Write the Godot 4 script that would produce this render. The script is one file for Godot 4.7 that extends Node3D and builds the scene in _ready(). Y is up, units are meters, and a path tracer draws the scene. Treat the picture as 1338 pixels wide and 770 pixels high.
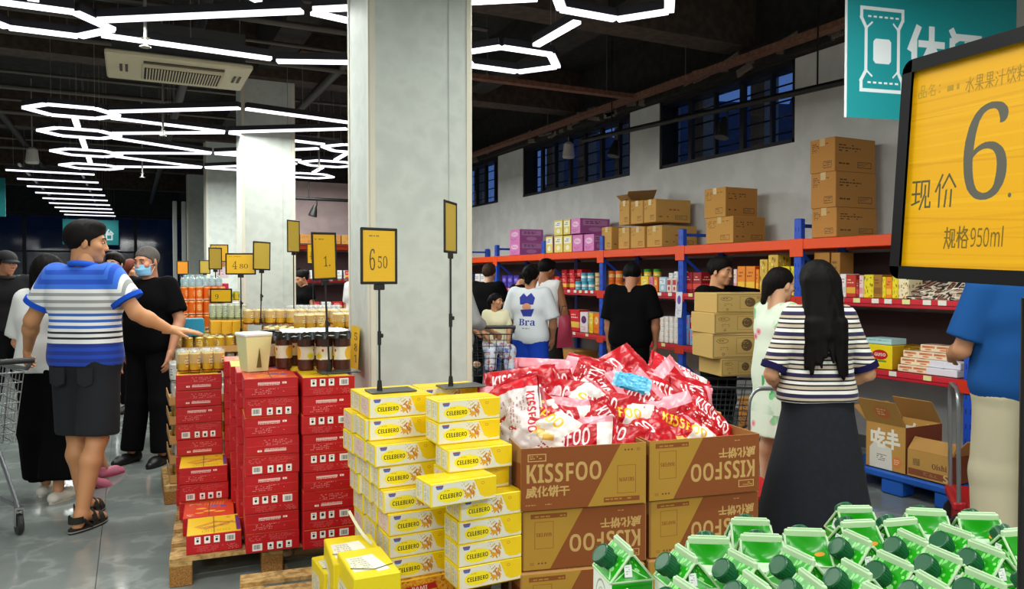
extends Node3D
# A supermarket hall at dusk: y up, metres. -Z runs down the hall, +X towards the wall with the racks.

const EYE := Vector3(0, 1.45, 0)
var rng := RandomNumberGenerator.new()
var names := {}
var mats := {}

# ---------------------------------------------------------------- geometry collector
class Geo:
	var v := PackedVector3Array()
	var n := PackedVector3Array()
	var t := PackedVector2Array()
	var ix := PackedInt32Array()
	func quad(a: Vector3, b: Vector3, c: Vector3, d: Vector3, u := Rect2(0, 0, 1, 1), nn := Vector3.ZERO) -> void:
		# a b c d run counter-clockwise seen from outside: bottom left, bottom right, top right, top left
		var k := v.size()
		var m := nn if nn != Vector3.ZERO else (b - a).cross(d - a).normalized()
		if m == Vector3.ZERO:
			m = (c - b).cross(a - b).normalized()
		for p in [a, b, c, d]:
			v.append(p)
			n.append(m)
		t.append(Vector2(u.position.x, u.end.y))
		t.append(u.end)
		t.append(Vector2(u.end.x, u.position.y))
		t.append(u.position)
		for i in [0, 2, 1, 0, 3, 2]:
			ix.append(k + i)
	func tri(a: Vector3, b: Vector3, c: Vector3, ua := Vector2.ZERO, ub := Vector2(1, 0), uc := Vector2(0, 1)) -> void:
		var k := v.size()
		var m := (b - a).cross(c - a).normalized()
		v.append(a); v.append(b); v.append(c)
		for i in 3:
			n.append(m)
		t.append(ua); t.append(ub); t.append(uc)
		ix.append(k); ix.append(k + 2); ix.append(k + 1)
	func box(c: Vector3, s: Vector3, B := Basis.IDENTITY, ch := 0.0) -> Geo:
		Geo.box3(self, self, self, c, s, B, ch)
		return self
	static func box3(gz: Geo, gx: Geo, gy: Geo, c: Vector3, s: Vector3, B := Basis.IDENTITY, ch := 0.0) -> void:
		# +-Z faces go to gz, +-X faces and chamfers to gx, +-Y faces to gy
		var h := s / 2
		var e := minf(ch, minf(h.x, minf(h.y, h.z)) * 0.9)
		var ax := [Vector3.RIGHT, Vector3.UP, Vector3.BACK]
		for f in 3:
			var g: Geo = [gx, gy, gz][f]
			for sg in [1.0, -1.0]:
				var w: Vector3 = ax[f] * sg
				var up: Vector3 = Vector3.UP if f != 1 else Vector3.FORWARD * sg
				var r: Vector3 = up.cross(w)
				var o: Vector3 = w * h[f]
				var hr: float = absf(r.dot(h)) - e
				var hu: float = absf(up.dot(h)) - e
				g.quad(c + B * (o - r * hr - up * hu), c + B * (o + r * hr - up * hu), c + B * (o + r * hr + up * hu), c + B * (o - r * hr + up * hu))
		if e <= 0.0:
			return
		for f in 3:
			var a: Vector3 = ax[f]
			var b: Vector3 = ax[(f + 1) % 3]
			var d: Vector3 = ax[(f + 2) % 3]
			for sb in [1.0, -1.0]:
				for sd in [1.0, -1.0]:
					var p1: Vector3 = b * sb * h[(f + 1) % 3] + d * sd * (h[(f + 2) % 3] - e)
					var p2: Vector3 = b * sb * (h[(f + 1) % 3] - e) + d * sd * h[(f + 2) % 3]
					var l: Vector3 = a * (h[f] - e)
					var q := [c + B * (p1 - l), c + B * (p1 + l), c + B * (p2 + l), c + B * (p2 - l)]
					var out: Vector3 = B * (b * sb + d * sd)
					if (q[1] - q[0]).cross(q[3] - q[0]).dot(out) < 0:
						q.reverse()
					gx.quad(q[0], q[1], q[2], q[3], Rect2(0.02, 0.02, 0.02, 0.02))
		for sx in [1.0, -1.0]:
			for sy in [1.0, -1.0]:
				for sz in [1.0, -1.0]:
					var S := Vector3(sx, sy, sz)
					var a1: Vector3 = c + B * (S * Vector3(h.x, h.y - e, h.z - e))
					var a2: Vector3 = c + B * (S * Vector3(h.x - e, h.y, h.z - e))
					var a3: Vector3 = c + B * (S * Vector3(h.x - e, h.y - e, h.z))
					if (a2 - a1).cross(a3 - a1).dot(B * S) > 0:
						gx.tri(a1, a2, a3, Vector2(0.02, 0.02), Vector2(0.03, 0.02), Vector2(0.02, 0.03))
					else:
						gx.tri(a1, a3, a2, Vector2(0.02, 0.02), Vector2(0.03, 0.02), Vector2(0.02, 0.03))
	func tube(path: Array, rad, seg := 8, caps := true) -> Geo:
		# a swept round bar; rad is a number or one per point
		var N := path.size()
		var prev := Vector3.ZERO
		var base := v.size()
		for i in N:
			var d: Vector3 = (path[mini(i + 1, N - 1)] - path[maxi(i - 1, 0)]).normalized()
			var s := prev - d * prev.dot(d)
			if s.length() < 0.05:
				s = d.cross(Vector3.UP) if absf(d.y) < 0.9 else d.cross(Vector3.RIGHT)
			s = s.normalized()
			prev = s
			var q := d.cross(s)
			var r: float = rad[i] if rad is Array else rad
			for j in seg + 1:
				var an := TAU * j / seg
				var m := s * cos(an) + q * sin(an)
				v.append(path[i] + m * r)
				n.append(m)
				t.append(Vector2(float(j) / seg, float(i) / (N - 1)))
		for i in N - 1:
			for j in seg:
				var a := base + i * (seg + 1) + j
				var b := a + seg + 1
				for k in [a, b, a + 1, a + 1, b, b + 1]:
					ix.append(k)
		if caps:
			for e in [0, N - 1]:
				var d: Vector3 = (path[0] - path[1]).normalized() if e == 0 else (path[N - 1] - path[N - 2]).normalized()
				var k := v.size()
				v.append(path[e]); n.append(d); t.append(Vector2(0.5, 0.5))
				for j in seg + 1:
					v.append(v[base + e * (seg + 1) + j])
					n.append(d)
					t.append(Vector2(0.5, 0.5))
				for j in seg:
					if e != 0:
						ix.append(k); ix.append(k + 2 + j); ix.append(k + 1 + j)
					else:
						ix.append(k); ix.append(k + 1 + j); ix.append(k + 2 + j)
		return self
	func lathe(prof: Array, seg := 16, X := Transform3D.IDENTITY) -> Geo:
		# prof: Vector2(radius, y) from bottom to top, flat-shaded along the profile, smooth round
		for i in prof.size() - 1:
			var p: Vector2 = prof[i]
			var q: Vector2 = prof[i + 1]
			var nn := Vector2(q.y - p.y, p.x - q.x).normalized()
			if p.distance_to(q) < 1e-6:
				continue
			var k := v.size()
			for j in seg + 1:
				var an := TAU * j / seg
				var c := cos(an)
				var s := sin(an)
				v.append(X * Vector3(c * p.x, p.y, s * p.x))
				v.append(X * Vector3(c * q.x, q.y, s * q.x))
				var m := (X.basis * Vector3(c * nn.x, nn.y, s * nn.x)).normalized()
				n.append(m); n.append(m)
				var y0: float = prof[0].y
				var y1: float = prof[prof.size() - 1].y
				t.append(Vector2(1.0 - float(j) / seg, (y1 - p.y) / (y1 - y0)))
				t.append(Vector2(1.0 - float(j) / seg, (y1 - q.y) / (y1 - y0)))
			for j in seg:
				var a := k + j * 2
				for w in [a, a + 2, a + 1, a + 1, a + 2, a + 3]:
					ix.append(w)
		return self
	func ell(c: Vector3, r: Vector3, seg := 12, B := Basis.IDENTITY) -> Geo:
		var k := v.size()
		var rows := seg / 2
		for i in rows + 1:
			for j in seg + 1:
				var a := PI * i / rows
				var b := TAU * j / seg
				var m := Vector3(sin(a) * cos(b), cos(a), sin(a) * sin(b))
				v.append(c + B * (m * r))
				n.append((B * (m / r)).normalized())
				t.append(Vector2(float(j) / seg, float(i) / rows))
		for i in rows:
			for j in seg:
				var a := k + i * (seg + 1) + j
				var b := a + seg + 1
				for w in [a, b, a + 1, a + 1, b, b + 1]:
					ix.append(w)
		return self
	func slab(poly: Array, axis_x: Vector3, axis_y: Vector3, o: Vector3, thick: float) -> Geo:
		# an outline (counter-clockwise in its own plane) with real thickness behind it
		var w := axis_x.cross(axis_y).normalized()
		var pp := PackedVector2Array(poly)
		var ids := Geometry2D.triangulate_polygon(pp)
		for i in range(0, ids.size(), 3):
			var q := [pp[ids[i]], pp[ids[i + 1]], pp[ids[i + 2]]]
			if (q[1] - q[0]).cross(q[2] - q[0]) < 0:
				q.reverse()
			var a := []
			for z in q:
				a.append(o + axis_x * z.x + axis_y * z.y)
			tri(a[0], a[1], a[2])
			tri(a[0] - w * thick, a[2] - w * thick, a[1] - w * thick)
		for i in pp.size():
			var p := pp[i]
			var q := pp[(i + 1) % pp.size()]
			var a := o + axis_x * p.x + axis_y * p.y
			var b := o + axis_x * q.x + axis_y * q.y
			quad(a - w * thick, b - w * thick, b, a)
		return self
	func grid(cols: int, rows: int, f: Callable, flip := false) -> Geo:
		# f.call(u, v) -> Vector3, smooth normals
		var k := v.size()
		for j in rows + 1:
			for i in cols + 1:
				v.append(f.call(float(i) / cols, float(j) / rows))
				n.append(Vector3.ZERO)
				t.append(Vector2(float(i) / cols, float(j) / rows))
		for j in rows:
			for i in cols:
				var a := k + j * (cols + 1) + i
				var b := a + cols + 1
				var q := [a, b, a + 1, a + 1, b, b + 1]
				for w in range(0, 6, 3):
					var m := (v[q[w + 1]] - v[q[w]]).cross(v[q[w + 2]] - v[q[w]])
					if flip:
						m = -m
					for z in 3:
						n[q[w + z]] += m
					if flip:
						ix.append(q[w]); ix.append(q[w + 1]); ix.append(q[w + 2])
					else:
						ix.append(q[w]); ix.append(q[w + 2]); ix.append(q[w + 1])
		for i in range(k, v.size()):
			n[i] = n[i].normalized() if n[i].length() > 1e-12 else Vector3.UP
		return self
	func add(g: Geo, X := Transform3D.IDENTITY) -> Geo:
		var k := v.size()
		for i in g.v.size():
			v.append(X * g.v[i])
			n.append((X.basis * g.n[i]).normalized())
		t.append_array(g.t)
		for i in g.ix:
			ix.append(k + i)
		return self
	static func mesh(list: Array) -> ArrayMesh:
		# one surface per collector
		var m := ArrayMesh.new()
		for g in list:
			if g.ix.is_empty():
				continue
			var a := []
			a.resize(Mesh.ARRAY_MAX)
			a[Mesh.ARRAY_VERTEX] = g.v
			a[Mesh.ARRAY_NORMAL] = g.n
			a[Mesh.ARRAY_TEX_UV] = g.t
			a[Mesh.ARRAY_INDEX] = g.ix
			m.add_surface_from_arrays(Mesh.PRIMITIVE_TRIANGLES, a)
		return m

# ---------------------------------------------------------------- signed distance grid (people, bags)
class Sdf:
	var o: Vector3
	var c: float
	var nx: int
	var ny: int
	var nz: int
	var d := PackedFloat32Array()
	func _init(lo: Vector3, hi: Vector3, cell: float) -> void:
		o = lo
		c = cell
		nx = int(ceil((hi.x - lo.x) / cell)) + 1
		ny = int(ceil((hi.y - lo.y) / cell)) + 1
		nz = int(ceil((hi.z - lo.z) / cell)) + 1
		d.resize(nx * ny * nz)
		d.fill(1.0)
	func span(lo: Vector3, hi: Vector3) -> Array:
		var a := ((lo - o) / c).floor()
		var b := ((hi - o) / c).ceil()
		return [maxi(0, int(a.x)), mini(nx - 1, int(b.x)), maxi(0, int(a.y)), mini(ny - 1, int(b.y)), maxi(0, int(a.z)), mini(nz - 1, int(b.z))]
	func cap(a: Vector3, b: Vector3, ra: float, rb: float, k := 0.02, flat := false, squash := Vector3.ONE) -> void:
		# a tapered bar joined smoothly to what is there; flat cuts its far end square
		var m := maxf(ra, rb) + k + c * 2
		var mm := Vector3(m, m, m) / squash
		var s := span(a.min(b) - mm, a.max(b) + mm)
		var ba := b - a
		var ln := maxf(ba.length(), 1e-5)
		var bs := ba * squash
		var il := 1.0 / maxf(bs.length_squared(), 1e-9)
		var dir := ba / ln
		for z in range(s[4], s[5] + 1):
			for y in range(s[2], s[3] + 1):
				var i: int = (z * ny + y) * nx + s[0]
				for x in range(s[0], s[1] + 1):
					var p := Vector3(x, y, z) * c + o - a
					var q := p * squash
					var u := clampf(q.dot(bs) * il, 0.0, 1.0)
					var e := (q - bs * u).length() - ra - (rb - ra) * u
					if flat:
						e = maxf(e, p.dot(dir) - ln)
					var w := d[i]
					if e < w + k:
						if w > e + k:
							d[i] = e
						else:
							var h := clampf(0.5 + 0.5 * (w - e) / k, 0.0, 1.0)
							d[i] = lerpf(w, e, h) - k * h * (1.0 - h)
					i += 1
	func ell(cen: Vector3, r: Vector3, k := 0.01, sub := false, B := Basis.IDENTITY) -> void:
		var m := maxf(r.x, maxf(r.y, r.z)) + k + c * 2
		var s := span(cen - Vector3(m, m, m), cen + Vector3(m, m, m))
		var rm := minf(r.x, minf(r.y, r.z))
		var inv := B.inverse()
		for z in range(s[4], s[5] + 1):
			for y in range(s[2], s[3] + 1):
				var i: int = (z * ny + y) * nx + s[0]
				for x in range(s[0], s[1] + 1):
					var p := inv * (Vector3(x, y, z) * c + o - cen)
					var q := p / r
					var l := q.length()
					var g := (q / r).length()
					var e := l * (l - 1.0) / g if g > 1e-6 else -rm
					var w := d[i]
					if sub:
						if -e > w - k:
							var h := clampf(0.5 - 0.5 * (w + e) / k, 0.0, 1.0)
							d[i] = lerpf(w, -e, h) + k * h * (1.0 - h)
					elif e < w + k:
						if w > e + k:
							d[i] = e
						else:
							var h := clampf(0.5 + 0.5 * (w - e) / k, 0.0, 1.0)
							d[i] = lerpf(w, e, h) - k * h * (1.0 - h)
					i += 1
	func cut(nn: Vector3, off: float) -> void:
		# keeps the side where nn.p < off
		for z in nz:
			for y in ny:
				var i: int = (z * ny + y) * nx
				for x in nx:
					if d[i] < 0.9:
						d[i] = maxf(d[i], nn.dot(Vector3(x, y, z) * c + o) - off)
					i += 1
	func at(p: Vector3) -> float:
		var q := (p - o) / c
		var x := clampi(int(q.x), 0, nx - 2)
		var y := clampi(int(q.y), 0, ny - 2)
		var z := clampi(int(q.z), 0, nz - 2)
		var f := q - Vector3(x, y, z)
		var i := (z * ny + y) * nx + x
		var k := i + nx * ny
		var a := lerpf(lerpf(d[i], d[i + 1], f.x), lerpf(d[i + nx], d[i + nx + 1], f.x), f.y)
		var b := lerpf(lerpf(d[k], d[k + 1], f.x), lerpf(d[k + nx], d[k + nx + 1], f.x), f.y)
		return lerpf(a, b, f.z)
	func into(g: Geo, uvf = null, X := Transform3D.IDENTITY) -> void:
		# surface nets
		var id := PackedInt32Array()
		id.resize(d.size())
		id.fill(-1)
		var sy := nx
		var sz := nx * ny
		var lim := c * 1.9
		var first := g.v.size()
		var E := [0, 1, 0, sy, 0, sz, 1, 1 + sy, 1, 1 + sz, sy, sy + 1, sy, sy + sz, sz, sz + 1, sz, sz + sy, 1 + sy, 1 + sy + sz, 1 + sz, 1 + sz + sy, sy + sz, sy + sz + 1]
		var P := {0: Vector3.ZERO, 1: Vector3.RIGHT, sy: Vector3.UP, sz: Vector3.BACK, 1 + sy: Vector3(1, 1, 0), 1 + sz: Vector3(1, 0, 1), sy + sz: Vector3(0, 1, 1), 1 + sy + sz: Vector3.ONE}
		var EA := []
		for q in E:
			EA.append(P[q])
		var raw := PackedVector3Array()
		for z in nz - 1:
			for y in ny - 1:
				var i: int = (z * ny + y) * nx
				for x in nx - 1:
					if absf(d[i]) < lim:
						var s := (d[i] < 0.0)
						if s != (d[i + 1] < 0.0) or s != (d[i + sy] < 0.0) or s != (d[i + sz] < 0.0) or s != (d[i + 1 + sy] < 0.0) or s != (d[i + 1 + sz] < 0.0) or s != (d[i + sy + sz] < 0.0) or s != (d[i + 1 + sy + sz] < 0.0):
							var sum := Vector3.ZERO
							var cnt := 0
							for e in range(0, 24, 2):
								var a := d[i + E[e]]
								var b := d[i + E[e + 1]]
								if (a < 0.0) != (b < 0.0):
									sum += EA[e].lerp(EA[e + 1], a / (a - b))
									cnt += 1
							id[i] = raw.size()
							raw.append(o + (Vector3(x, y, z) + sum / cnt) * c)
					i += 1
		for p in raw:
			var e := c * 0.75
			var m := Vector3(at(p + Vector3(e, 0, 0)) - at(p - Vector3(e, 0, 0)), at(p + Vector3(0, e, 0)) - at(p - Vector3(0, e, 0)), at(p + Vector3(0, 0, e)) - at(p - Vector3(0, 0, e))).normalized()
			g.v.append(X * p)
			g.n.append(X.basis * m)
			g.t.append(uvf.call(p) if uvf != null else Vector2(p.x, p.y))
		for z in range(1, nz - 1):
			for y in range(1, ny - 1):
				var i: int = (z * ny + y) * nx
				for x in range(1, nx - 1):
					var j := i + x
					if id[j] < 0:
						continue
					var s := d[j] < 0.0
					for ax in 3:
						var st: int = [1, sy, sz][ax]
						if s == (d[j + st] < 0.0):
							continue
						var u: int = [sy, sz, 1][ax]
						var w: int = [sz, 1, sy][ax]
						var q0 := id[j]
						var q1 := id[j - u]
						var q2 := id[j - u - w]
						var q3 := id[j - w]
						if q1 < 0 or q2 < 0 or q3 < 0:
							continue
						var L := [q0, q1, q2, q0, q2, q3] if s == (X.basis.determinant() < 0) else [q0, q2, q1, q0, q3, q2]
						for k in L:
							g.ix.append(first + k)

# ---------------------------------------------------------------- materials
func mat(hex: String, rough := 0.7, metal := 0.0, extra := {}) -> StandardMaterial3D:
	var key := "%s %s %s %s" % [hex, rough, metal, extra]
	if mats.has(key):
		return mats[key]
	var m := StandardMaterial3D.new()
	m.albedo_color = Color(hex)
	m.roughness = rough
	m.metallic = metal
	for k in extra:
		m.set(k, extra[k])
	mats[key] = m
	return m

func picture(img: Image, rough := 0.55, extra := {}) -> StandardMaterial3D:
	var m := StandardMaterial3D.new()
	m.albedo_texture = ImageTexture.create_from_image(img)
	m.roughness = rough
	for k in extra:
		m.set(k, extra[k])
	return m

func noise_tex(freq: float, stops: Array, seed_ := 1, size := 512, warp := false, kind := FastNoiseLite.TYPE_SIMPLEX_SMOOTH) -> NoiseTexture2D:
	var nz := FastNoiseLite.new()
	nz.seed = seed_
	nz.frequency = freq
	nz.noise_type = kind
	nz.fractal_octaves = 5
	if warp:
		nz.domain_warp_enabled = true
		nz.domain_warp_amplitude = 60
		nz.domain_warp_frequency = 0.006
	var tx := NoiseTexture2D.new()
	tx.width = size
	tx.height = size
	tx.seamless = true
	tx.noise = nz
	var gr := Gradient.new()
	var off := PackedFloat32Array()
	var col := PackedColorArray()
	for s in stops:
		off.append(s[0])
		col.append(Color(s[1]))
	gr.offsets = off
	gr.colors = col
	tx.color_ramp = gr
	return tx

func grained(key: String, tex: Texture2D, scale_: float, rough := 0.8, bump := 0.0, bump_tex: Texture2D = null, extra := {}) -> StandardMaterial3D:
	if mats.has(key):
		return mats[key]
	var m := StandardMaterial3D.new()
	m.albedo_texture = tex
	m.uv1_triplanar = true
	m.uv1_world_triplanar = extra.get("world", false)
	m.uv1_scale = Vector3.ONE * scale_
	m.roughness = rough
	if bump > 0:
		m.heightmap_enabled = true
		m.heightmap_texture = bump_tex
		m.heightmap_scale = bump
	for k in extra:
		if k != "world":
			m.set(k, extra[k])
	mats[key] = m
	return m

# ---------------------------------------------------------------- objects
func numbered(called: String) -> String:
	if not names.has(called):
		names[called] = 0
		return called
	names[called] += 1
	return "%s_%03d" % [called, names[called]]

func tag(o: Node, label := "", category := "", group := "", kind := "") -> void:
	if label: o.set_meta("label", label)
	if category: o.set_meta("category", category)
	if group: o.set_meta("group", group)
	if kind: o.set_meta("kind", kind)

func thing(called: String, label: String, category: String, at := Vector3.ZERO, turn := 0.0, group := "") -> Node3D:
	var o := Node3D.new()
	o.name = numbered(called)
	o.position = at
	o.rotation.y = turn
	tag(o, label, category, group)
	add_child(o, true)
	return o

func part(called: String, shape, m, parent: Node = self, label := "") -> MeshInstance3D:
	# shape: Geo, or Array of Geo with one material each, or a Mesh
	var o := MeshInstance3D.new()
	o.name = numbered(called) if parent == self else StringName(called)
	if shape is Mesh:
		o.mesh = shape
	else:
		o.mesh = Geo.mesh(shape if shape is Array else [shape])
	if m is Array:
		for i in mini(m.size(), o.mesh.get_surface_count()):
			o.set_surface_override_material(i, m[i])
	else:
		o.material_override = m
	if label: o.set_meta("label", label)
	parent.add_child(o, true)
	return o

func struct(called: String, shape, m, parent: Node = self) -> MeshInstance3D:
	var o := part(called, shape, m, parent)
	o.set_meta("kind", "structure")
	return o

func copy(src: Node3D, label: String, at: Vector3, turn := 0.0) -> Node3D:
	var o: Node3D = src.duplicate()
	o.name = numbered(str(src.name).rstrip("0123456789").trim_suffix("_"))
	add_child(o, true)
	o.position = at
	o.rotation = Vector3(0, turn, 0)
	o.set_meta("label", label)
	return o

func nth(i: int) -> String:
	return ["first", "second", "third", "fourth", "fifth", "sixth", "seventh", "eighth", "ninth", "tenth", "eleventh", "twelfth", "thirteenth", "fourteenth", "fifteenth", "sixteenth"][i]

# where a line of sight of the photograph meets a plane of the hall (used only to read off positions)
func sight(px: float, py: float) -> Vector3:
	var yw := deg_to_rad(26.5)
	var pt := deg_to_rad(1.3)
	var F := Vector3(sin(yw) * cos(pt), -sin(pt), -cos(yw) * cos(pt))
	var R := Vector3(cos(yw), 0, sin(yw))
	return F + R * ((px - 669.0) / 1000.0) - R.cross(F) * ((py - 385.0) / 1000.0)
func deep(px: float, py: float, d: float) -> Vector3:
	return EYE + sight(px, py) * d
func level(px: float, py: float, y: float) -> Vector3:
	var s := sight(px, py)
	return EYE + s * ((y - EYE.y) / s.y)
func on_x(px: float, py: float, x: float) -> Vector3:
	var s := sight(px, py)
	return EYE + s * (x / s.x)
func on_z(px: float, py: float, z: float) -> Vector3:
	var s := sight(px, py)
	return EYE + s * (z / s.z)

# ---------------------------------------------------------------- print
func fill_poly(im: Image, pts: PackedVector2Array, col: Color) -> void:
	var lo := 1e9
	var hi := -1e9
	for p in pts:
		lo = minf(lo, p.y)
		hi = maxf(hi, p.y)
	for y in range(maxi(0, int(lo)), mini(im.get_height() - 1, int(hi)) + 1):
		var yy := y + 0.5
		var xs := []
		for i in pts.size():
			var a := pts[i]
			var b := pts[(i + 1) % pts.size()]
			if (a.y <= yy) != (b.y <= yy):
				xs.append(a.x + (yy - a.y) / (b.y - a.y) * (b.x - a.x))
		xs.sort()
		for i in range(0, xs.size() - 1, 2):
			var x0 := int(round(xs[i]))
			var x1 := int(round(xs[i + 1]))
			if x1 > x0:
				im.fill_rect(Rect2i(x0, y, x1 - x0, 1), col)

func stroke(im: Image, a: Vector2, b: Vector2, w: float, col: Color) -> void:
	var d := (b - a).normalized() if a != b else Vector2.RIGHT
	var s := Vector2(-d.y, d.x) * w / 2
	var e := d * w / 2
	fill_poly(im, PackedVector2Array([a - s - e, b - s + e, b + s + e, a + s - e]), col)

func disc(im: Image, c: Vector2, r: Vector2, col: Color) -> void:
	var p := PackedVector2Array()
	for i in 28:
		p.append(c + Vector2(cos(TAU * i / 28), sin(TAU * i / 28)) * r)
	fill_poly(im, p, col)

func ring(im: Image, rc: Rect2, w: float, col: Color) -> void:
	stroke(im, rc.position, Vector2(rc.end.x, rc.position.y), w, col)
	stroke(im, rc.end, Vector2(rc.end.x, rc.position.y), w, col)
	stroke(im, rc.end, Vector2(rc.position.x, rc.end.y), w, col)
	stroke(im, rc.position, Vector2(rc.position.x, rc.end.y), w, col)

var fonts := {}
func latin(im: Image, s: String, rc: Rect2, col: Color, flip := false, bold := true, face := "Droid Sans") -> void:
	var key := "%s|%s|%s" % [s, bold, face]
	if not fonts.has(key):
		var f := SystemFont.new()
		f.font_names = PackedStringArray([face])
		f.font_weight = 700 if bold else 400
		var tm := TextMesh.new()
		tm.font = f
		tm.text = s
		tm.font_size = 64
		tm.depth = 0.0
		tm.pixel_size = 0.01
		fonts[key] = tm.get_mesh_arrays()
	var ar: Array = fonts[key]
	var vv: PackedVector3Array = ar[Mesh.ARRAY_VERTEX]
	var ii: PackedInt32Array = ar[Mesh.ARRAY_INDEX]
	var lo := vv[0]
	var hi := vv[0]
	for p in vv:
		lo = lo.min(p)
		hi = hi.max(p)
	var q := PackedVector2Array()
	for p in vv:
		var u := Vector2((p.x - lo.x) / (hi.x - lo.x), (hi.y - p.y) / (hi.y - lo.y))
		if flip:
			u = Vector2.ONE - u
		q.append(rc.position + u * rc.size)
	for k in range(0, ii.size(), 3):
		fill_poly(im, PackedVector2Array([q[ii[k]], q[ii[k + 1]], q[ii[k + 2]]]), col)

const HAN := {
	"休": "3,0 1,4;2,3 2,10;4,3 10,3;7,0 7,10;7,3 4,8;7,3 10,8",
	"闲": "1,0 2,1.5;1,2 1,10;3,1 9,1 9,10 8,9.5;3,4 8,4;5.5,2.5 5.5,9;5.5,4 3,7.5;5.5,4 8,7.5",
	"现": "0,1 4,1;0,5 4,5;2,1 2,8;0,8.5 4,7.5;5,1 9,1 9,6;5,1 5,6;7,2.5 7,5 4.5,10;7.5,6 7.5,9.5 10,9.5 10,8",
	"价": "3,0 0,5;2,3 2,10;6.5,0 3.5,4;6.5,0 10,4;5.5,5 5,10;8,5 8,10",
	"规": "0,2 4,2;2,0 2,5 0,10;0,5 4,5;2,6 4,9;5,1 9,1 9,6;5,1 5,6;7,2.5 7,5 4.5,10;7.5,6 7.5,9.5 10,9.5 10,8",
	"格": "0,3 4,3;2,0 2,10;2,3 0,7;2,4 4,6;6,0 4.5,3;5.5,1.5 9,1.5 4,6;6,2.5 10,6;5,6.5 9,6.5 9,10 5,10 5,6.5",
	"威": "1,2 10,2;1,2 1,6 0,10;2.5,4 6,4;4,4.5 2.5,7.5 6,9.5;5.5,5.5 4,8 2,10;2.5,6.5 6,6.5;6.5,0 7.5,5 10,10 10,8;9,4 6.5,9;8,0 9,1",
	"化": "3,0 0,5;2,3 2,10;9,2 5,6;6,0 6,9 10,9 10,7",
	"饼": "2,0 0,4;1.5,2 4,2 3.5,3.5;2,4 2,9 4,7.5;5.5,0 6.2,1.5;9,0 8.2,1.5;4.5,2 10,2;4.5,5.5 10,5.5;6,2 6,6 4.5,10;8.5,2 8.5,10",
	"干": "1,1.5 9,1.5;0,5 10,5;5,1.5 5,10",
	"品": "3,0 7,0 7,4 3,4 3,0;0,5.5 4,5.5 4,10 0,10 0,5.5;6,5.5 10,5.5 10,10 6,10 6,5.5",
	"名": "4,0 1,4;3,1.5 8,1.5 1,8;4,3.5 5.5,5;4,6 9,6 9,10 4,10 4,6",
	"水": "5,0 5,10 4,9;1,3 4,3 1,8;9,1.5 6,4;5.5,3 10,8.5",
	"果": "2,0 8,0 8,4.5 2,4.5 2,0;2,2.2 8,2.2;5,0 5,10;0,6 10,6;5,6 1,9.5;5,6 9,9.5",
	"汁": "1,1 2,2;0,4 1,5;0,10 2.5,6;3.5,4 10,4;7,0 7,10",
	"料": "0,1 1,3;4,1 3,3;0,4.5 4.5,4.5;2.2,0 2.2,10;2.2,5 0,8;2.2,5 4,7;6,1.5 7,2.5;5.5,4.5 6.5,5.5;5,7.5 10,6.5;8.5,0 8.5,10",
	"饮": "2,0 0,4;1.5,2 4,2 3.5,3.5;2,4 2,9 4,7.5;6.5,0 5,4;6,2 10,2 9,4;7.5,3.5 7,6 4.5,10;7.5,5.5 10,10",
	"台": "4.5,0 2,3.5 8,3;6.5,1.5 9,4;2,5 8,5 8,10 2,10 2,5",
	"吃": "0,2 3.5,2 3.5,7 0,7 0,2;6,0 4.5,4;5.5,2 10,2;5.5,4.5 9.5,4.5 5,8 6,9.5 10,9.5 10,7.5",
	"丰": "2,2 8,2;1.5,4.5 8.5,4.5;0,7.2 10,7.2;5,0 5,10",
}
func han(im: Image, ch: String, at: Vector2, size: Vector2, w: float, col: Color, flip := false) -> void:
	for st in HAN[ch].split(";"):
		var last = null
		for pr in st.split(" "):
			var xy: PackedStringArray = pr.split(",")
			var u := Vector2(xy[0].to_float(), xy[1].to_float()) / 10.0
			if flip:
				u = Vector2.ONE - u
			var p := at + u * size
			if last != null:
				stroke(im, last, p, w, col)
			last = p

func small_print(im: Image, rc: Rect2, lines: int, col: Color, fillness := 0.7) -> void:
	# print too small to read
	var lh := rc.size.y / lines
	for l in lines:
		var x := rc.position.x
		var stop := rc.position.x + rc.size.x * rng.randf_range(0.6, 1.0)
		while x < stop:
			var w := lh * rng.randf_range(0.5, 1.4)
			if rng.randf() < fillness:
				im.fill_rect(Rect2i(int(x), int(rc.position.y + l * lh + lh * 0.2), maxi(1, int(minf(w, stop - x))), maxi(1, int(lh * 0.45))), col)
			x += w + lh * 0.3

func sheet(w: int, h: int, hex: String) -> Image:
	var im := Image.create(w, h, false, Image.FORMAT_RGB8)
	im.fill(Color(hex))
	return im

# ---------------------------------------------------------------- view, light, shell
func _ready() -> void:
	rng.seed = 20240607
	view()
	shell()
	rack_all()
	lamps()
	hanging()
	red_stack()
	drinks()
	yellow_tower()
	wafer_boxes()
	wafer_bags()
	juice()
	rack_goods()
	price_stands()
	carts()
	people()
	finish_packs()

func view() -> void:
	var cam := Camera3D.new()
	cam.name = "camera"
	cam.position = EYE
	cam.rotation_degrees = Vector3(-1.3, -26.5, 0)
	cam.fov = rad_to_deg(2 * atan(0.385))
	cam.near = 0.05
	cam.far = 120
	add_child(cam)
	var we := WorldEnvironment.new()
	we.name = "surroundings"
	var e := Environment.new()
	e.background_mode = Environment.BG_COLOR
	e.background_color = Color("5b86d8")
	e.background_energy_multiplier = 0.55
	e.tonemap_mode = Environment.TONE_MAPPER_LINEAR
	e.tonemap_exposure = 1.55
	e.sdfgi_enabled = true
	e.ssao_enabled = true
	e.ssil_enabled = true
	we.environment = e
	add_child(we)

const LAMP_POWER := 0.7   # per metre of light strip
const GLOW := 1.3

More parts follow.
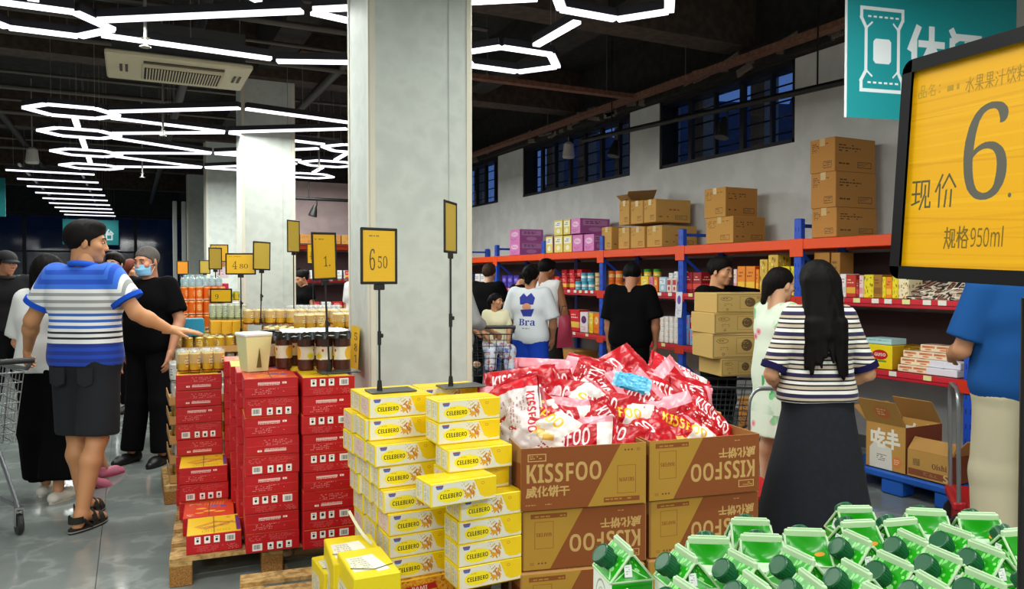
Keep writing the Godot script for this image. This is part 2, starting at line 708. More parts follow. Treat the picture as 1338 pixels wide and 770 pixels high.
func wall_paint(key: String, a: String, b: String, rough := 0.75) -> StandardMaterial3D:
	return grained(key, noise_tex(0.012, [[0.3, a], [0.7, b]], 5), 0.5, rough, 0.0, null, {"world": true})

func shell() -> void:
	var black := grained("black_paint", noise_tex(0.02, [[0.3, "1c1a17"], [0.7, "2a2621"]], 3), 0.7, 0.9, 0.0, null, {"world": true})
	var white := wall_paint("white_wall", "cfcfcd", "d8d8d5")
	var pinkish := wall_paint("back_wall_paint", "c9b3b6", "d2bcbd")
	# floor: slabs of polished grey stone over a bed of mortar
	var marble := grained("marble", noise_tex(0.0035, [[0.0, "737a78"], [0.42, "828986"], [0.5, "949b98"], [0.56, "808784"], [1.0, "6e7573"]], 11, 1024, true), 0.32, 0.09, 0.0, null, {"world": true, "metallic_specular": 0.55})
	var bed := Geo.new()
	bed.box(Vector3(-0.7, -0.06, -11.5), Vector3(13.4, 0.1, 29.6))
	var fl := struct("floor", bed, mat("6d706e", 0.9))
	var slabs := Geo.new()
	slabs.box(Vector3(0.399, -0.0055, -0.399), Vector3(0.797, 0.011, 0.797), Basis.IDENTITY, 0.0012)
	var tm := Geo.mesh([slabs])
	var rest := Geo.new()
	for i in range(-9, 8):
		for k in range(-3, 32):
			var at := Vector3(-0.16 + 0.8 * i, 0, -0.8 * k)
			if at.x < -7.3 or at.x > 5.5:
				continue
			if i >= -3 and i <= 6 and k >= 3 and k <= 14:
				var o := part("tile", tm, marble, fl)
				o.position = at
			else:
				rest.add(slabs, Transform3D(Basis.IDENTITY, at))
	part("tile_field", rest, marble, fl).set_meta("kind", "stuff")
	# ceiling and its beams
	var cg := Geo.new()
	cg.box(Vector3(-0.7, 4.4, -11.5), Vector3(13.6, 0.2, 29.8))
	struct("ceiling", cg, black)
	var brown := grained("beam_paint", noise_tex(0.02, [[0.3, "3a2f28"], [0.7, "4a3c33"]], 8), 0.8, 0.9, 0.0, null, {"world": true})
	for z in [-1.0, -5.95, -9.3, -13.9, -18.5, -22.5]:
		var b := Geo.new()
		b.box(Vector3(-0.7, 4.02, z), Vector3(13.0, 0.56, 0.32))
		struct("beam", b, brown)
	for x in [-3.6, 1.46, 4.0]:
		var b := Geo.new()
		b.box(Vector3(x, 4.08, -11.5), Vector3(0.3, 0.5, 29.0))
		struct("beam", b, black)
	# walls: the one with the windows in pieces round its openings
	var W := Geo.new()
	var sill := 2.72
	var top := 3.5
	var holes := [[-13.7, -11.76], [-10.85, -7.93], [-7.34, -5.28]]
	W.box(Vector3(5.725, sill / 2, -11.4), Vector3(0.25, sill, 29.4))
	var z0 := -26.1
	for h in holes + [[3.3, 3.3]]:
		W.box(Vector3(5.725, (sill + top) / 2, (z0 + h[0]) / 2), Vector3(0.25, top - sill, h[0] - z0))
		z0 = h[1]
	struct("wall_right", W, white)
	var U := Geo.new()
	U.box(Vector3(5.725, 3.95, -11.4), Vector3(0.25, 0.9, 29.4))
	U.box(Vector3(5.56, 3.62, -9.0), Vector3(0.1, 0.2, 9.4))
	var wu := struct("wall_right_upper", U, black)
	# broken plaster left along the top of the windows
	var ru := Geo.new()
	var rg := RandomNumberGenerator.new()
	rg.seed = 5
	for k in 60:
		var s := Vector3(0.03, rg.randf_range(0.03, 0.09), rg.randf_range(0.08, 0.3))
		ru.box(Vector3(5.52, rg.randf_range(3.52, 3.68), rg.randf_range(-13.5, -4.4)), s, Basis(Vector3.RIGHT, rg.randf_range(-0.3, 0.3)), 0.01)
	var pl := part("plaster_remnants", ru, grained("rubble", noise_tex(0.05, [[0.3, "4c3a30"], [0.7, "8a8478"]], 21), 3.0, 0.95), wu)
	pl.set_meta("kind", "stuff")
	var wi := 1
	for h in holes:
		window_high(wi, h[0], h[1], sill, top)
		wi += 1
	var L := Geo.new()
	L.box(Vector3(-7.35, 2.2, -11.4), Vector3(0.2, 4.4, 29.4))
	struct("wall_left", L, white)
	var Fw := Geo.new()
	Fw.box(Vector3(-0.7, 2.2, 3.4), Vector3(13.4, 4.4, 0.2))
	struct("wall_front", Fw, white)
	# partition behind the far racks, dark above 3.2 m
	var Pw := Geo.new()
	Pw.box(Vector3(3.62, 1.6, -14.35), Vector3(3.96, 3.2, 0.2))
	struct("wall_partition", Pw, pinkish)
	var Pu := Geo.new()
	Pu.box(Vector3(3.62, 3.75, -14.35), Vector3(3.96, 1.1, 0.24))
	struct("wall_partition_upper", Pu, black)
	# far end of the hall: glass front under a dark bulkhead
	var Bk := Geo.new()
	Bk.box(Vector3(-0.7, 3.85, -25.9), Vector3(13.0, 1.1, 0.4))
	Bk.box(Vector3(-0.7, 0.45, -25.95), Vector3(13.0, 0.9, 0.2))
	Bk.box(Vector3(3.6, 2.1, -25.95), Vector3(4.1, 2.4, 0.2))
	struct("wall_back", Bk, grained("bulkhead", noise_tex(0.02, [[0.3, "23262a"], [0.7, "2f3336"]], 3), 0.6, 0.8, 0.0, null, {"world": true}))
	var gl := mat("0f1a2c", 0.06, 0.0, {"transparency": BaseMaterial3D.TRANSPARENCY_ALPHA, "albedo_color": Color(0.05, 0.09, 0.16, 0.35)})
	for k in 6:
		var x := -7.0 + k * 1.43
		var fr := Geo.new()
		fr.box(Vector3(x, 2.1, -25.9), Vector3(0.09, 2.4, 0.12))
		fr.box(Vector3(x + 0.715, 3.26, -25.9), Vector3(1.34, 0.08, 0.12))
		fr.box(Vector3(x + 0.715, 0.94, -25.9), Vector3(1.34, 0.08, 0.12))
		fr.box(Vector3(x + 0.715, 2.2, -25.9), Vector3(1.34, 0.05, 0.1))
		var wn := struct("window_%d" % (k + 4), fr, mat("1a1c1f", 0.5, 0.3))
		var pn := Geo.new()
		pn.box(Vector3(x + 0.715, 2.1, -25.9), Vector3(1.34, 2.3, 0.012))
		part("pane", pn, gl, wn)
	# what stands outside the far glass: a dark yard wall
	var yd := Geo.new()
	yd.box(Vector3(-1, 2.6, -31), Vector3(22, 5.2, 0.3))
	struct("exterior_wall", yd, mat("1b2533", 0.9))
	# white door frame where the aisle narrows
	var dj := Geo.new()
	for x in [0.93, 1.12]:
		dj.box(Vector3(x, 1.6, -19.3), Vector3(0.09, 3.2, 0.14), Basis.IDENTITY, 0.01)
	struct("door_1", dj, mat("d5d9d6", 0.6))
	# square pillars
	var pm := grained("pillar_paint", noise_tex(0.008, [[0.2, "bfc5bf"], [0.6, "c9cfc9"], [1.0, "bbc1bb"]], 31), 0.9, 0.6, 0.0, null, {"world": true})
	var trimm := mat("d9d3c2", 0.6)
	for z in [-4.05, -9.3, -13.9, -18.5]:
		var g := Geo.new()
		g.box(Vector3(1.46, 2.15, z - 0.22), Vector3(0.6, 4.3, 0.44), Basis.IDENTITY, 0.004)
		var p := struct("pillar", g, pm)
		var tr := Geo.new()
		for sx in [-1, 1]:
			for sz in [-1, 1]:
				tr.box(Vector3(1.46 + sx * 0.282, 2.15, z - 0.22 + sz * 0.2215), Vector3(0.03, 4.3, 0.006), Basis.IDENTITY, 0.002)
				tr.box(Vector3(1.46 + sx * 0.3015, 2.15, z - 0.22 + sz * 0.202), Vector3(0.006, 4.3, 0.03), Basis.IDENTITY, 0.002)
		part("corner_strip", tr, trimm, p)
		var seam := Geo.new()
		seam.box(Vector3(1.62, 2.15, z + 0.0015), Vector3(0.003, 4.3, 0.004))
		part("panel_seam", seam, mat("b9beb8", 0.7), p)
	# baseboard along the right wall
	var bb := Geo.new()
	bb.box(Vector3(5.59, 0.05, -6), Vector3(0.02, 0.1, 16))
	struct("baseboard_right", bb, mat("55585a", 0.6))

func window_high(no: int, z0: float, z1: float, y0: float, y1: float) -> void:
	var dark := mat("131416", 0.6, 0.2)
	var f := Geo.new()
	var zc := (z0 + z1) / 2
	var w := z1 - z0
	f.box(Vector3(5.73, y0 + 0.02, zc), Vector3(0.24, 0.04, w))
	f.box(Vector3(5.73, y1 - 0.02, zc), Vector3(0.24, 0.04, w))
	f.box(Vector3(5.73, (y0 + y1) / 2, z0 + 0.02), Vector3(0.24, y1 - y0, 0.04))
	f.box(Vector3(5.73, (y0 + y1) / 2, z1 - 0.02), Vector3(0.24, y1 - y0, 0.04))
	var wn := struct("window_%d" % no, f, dark)
	var n := int(round(w / 0.42))
	for k in range(1, n):
		var z := z0 + w * k / n
		var g := Geo.new()
		g.box(Vector3(5.74, (y0 + y1) / 2, z), Vector3(0.05, y1 - y0 - 0.08, 0.06 if k % 2 else 0.03))
		part("mullion", g, dark, wn)
	for k in range(1, 5):
		var g := Geo.new()
		g.tube([Vector3(5.8, y0 + (y1 - y0) * k / 5.0, z0 + 0.03), Vector3(5.8, y0 + (y1 - y0) * k / 5.0, z1 - 0.03)], 0.009, 6)
		part("bar", g, dark, wn)
	var pn := Geo.new()
	pn.box(Vector3(5.77, (y0 + y1) / 2, zc), Vector3(0.008, y1 - y0 - 0.08, w - 0.08))
	part("pane", pn, mat("20304a", 0.05, 0.0, {"transparency": BaseMaterial3D.TRANSPARENCY_ALPHA, "albedo_color": Color(0.1, 0.14, 0.22, 0.25)}), wn)
	# outside: brick piers and a dark blue awning across the lower half
	var br := Geo.new()
	for k in int(w / 0.95) + 1:
		br.box(Vector3(6.02, 3.4, z0 + 0.3 + 0.95 * k), Vector3(0.2, 3.0, 0.2))
	var ex := struct("exterior_pier", br, grained("pier_brick", noise_tex(0.06, [[0.3, "8a7c68"], [0.7, "b8ac94"]], 17), 2.0, 0.95))
	var aw := Geo.new()
	aw.quad(Vector3(6.9, 2.0, z1), Vector3(6.9, 2.0, z0), Vector3(8.6, 4.7, z0 - 0.5), Vector3(8.6, 3.9, z1))
	aw.quad(Vector3(6.9, 1.97, z0), Vector3(6.9, 1.97, z1), Vector3(8.6, 3.87, z1), Vector3(8.6, 4.67, z0 - 0.5))
	struct("exterior_awning", aw, mat("22344f", 0.8))

# ---------------------------------------------------------------- lamps
func glow_mat() -> StandardMaterial3D:
	return mat("ffffff", 0.5, 0.0, {"emission_enabled": true, "emission": Color("f4f2ff"), "emission_energy_multiplier": GLOW})

func strip(o: Node3D, a: Vector3, b: Vector3, w := 0.06, called := "tube", power := 1.0) -> void:
	# one straight light strip from a to b (in the thing's own axes): dark housing, glowing face, lamp
	var dir := (b - a).normalized()
	var ln := a.distance_to(b)
	var side := Vector3.UP.cross(dir).normalized()
	var B := Basis(dir, Vector3.UP, dir.cross(Vector3.UP))
	var mid := (a + b) / 2
	var hs := Geo.new()
	hs.box(mid + Vector3(0, 0.035, 0), Vector3(ln, 0.05, w + 0.008), B)
	part(called + "_housing", hs, mat("23222a", 0.6), o)
	var gl := Geo.new()
	gl.box(mid, Vector3(ln, 0.024, w), B, 0.003)
	part(called, gl, glow_mat(), o)
	var L := AreaLight3D.new()
	L.name = "lamp"
	L.area_size = Vector2(ln, w)
	L.light_color = Color("f7fbf4")
	L.light_energy = LAMP_POWER * ln * power
	L.area_normalize_energy = true
	L.shadow_enabled = true
	L.area_range = 40.0
	L.transform = Transform3D(Basis(dir, side, dir.cross(side)), mid - Vector3(0, 0.016, 0))
	if L.transform.basis.z.y < 0:
		L.transform.basis = Basis(dir, -side, dir.cross(-side))
	o.add_child(L, true)

func wires(o: Node3D, pts: Array, top := 4.3) -> void:
	var g := Geo.new()
	for p in pts:
		g.tube([p, Vector3(p.x, top - o.position.y, p.z)], 0.003, 5)
	part("hanging_wire", g, mat("8d8a85", 0.5, 0.5), o)

func hexagon(x: float, z: float, label: String) -> void:
	var o := thing("hexagon_light", label, "light", Vector3(x, 3.1, z), 0.0, "hexagon lights")
	var p := []
	for k in 6:
		var a := TAU * k / 6
		p.append(Vector3(cos(a) * 0.41, 0, sin(a) * 0.31))
	for k in 6:
		strip(o, p[k], p[(k + 1) % 6].lerp(p[k], 0.03))
	wires(o, [p[1], p[4]])

func bar(a: Vector3, b: Vector3, label: String, w := 0.06, power := 1.0) -> void:
	var m := (a + b) / 2
	var o := thing("light_bar", label, "light", m, 0.0, "straight light bars")
	strip(o, a - m, b - m, w, "tube", power)
	wires(o, [Vector3.ZERO])

func lamps() -> void:
	var y := 3.1
	var lh := [[-5.78, "cut by the picture's top left corner"], [-8.82, "beyond the air conditioner"], [-10.1, "second beyond the air conditioner"], [-11.65, "third beyond the air conditioner"], [-13.05, "last before the row of tubes"]]
	for h in lh:
		hexagon(-0.5, h[0], "white hexagon lamp over the left aisle, " + h[1])
	var rh := [[-3.85, "nearest over the racks aisle, at the picture's top"], [-5.25, "beside the front pillar"], [-8.3, "half hidden behind the front pillar"], [-9.75, "first in the gap between the pillars"], [-11.2, "second in the gap between the pillars"], [-12.65, "last in the gap between the pillars"]]
	for h in rh:
		hexagon(2.6, h[0], "white hexagon lamp on the right run, " + h[1])
	# short links along each run
	var zl := [-4.3, -5.78, -7.3, -8.82, -10.1, -11.65, -13.05]
	for k in [0, 3, 4, 5]:
		bar(Vector3(-0.5, y, zl[k] - 0.4), Vector3(-0.5, y, zl[k + 1] + 0.4), "short light bar over the left aisle joining hexagons, %s from the front" % nth([0, 0, 0, 1, 2, 3][k]))
	var zr := [-3.85, -5.25, -8.3, -9.75, -11.2, -12.65]
	for k in [0, 2, 3, 4]:
		bar(Vector3(2.6, y, zr[k] - 0.42), Vector3(2.6, y, zr[k + 1] + 0.42), "short light bar on the right run joining hexagons, %s from the front" % nth([0, 0, 1, 2, 3][k]))
	# long slanting bars that meet over the middle
	var zm := [-4.83, -6.05, -7.88, -9.28, -10.93, -12.4]
	var lefts := [[-5.78, -4.83], [-5.78, -6.05], [-8.82, -7.88], [-8.82, -9.28], [-10.1, -9.28], [-10.1, -10.93], [-11.65, -10.93], [-11.65, -12.4], [-13.05, -12.4]]
	for k in lefts.size():
		var s := signf(lefts[k][1] - lefts[k][0])
		bar(Vector3(-0.16, y, lefts[k][0] + s * 0.17), Vector3(0.97, y, lefts[k][1] - s * 0.03), "long slanting light bar left of the pillars, %s from the front" % nth(k))
	var rights := [[-4.83, -3.85], [-4.83, -5.25], [-7.88, -8.3], [-9.28, -8.3], [-9.28, -9.75], [-10.93, -9.75], [-10.93, -11.2], [-12.4, -11.2], [-12.4, -12.65]]
	for k in rights.size():
		var s := signf(rights[k][0] - rights[k][1])
		bar(Vector3(1.03, y, rights[k][0] - s * 0.03), Vector3(2.17, y, rights[k][1] + s * 0.17), "long slanting light bar right of the meeting points, %s from the front" % nth(k))
	bar(Vector3(1.02, y, -6.07), Vector3(2.1, y, -5.6), "single light bar running behind the front pillar towards its side")
	bar(Vector3(0.7, y, -4.79), Vector3(-0.1, y, -4.0), "light bar that leaves the picture at the top left")
	# the field of plain tubes far down the aisle
	for k in 9:
		var z := -14.05 - 1.16 * k
		var o := thing("tube_light", "plain white ceiling tube, %s of the row down the left aisle" % nth(k), "light", Vector3(-1.1 + 0.02 * k, y, z), 0.0, "row of tube lights")
		strip(o, Vector3(-0.6, 0, 0), Vector3(0.6, 0, 0), 0.05)
		wires(o, [Vector3(-0.5, 0, 0), Vector3(0.5, 0, 0)])
	var rl := thing("lamp_rail", "pair of thin white rails above the row of ceiling tubes", "rail", Vector3(-1.1, 3.17, -18.7))
	for x in [-0.4, 0.4]:
		var g := Geo.new()
		g.box(Vector3(x, 0, 0), Vector3(0.03, 0.03, 9.8))
		part("rail", g, mat("c9c6cf", 0.5), rl)
	# spare strips further left and behind the camera, where the hall goes on
	var bk := 0
	for z in [-2.0, 0.2, 2.0]:
		for x in [-4.2, -0.9, 2.6]:
			bar(Vector3(x - 0.8, y, z), Vector3(x + 0.8, y, z), "cross light bar above and behind the photographer, %s counted from the front" % nth(bk), 0.14, 3.3)
			bk += 1
	for z in [-6.0, -10.0]:
		bar(Vector3(-4.8, y, z), Vector3(-3.6, y, z), "light strip over the far left aisle outside the picture, %s one" % ("nearer" if z > -8 else "farther"))
	# track with two spot heads in front of the pink partition
	track(Vector3(2.4, 2.78, -13.2), Vector3(4.6, 2.78, -13.2), [Vector3(2.86, 2.78, -13.2), Vector3(3.62, 2.78, -13.2)], "in front of the pinkish partition")
	track(Vector3(5.2, 3.02, -4.0), Vector3(5.2, 3.2, -8.4), [Vector3(5.2, 3.09, -5.75), Vector3(5.2, 3.17, -7.6)], "along the wall of high windows")

func track(a: Vector3, b: Vector3, heads: Array, where: String) -> void:
	var dk := mat("0d0d0d", 0.5)
	var o := thing("spot_track", "black lamp track " + where, "track", (a + b) / 2)
	var g := Geo.new()
	g.tube([a - o.position, b - o.position], 0.03, 6)
	part("rail", g, dk, o)
	var w := Geo.new()
	for p in [a.lerp(b, 0.15), a.lerp(b, 0.85)]:
		w.tube([p - o.position, Vector3(p.x, 4.3, p.z) - o.position], 0.008, 5)
	part("hanger", w, dk, o)
	for i in heads.size():
		var h := thing("spot_lamp", "black spot lamp on the track %s, %s one" % [where, ["left", "right"][i]], "lamp", heads[i])
		var c := Geo.new()
		c.tube([Vector3(0, -0.03, 0), Vector3(0, -0.12, 0)], 0.012, 6)
		part("stem", c, dk, h)
		var d := Geo.new()
		d.lathe([Vector2(0.0, -0.3), Vector2(0.075, -0.3), Vector2(0.075, -0.29), Vector2(0.05, -0.18), Vector2(0.03, -0.11), Vector2(0, -0.11)], 12, Transform3D(Basis(Vector3.FORWARD, 0.25), Vector3.ZERO))
		part("head", d, dk, h)

# ---------------------------------------------------------------- what hangs from the ceiling
func hanging() -> void:
	var ac := thing("air_conditioner", "cream ceiling cassette air conditioner between the light bars", "air conditioner", Vector3(0.38, 3.15, -7.0), deg_to_rad(0.0))
	var cream := mat("d8cfae", 0.55)
	var g := Geo.new()
	g.box(Vector3(0, 0.02, 0), Vector3(1.08, 0.045, 0.8), Basis.IDENTITY, 0.012)
	part("panel", g, cream, ac)
	var hood := Geo.new()
	hood.box(Vector3(0, 0.17, 0), Vector3(0.98, 0.26, 0.66))
	part("casing", hood, mat("3b3a38", 0.7), ac)
	var gr := Geo.new()
	gr.box(Vector3(0.03, -0.006, -0.05), Vector3(0.62, 0.012, 0.5), Basis.IDENTITY, 0.004)
	part("grille", gr, mat("cfc5a4", 0.6), ac)
	var hl := Geo.new()
	hl.box(Vector3(0.03, -0.013, -0.06), Vector3(0.58, 0.006, 0.38))
	part("grille_opening", hl, mat("2a2622", 0.8), ac)
	for k in 26:
		var s := Geo.new()
		s.box(Vector3(-0.24 + 0.0216 * k, -0.017, -0.06), Vector3(0.009, 0.008, 0.38))
		part("slat", s, cream, ac)
	var sl := Geo.new()
	sl.box(Vector3(0.03, -0.008, 0.28), Vector3(0.6, 0.01, 0.05))
	part("air_slot", sl, mat("4b4335", 0.7), ac)
	for x in [-0.43, -0.39, 0.43, 0.47]:
		var s := Geo.new()
		s.box(Vector3(x, -0.004, 0.02), Vector3(0.02, 0.008, 0.22))
		part("side_vent", s, mat("4b4335", 0.7), ac)
	wires(ac, [Vector3(-0.45, 0.2, -0.3), Vector3(0.45, 0.2, 0.3)])
	# pipes and trays
	var rust := grained("tray_paint", noise_tex(0.03, [[0.3, "6a4434"], [0.7, "7d5644"]], 9), 1.0, 0.8)
	var tr := thing("cable_tray", "reddish cable tray running above the high windows", "cable tray", Vector3(5.3, 3.55, -8.5))
	g = Geo.new()
	g.box(Vector3(0, 0, 0.2), Vector3(0.12, 0.05, 9.6))
	part("tray", g, rust, tr)
	g = Geo.new()
	for z in [-4.0, -1.0, 2.0]:
		g.tube([Vector3(0, 0, z), Vector3(0, 0.75, z)], 0.006, 5)
	part("hanger", g, mat("6e6a66", 0.5, 0.5), tr)
	var t2 := thing("cable_tray", "reddish cable tray crossing the hall to the front pillar", "cable tray", Vector3(3.4, 3.55, -7.4))
	g = Geo.new()
	g.box(Vector3.ZERO, Vector3(3.9, 0.05, 0.1))
	part("tray", g, rust, t2)
	g = Geo.new()
	for x in [-1.5, 0.0, 1.5]:
		g.tube([Vector3(x, 0, 0), Vector3(x, 0.75, 0)], 0.006, 5)
	part("hanger", g, mat("6e6a66", 0.5, 0.5), t2)
	for q in [[-1.6, 3.75, "over the left aisle"], [0.55, 3.6, "left of the pillars"], [2.05, 3.7, "right of the pillars"]]:
		var p := thing("ceiling_pipe", "long dark pipe under the ceiling " + q[2], "pipe", Vector3(q[0], q[1], -11.5))
		g = Geo.new()
		g.tube([Vector3(0, 0, -13), Vector3(0, 0, 13)], 0.05, 8)
		part("pipe", g, mat("3d3935", 0.6, 0.2), p)
		g = Geo.new()
		for z in range(-12, 13, 4):
			g.tube([Vector3(0, 0.05, z), Vector3(0, 4.3 - q[1], z)], 0.008, 5)
		part("hanger", g, mat("6e6a66", 0.5, 0.5), p)
	var pz := [-4.4, -6.9, -8.2, -10.6, -12.2, -15.5]
	for k in pz.size():
		var p := thing("ceiling_pipe", "thin cross pipe under the ceiling, %s from the front" % nth(k), "pipe", Vector3(-0.5, 3.66, pz[k]))
		g = Geo.new()
		g.tube([Vector3(-4, 0, 0), Vector3(3.5, 0, 0)], 0.03, 8)
		g.tube([Vector3(-4, 0.1, 0.35), Vector3(3.5, 0.1, 0.35)], 0.02, 8)
		part("pipe", g, mat("57504a", 0.5, 0.3), p)
		g = Geo.new()
		for x in [-3.0, 0.0, 3.0]:
			g.tube([Vector3(x, 0, 0), Vector3(x, 0.64, 0)], 0.008, 5)
		part("hanger", g, mat("6e6a66", 0.5, 0.5), p)
	# sprinkler heads
	var sp := [[190, 62, 2.95, "in front of the air conditioner"], [213, 178, 2.95, "right of the hexagon lamps"], [186, 232, 2.9, "beyond the hexagon lamps"], [417, 222, 2.95, "in the gap between the pillars"]]
	for s in sp:
		var at := level(s[0], s[1], s[2])
		var p := thing("sprinkler", "ceiling sprinkler on a thin drop pipe " + s[3], "sprinkler", at)
		g = Geo.new()
		g.tube([Vector3(0, 0.05, 0), Vector3(0, 4.31 - at.y, 0)], 0.012, 6)
		part("drop_pipe", g, mat("8d8985", 0.5, 0.4), p)
		g = Geo.new()
		g.lathe([Vector2(0.0, 0.0), Vector2(0.035, 0.0), Vector2(0.035, 0.006), Vector2(0.012, 0.012), Vector2(0.012, 0.05), Vector2(0.03, 0.06), Vector2(0, 0.065)], 10)
		part("head", g, mat("b9b5ad", 0.35, 0.7), p)
	# two loudspeaker-like white boxes hung by the aisle and by the windows
	for s in [[42, 203, 3.0, "near the row of ceiling tubes"], [743, 196, 2.75, "in front of the middle high window"]]:
		var at := deep(s[0], s[1], 11.0)
		var p := thing("hanging_speaker", "small white speaker box hung from the ceiling " + s[3], "speaker", at)
		g = Geo.new()
		g.lathe([Vector2(0.0, -0.12), Vector2(0.075, -0.12), Vector2(0.09, -0.1), Vector2(0.07, 0.08), Vector2(0.04, 0.11), Vector2(0, 0.11)], 12)
		part("body", g, mat("c8c6be", 0.6), p)
		g = Geo.new()
		g.tube([Vector3(0, 0.1, 0), Vector3(0, 4.3 - at.y, 0)], 0.008, 5)
		part("rod", g, mat("9a9791", 0.5, 0.3), p)
	teal_signs()
	# white router boxes screwed to the front pillar's right side
	for s in [[3.03, 0.13, "upper"], [2.78, 0.2, "lower"]]:
		var p := thing("wall_box", "%s white plastic box fixed to the side of the front pillar" % s[2], "box", Vector3(1.79, s[0], -4.25))
		g = Geo.new()
		g.box(Vector3.ZERO, Vector3(0.05, s[1], 0.13), Basis.IDENTITY, 0.015)
		part("shell", g, mat("dfe1e8", 0.4), p)
		g = Geo.new()
		g.box(Vector3(-0.026, 0, 0), Vector3(0.012, s[1] * 0.7, 0.09))
		part("mount", g, mat("8e9090", 0.5), p)

func teal_signs() -> void:
	var teal := "00868c"
	var im := sheet(768, 512, teal)
	var w := Color("d7dcdf")
	# a plain sweet-wrapper outline
	var p := [Vector2(60, 70), Vector2(240, 70), Vector2(240, 110), Vector2(222, 150), Vector2(222, 330), Vector2(240, 370), Vector2(240, 410), Vector2(60, 410), Vector2(60, 370), Vector2(80, 330), Vector2(80, 150), Vector2(60, 110), Vector2(60, 70)]
	for i in p.size():
		p[i].y = 115 + (p[i].y - 70) * 0.868
	for i in p.size() - 1:
		stroke(im, p[i], p[i + 1], 13, w)
	for x in 6:
		im.fill_rect(Rect2i(88 + 24 * x, 140, 15, 7), w)
		im.fill_rect(Rect2i(88 + 24 * x, 378, 15, 7), w)
	for q in [[84, 184, 106, 165], [218, 184, 200, 165], [84, 340, 106, 358], [218, 340, 200, 358]]:
		stroke(im, Vector2(q[0], q[1]), Vector2(q[2], q[3]), 7, w)
	fill_poly(im, PackedVector2Array([Vector2(112, 232), Vector2(122, 222), Vector2(180, 222), Vector2(190, 232), Vector2(190, 302), Vector2(180, 312), Vector2(122, 312), Vector2(112, 302)]), w)
	han(im, "休", Vector2(262, 172), Vector2(156, 180), 26, w)
	han(im, "闲", Vector2(450, 172), Vector2(156, 180), 26, w)
	sign_board("hanging_sign", "large teal hanging sign with a white wrapper drawing and two characters", Vector3(3.53, 2.72, -2.97), 1.15, 0.78, picture(im, 0.6), teal, deg_to_rad(-12), true)
	var im2 := sheet(384, 192, teal)
	han(im2, "台", Vector2(285, 75), Vector2(66, 76), 11, w)
	han(im2, "品", Vector2(200, 75), Vector2(66, 76), 11, w)
	sign_board("hanging_sign", "small teal sign with white characters at the far end of the left aisle", Vector3(-1.62, 2.68, -23.9), 1.34, 0.68, picture(im2, 0.6), teal, 0.0, true)
	sign_board("hanging_sign", "plain teal sign cut by the picture's left edge", Vector3(-3.2, 2.91, -16.7), 1.17, 0.7, mat(teal, 0.6), teal, 0.0, true)
	sign_board("hanging_sign", "narrow teal sign just left of the front pillar, far behind it", Vector3(3.55, 2.72, -13.0), 0.8, 0.75, mat(teal, 0.6), teal, 0.0, true)

func sign_board(called: String, label: String, at: Vector3, w: float, h: float, m: Material, edge: String, turn: float, wired := false) -> void:
	# at: left edge, middle height
	var o := thing(called, label, "sign", at, turn)
	var f := Geo.new()
	f.quad(Vector3(0, -h / 2, 0.011), Vector3(w, -h / 2, 0.011), Vector3(w, h / 2, 0.011), Vector3(0, h / 2, 0.011))
	part("printed_face", f, m, o)
	var b := Geo.new()
	b.box(Vector3(w / 2, 0, 0), Vector3(w, h, 0.02))
	part("board", b, mat("dfe6e6", 0.6), o)
	if wired:
		wires(o, [Vector3(0.1, h / 2, 0), Vector3(w - 0.1, h / 2, 0)])

# ---------------------------------------------------------------- racks
const RACK_X := 5.0
const POSTS := [-1.72, -3.2, -4.68, -6.2, -7.67, -9.1, -10.6, -12.1, -13.6]
const SHELF := [0.76, 1.29, 1.77]

func rack_all() -> void:
	rack("tall blue and orange steel rack with red shelves along the white wall", RACK_X, 0.52, POSTS, Transform3D.IDENTITY)
	rack("far steel rack with red shelves in front of the pinkish partition", 0.0, 0.5, [0.0, -1.5, -3.0], Transform3D(Basis(Vector3.UP, PI / 2), Vector3(5.3, 0, -13.7)), 0.26)

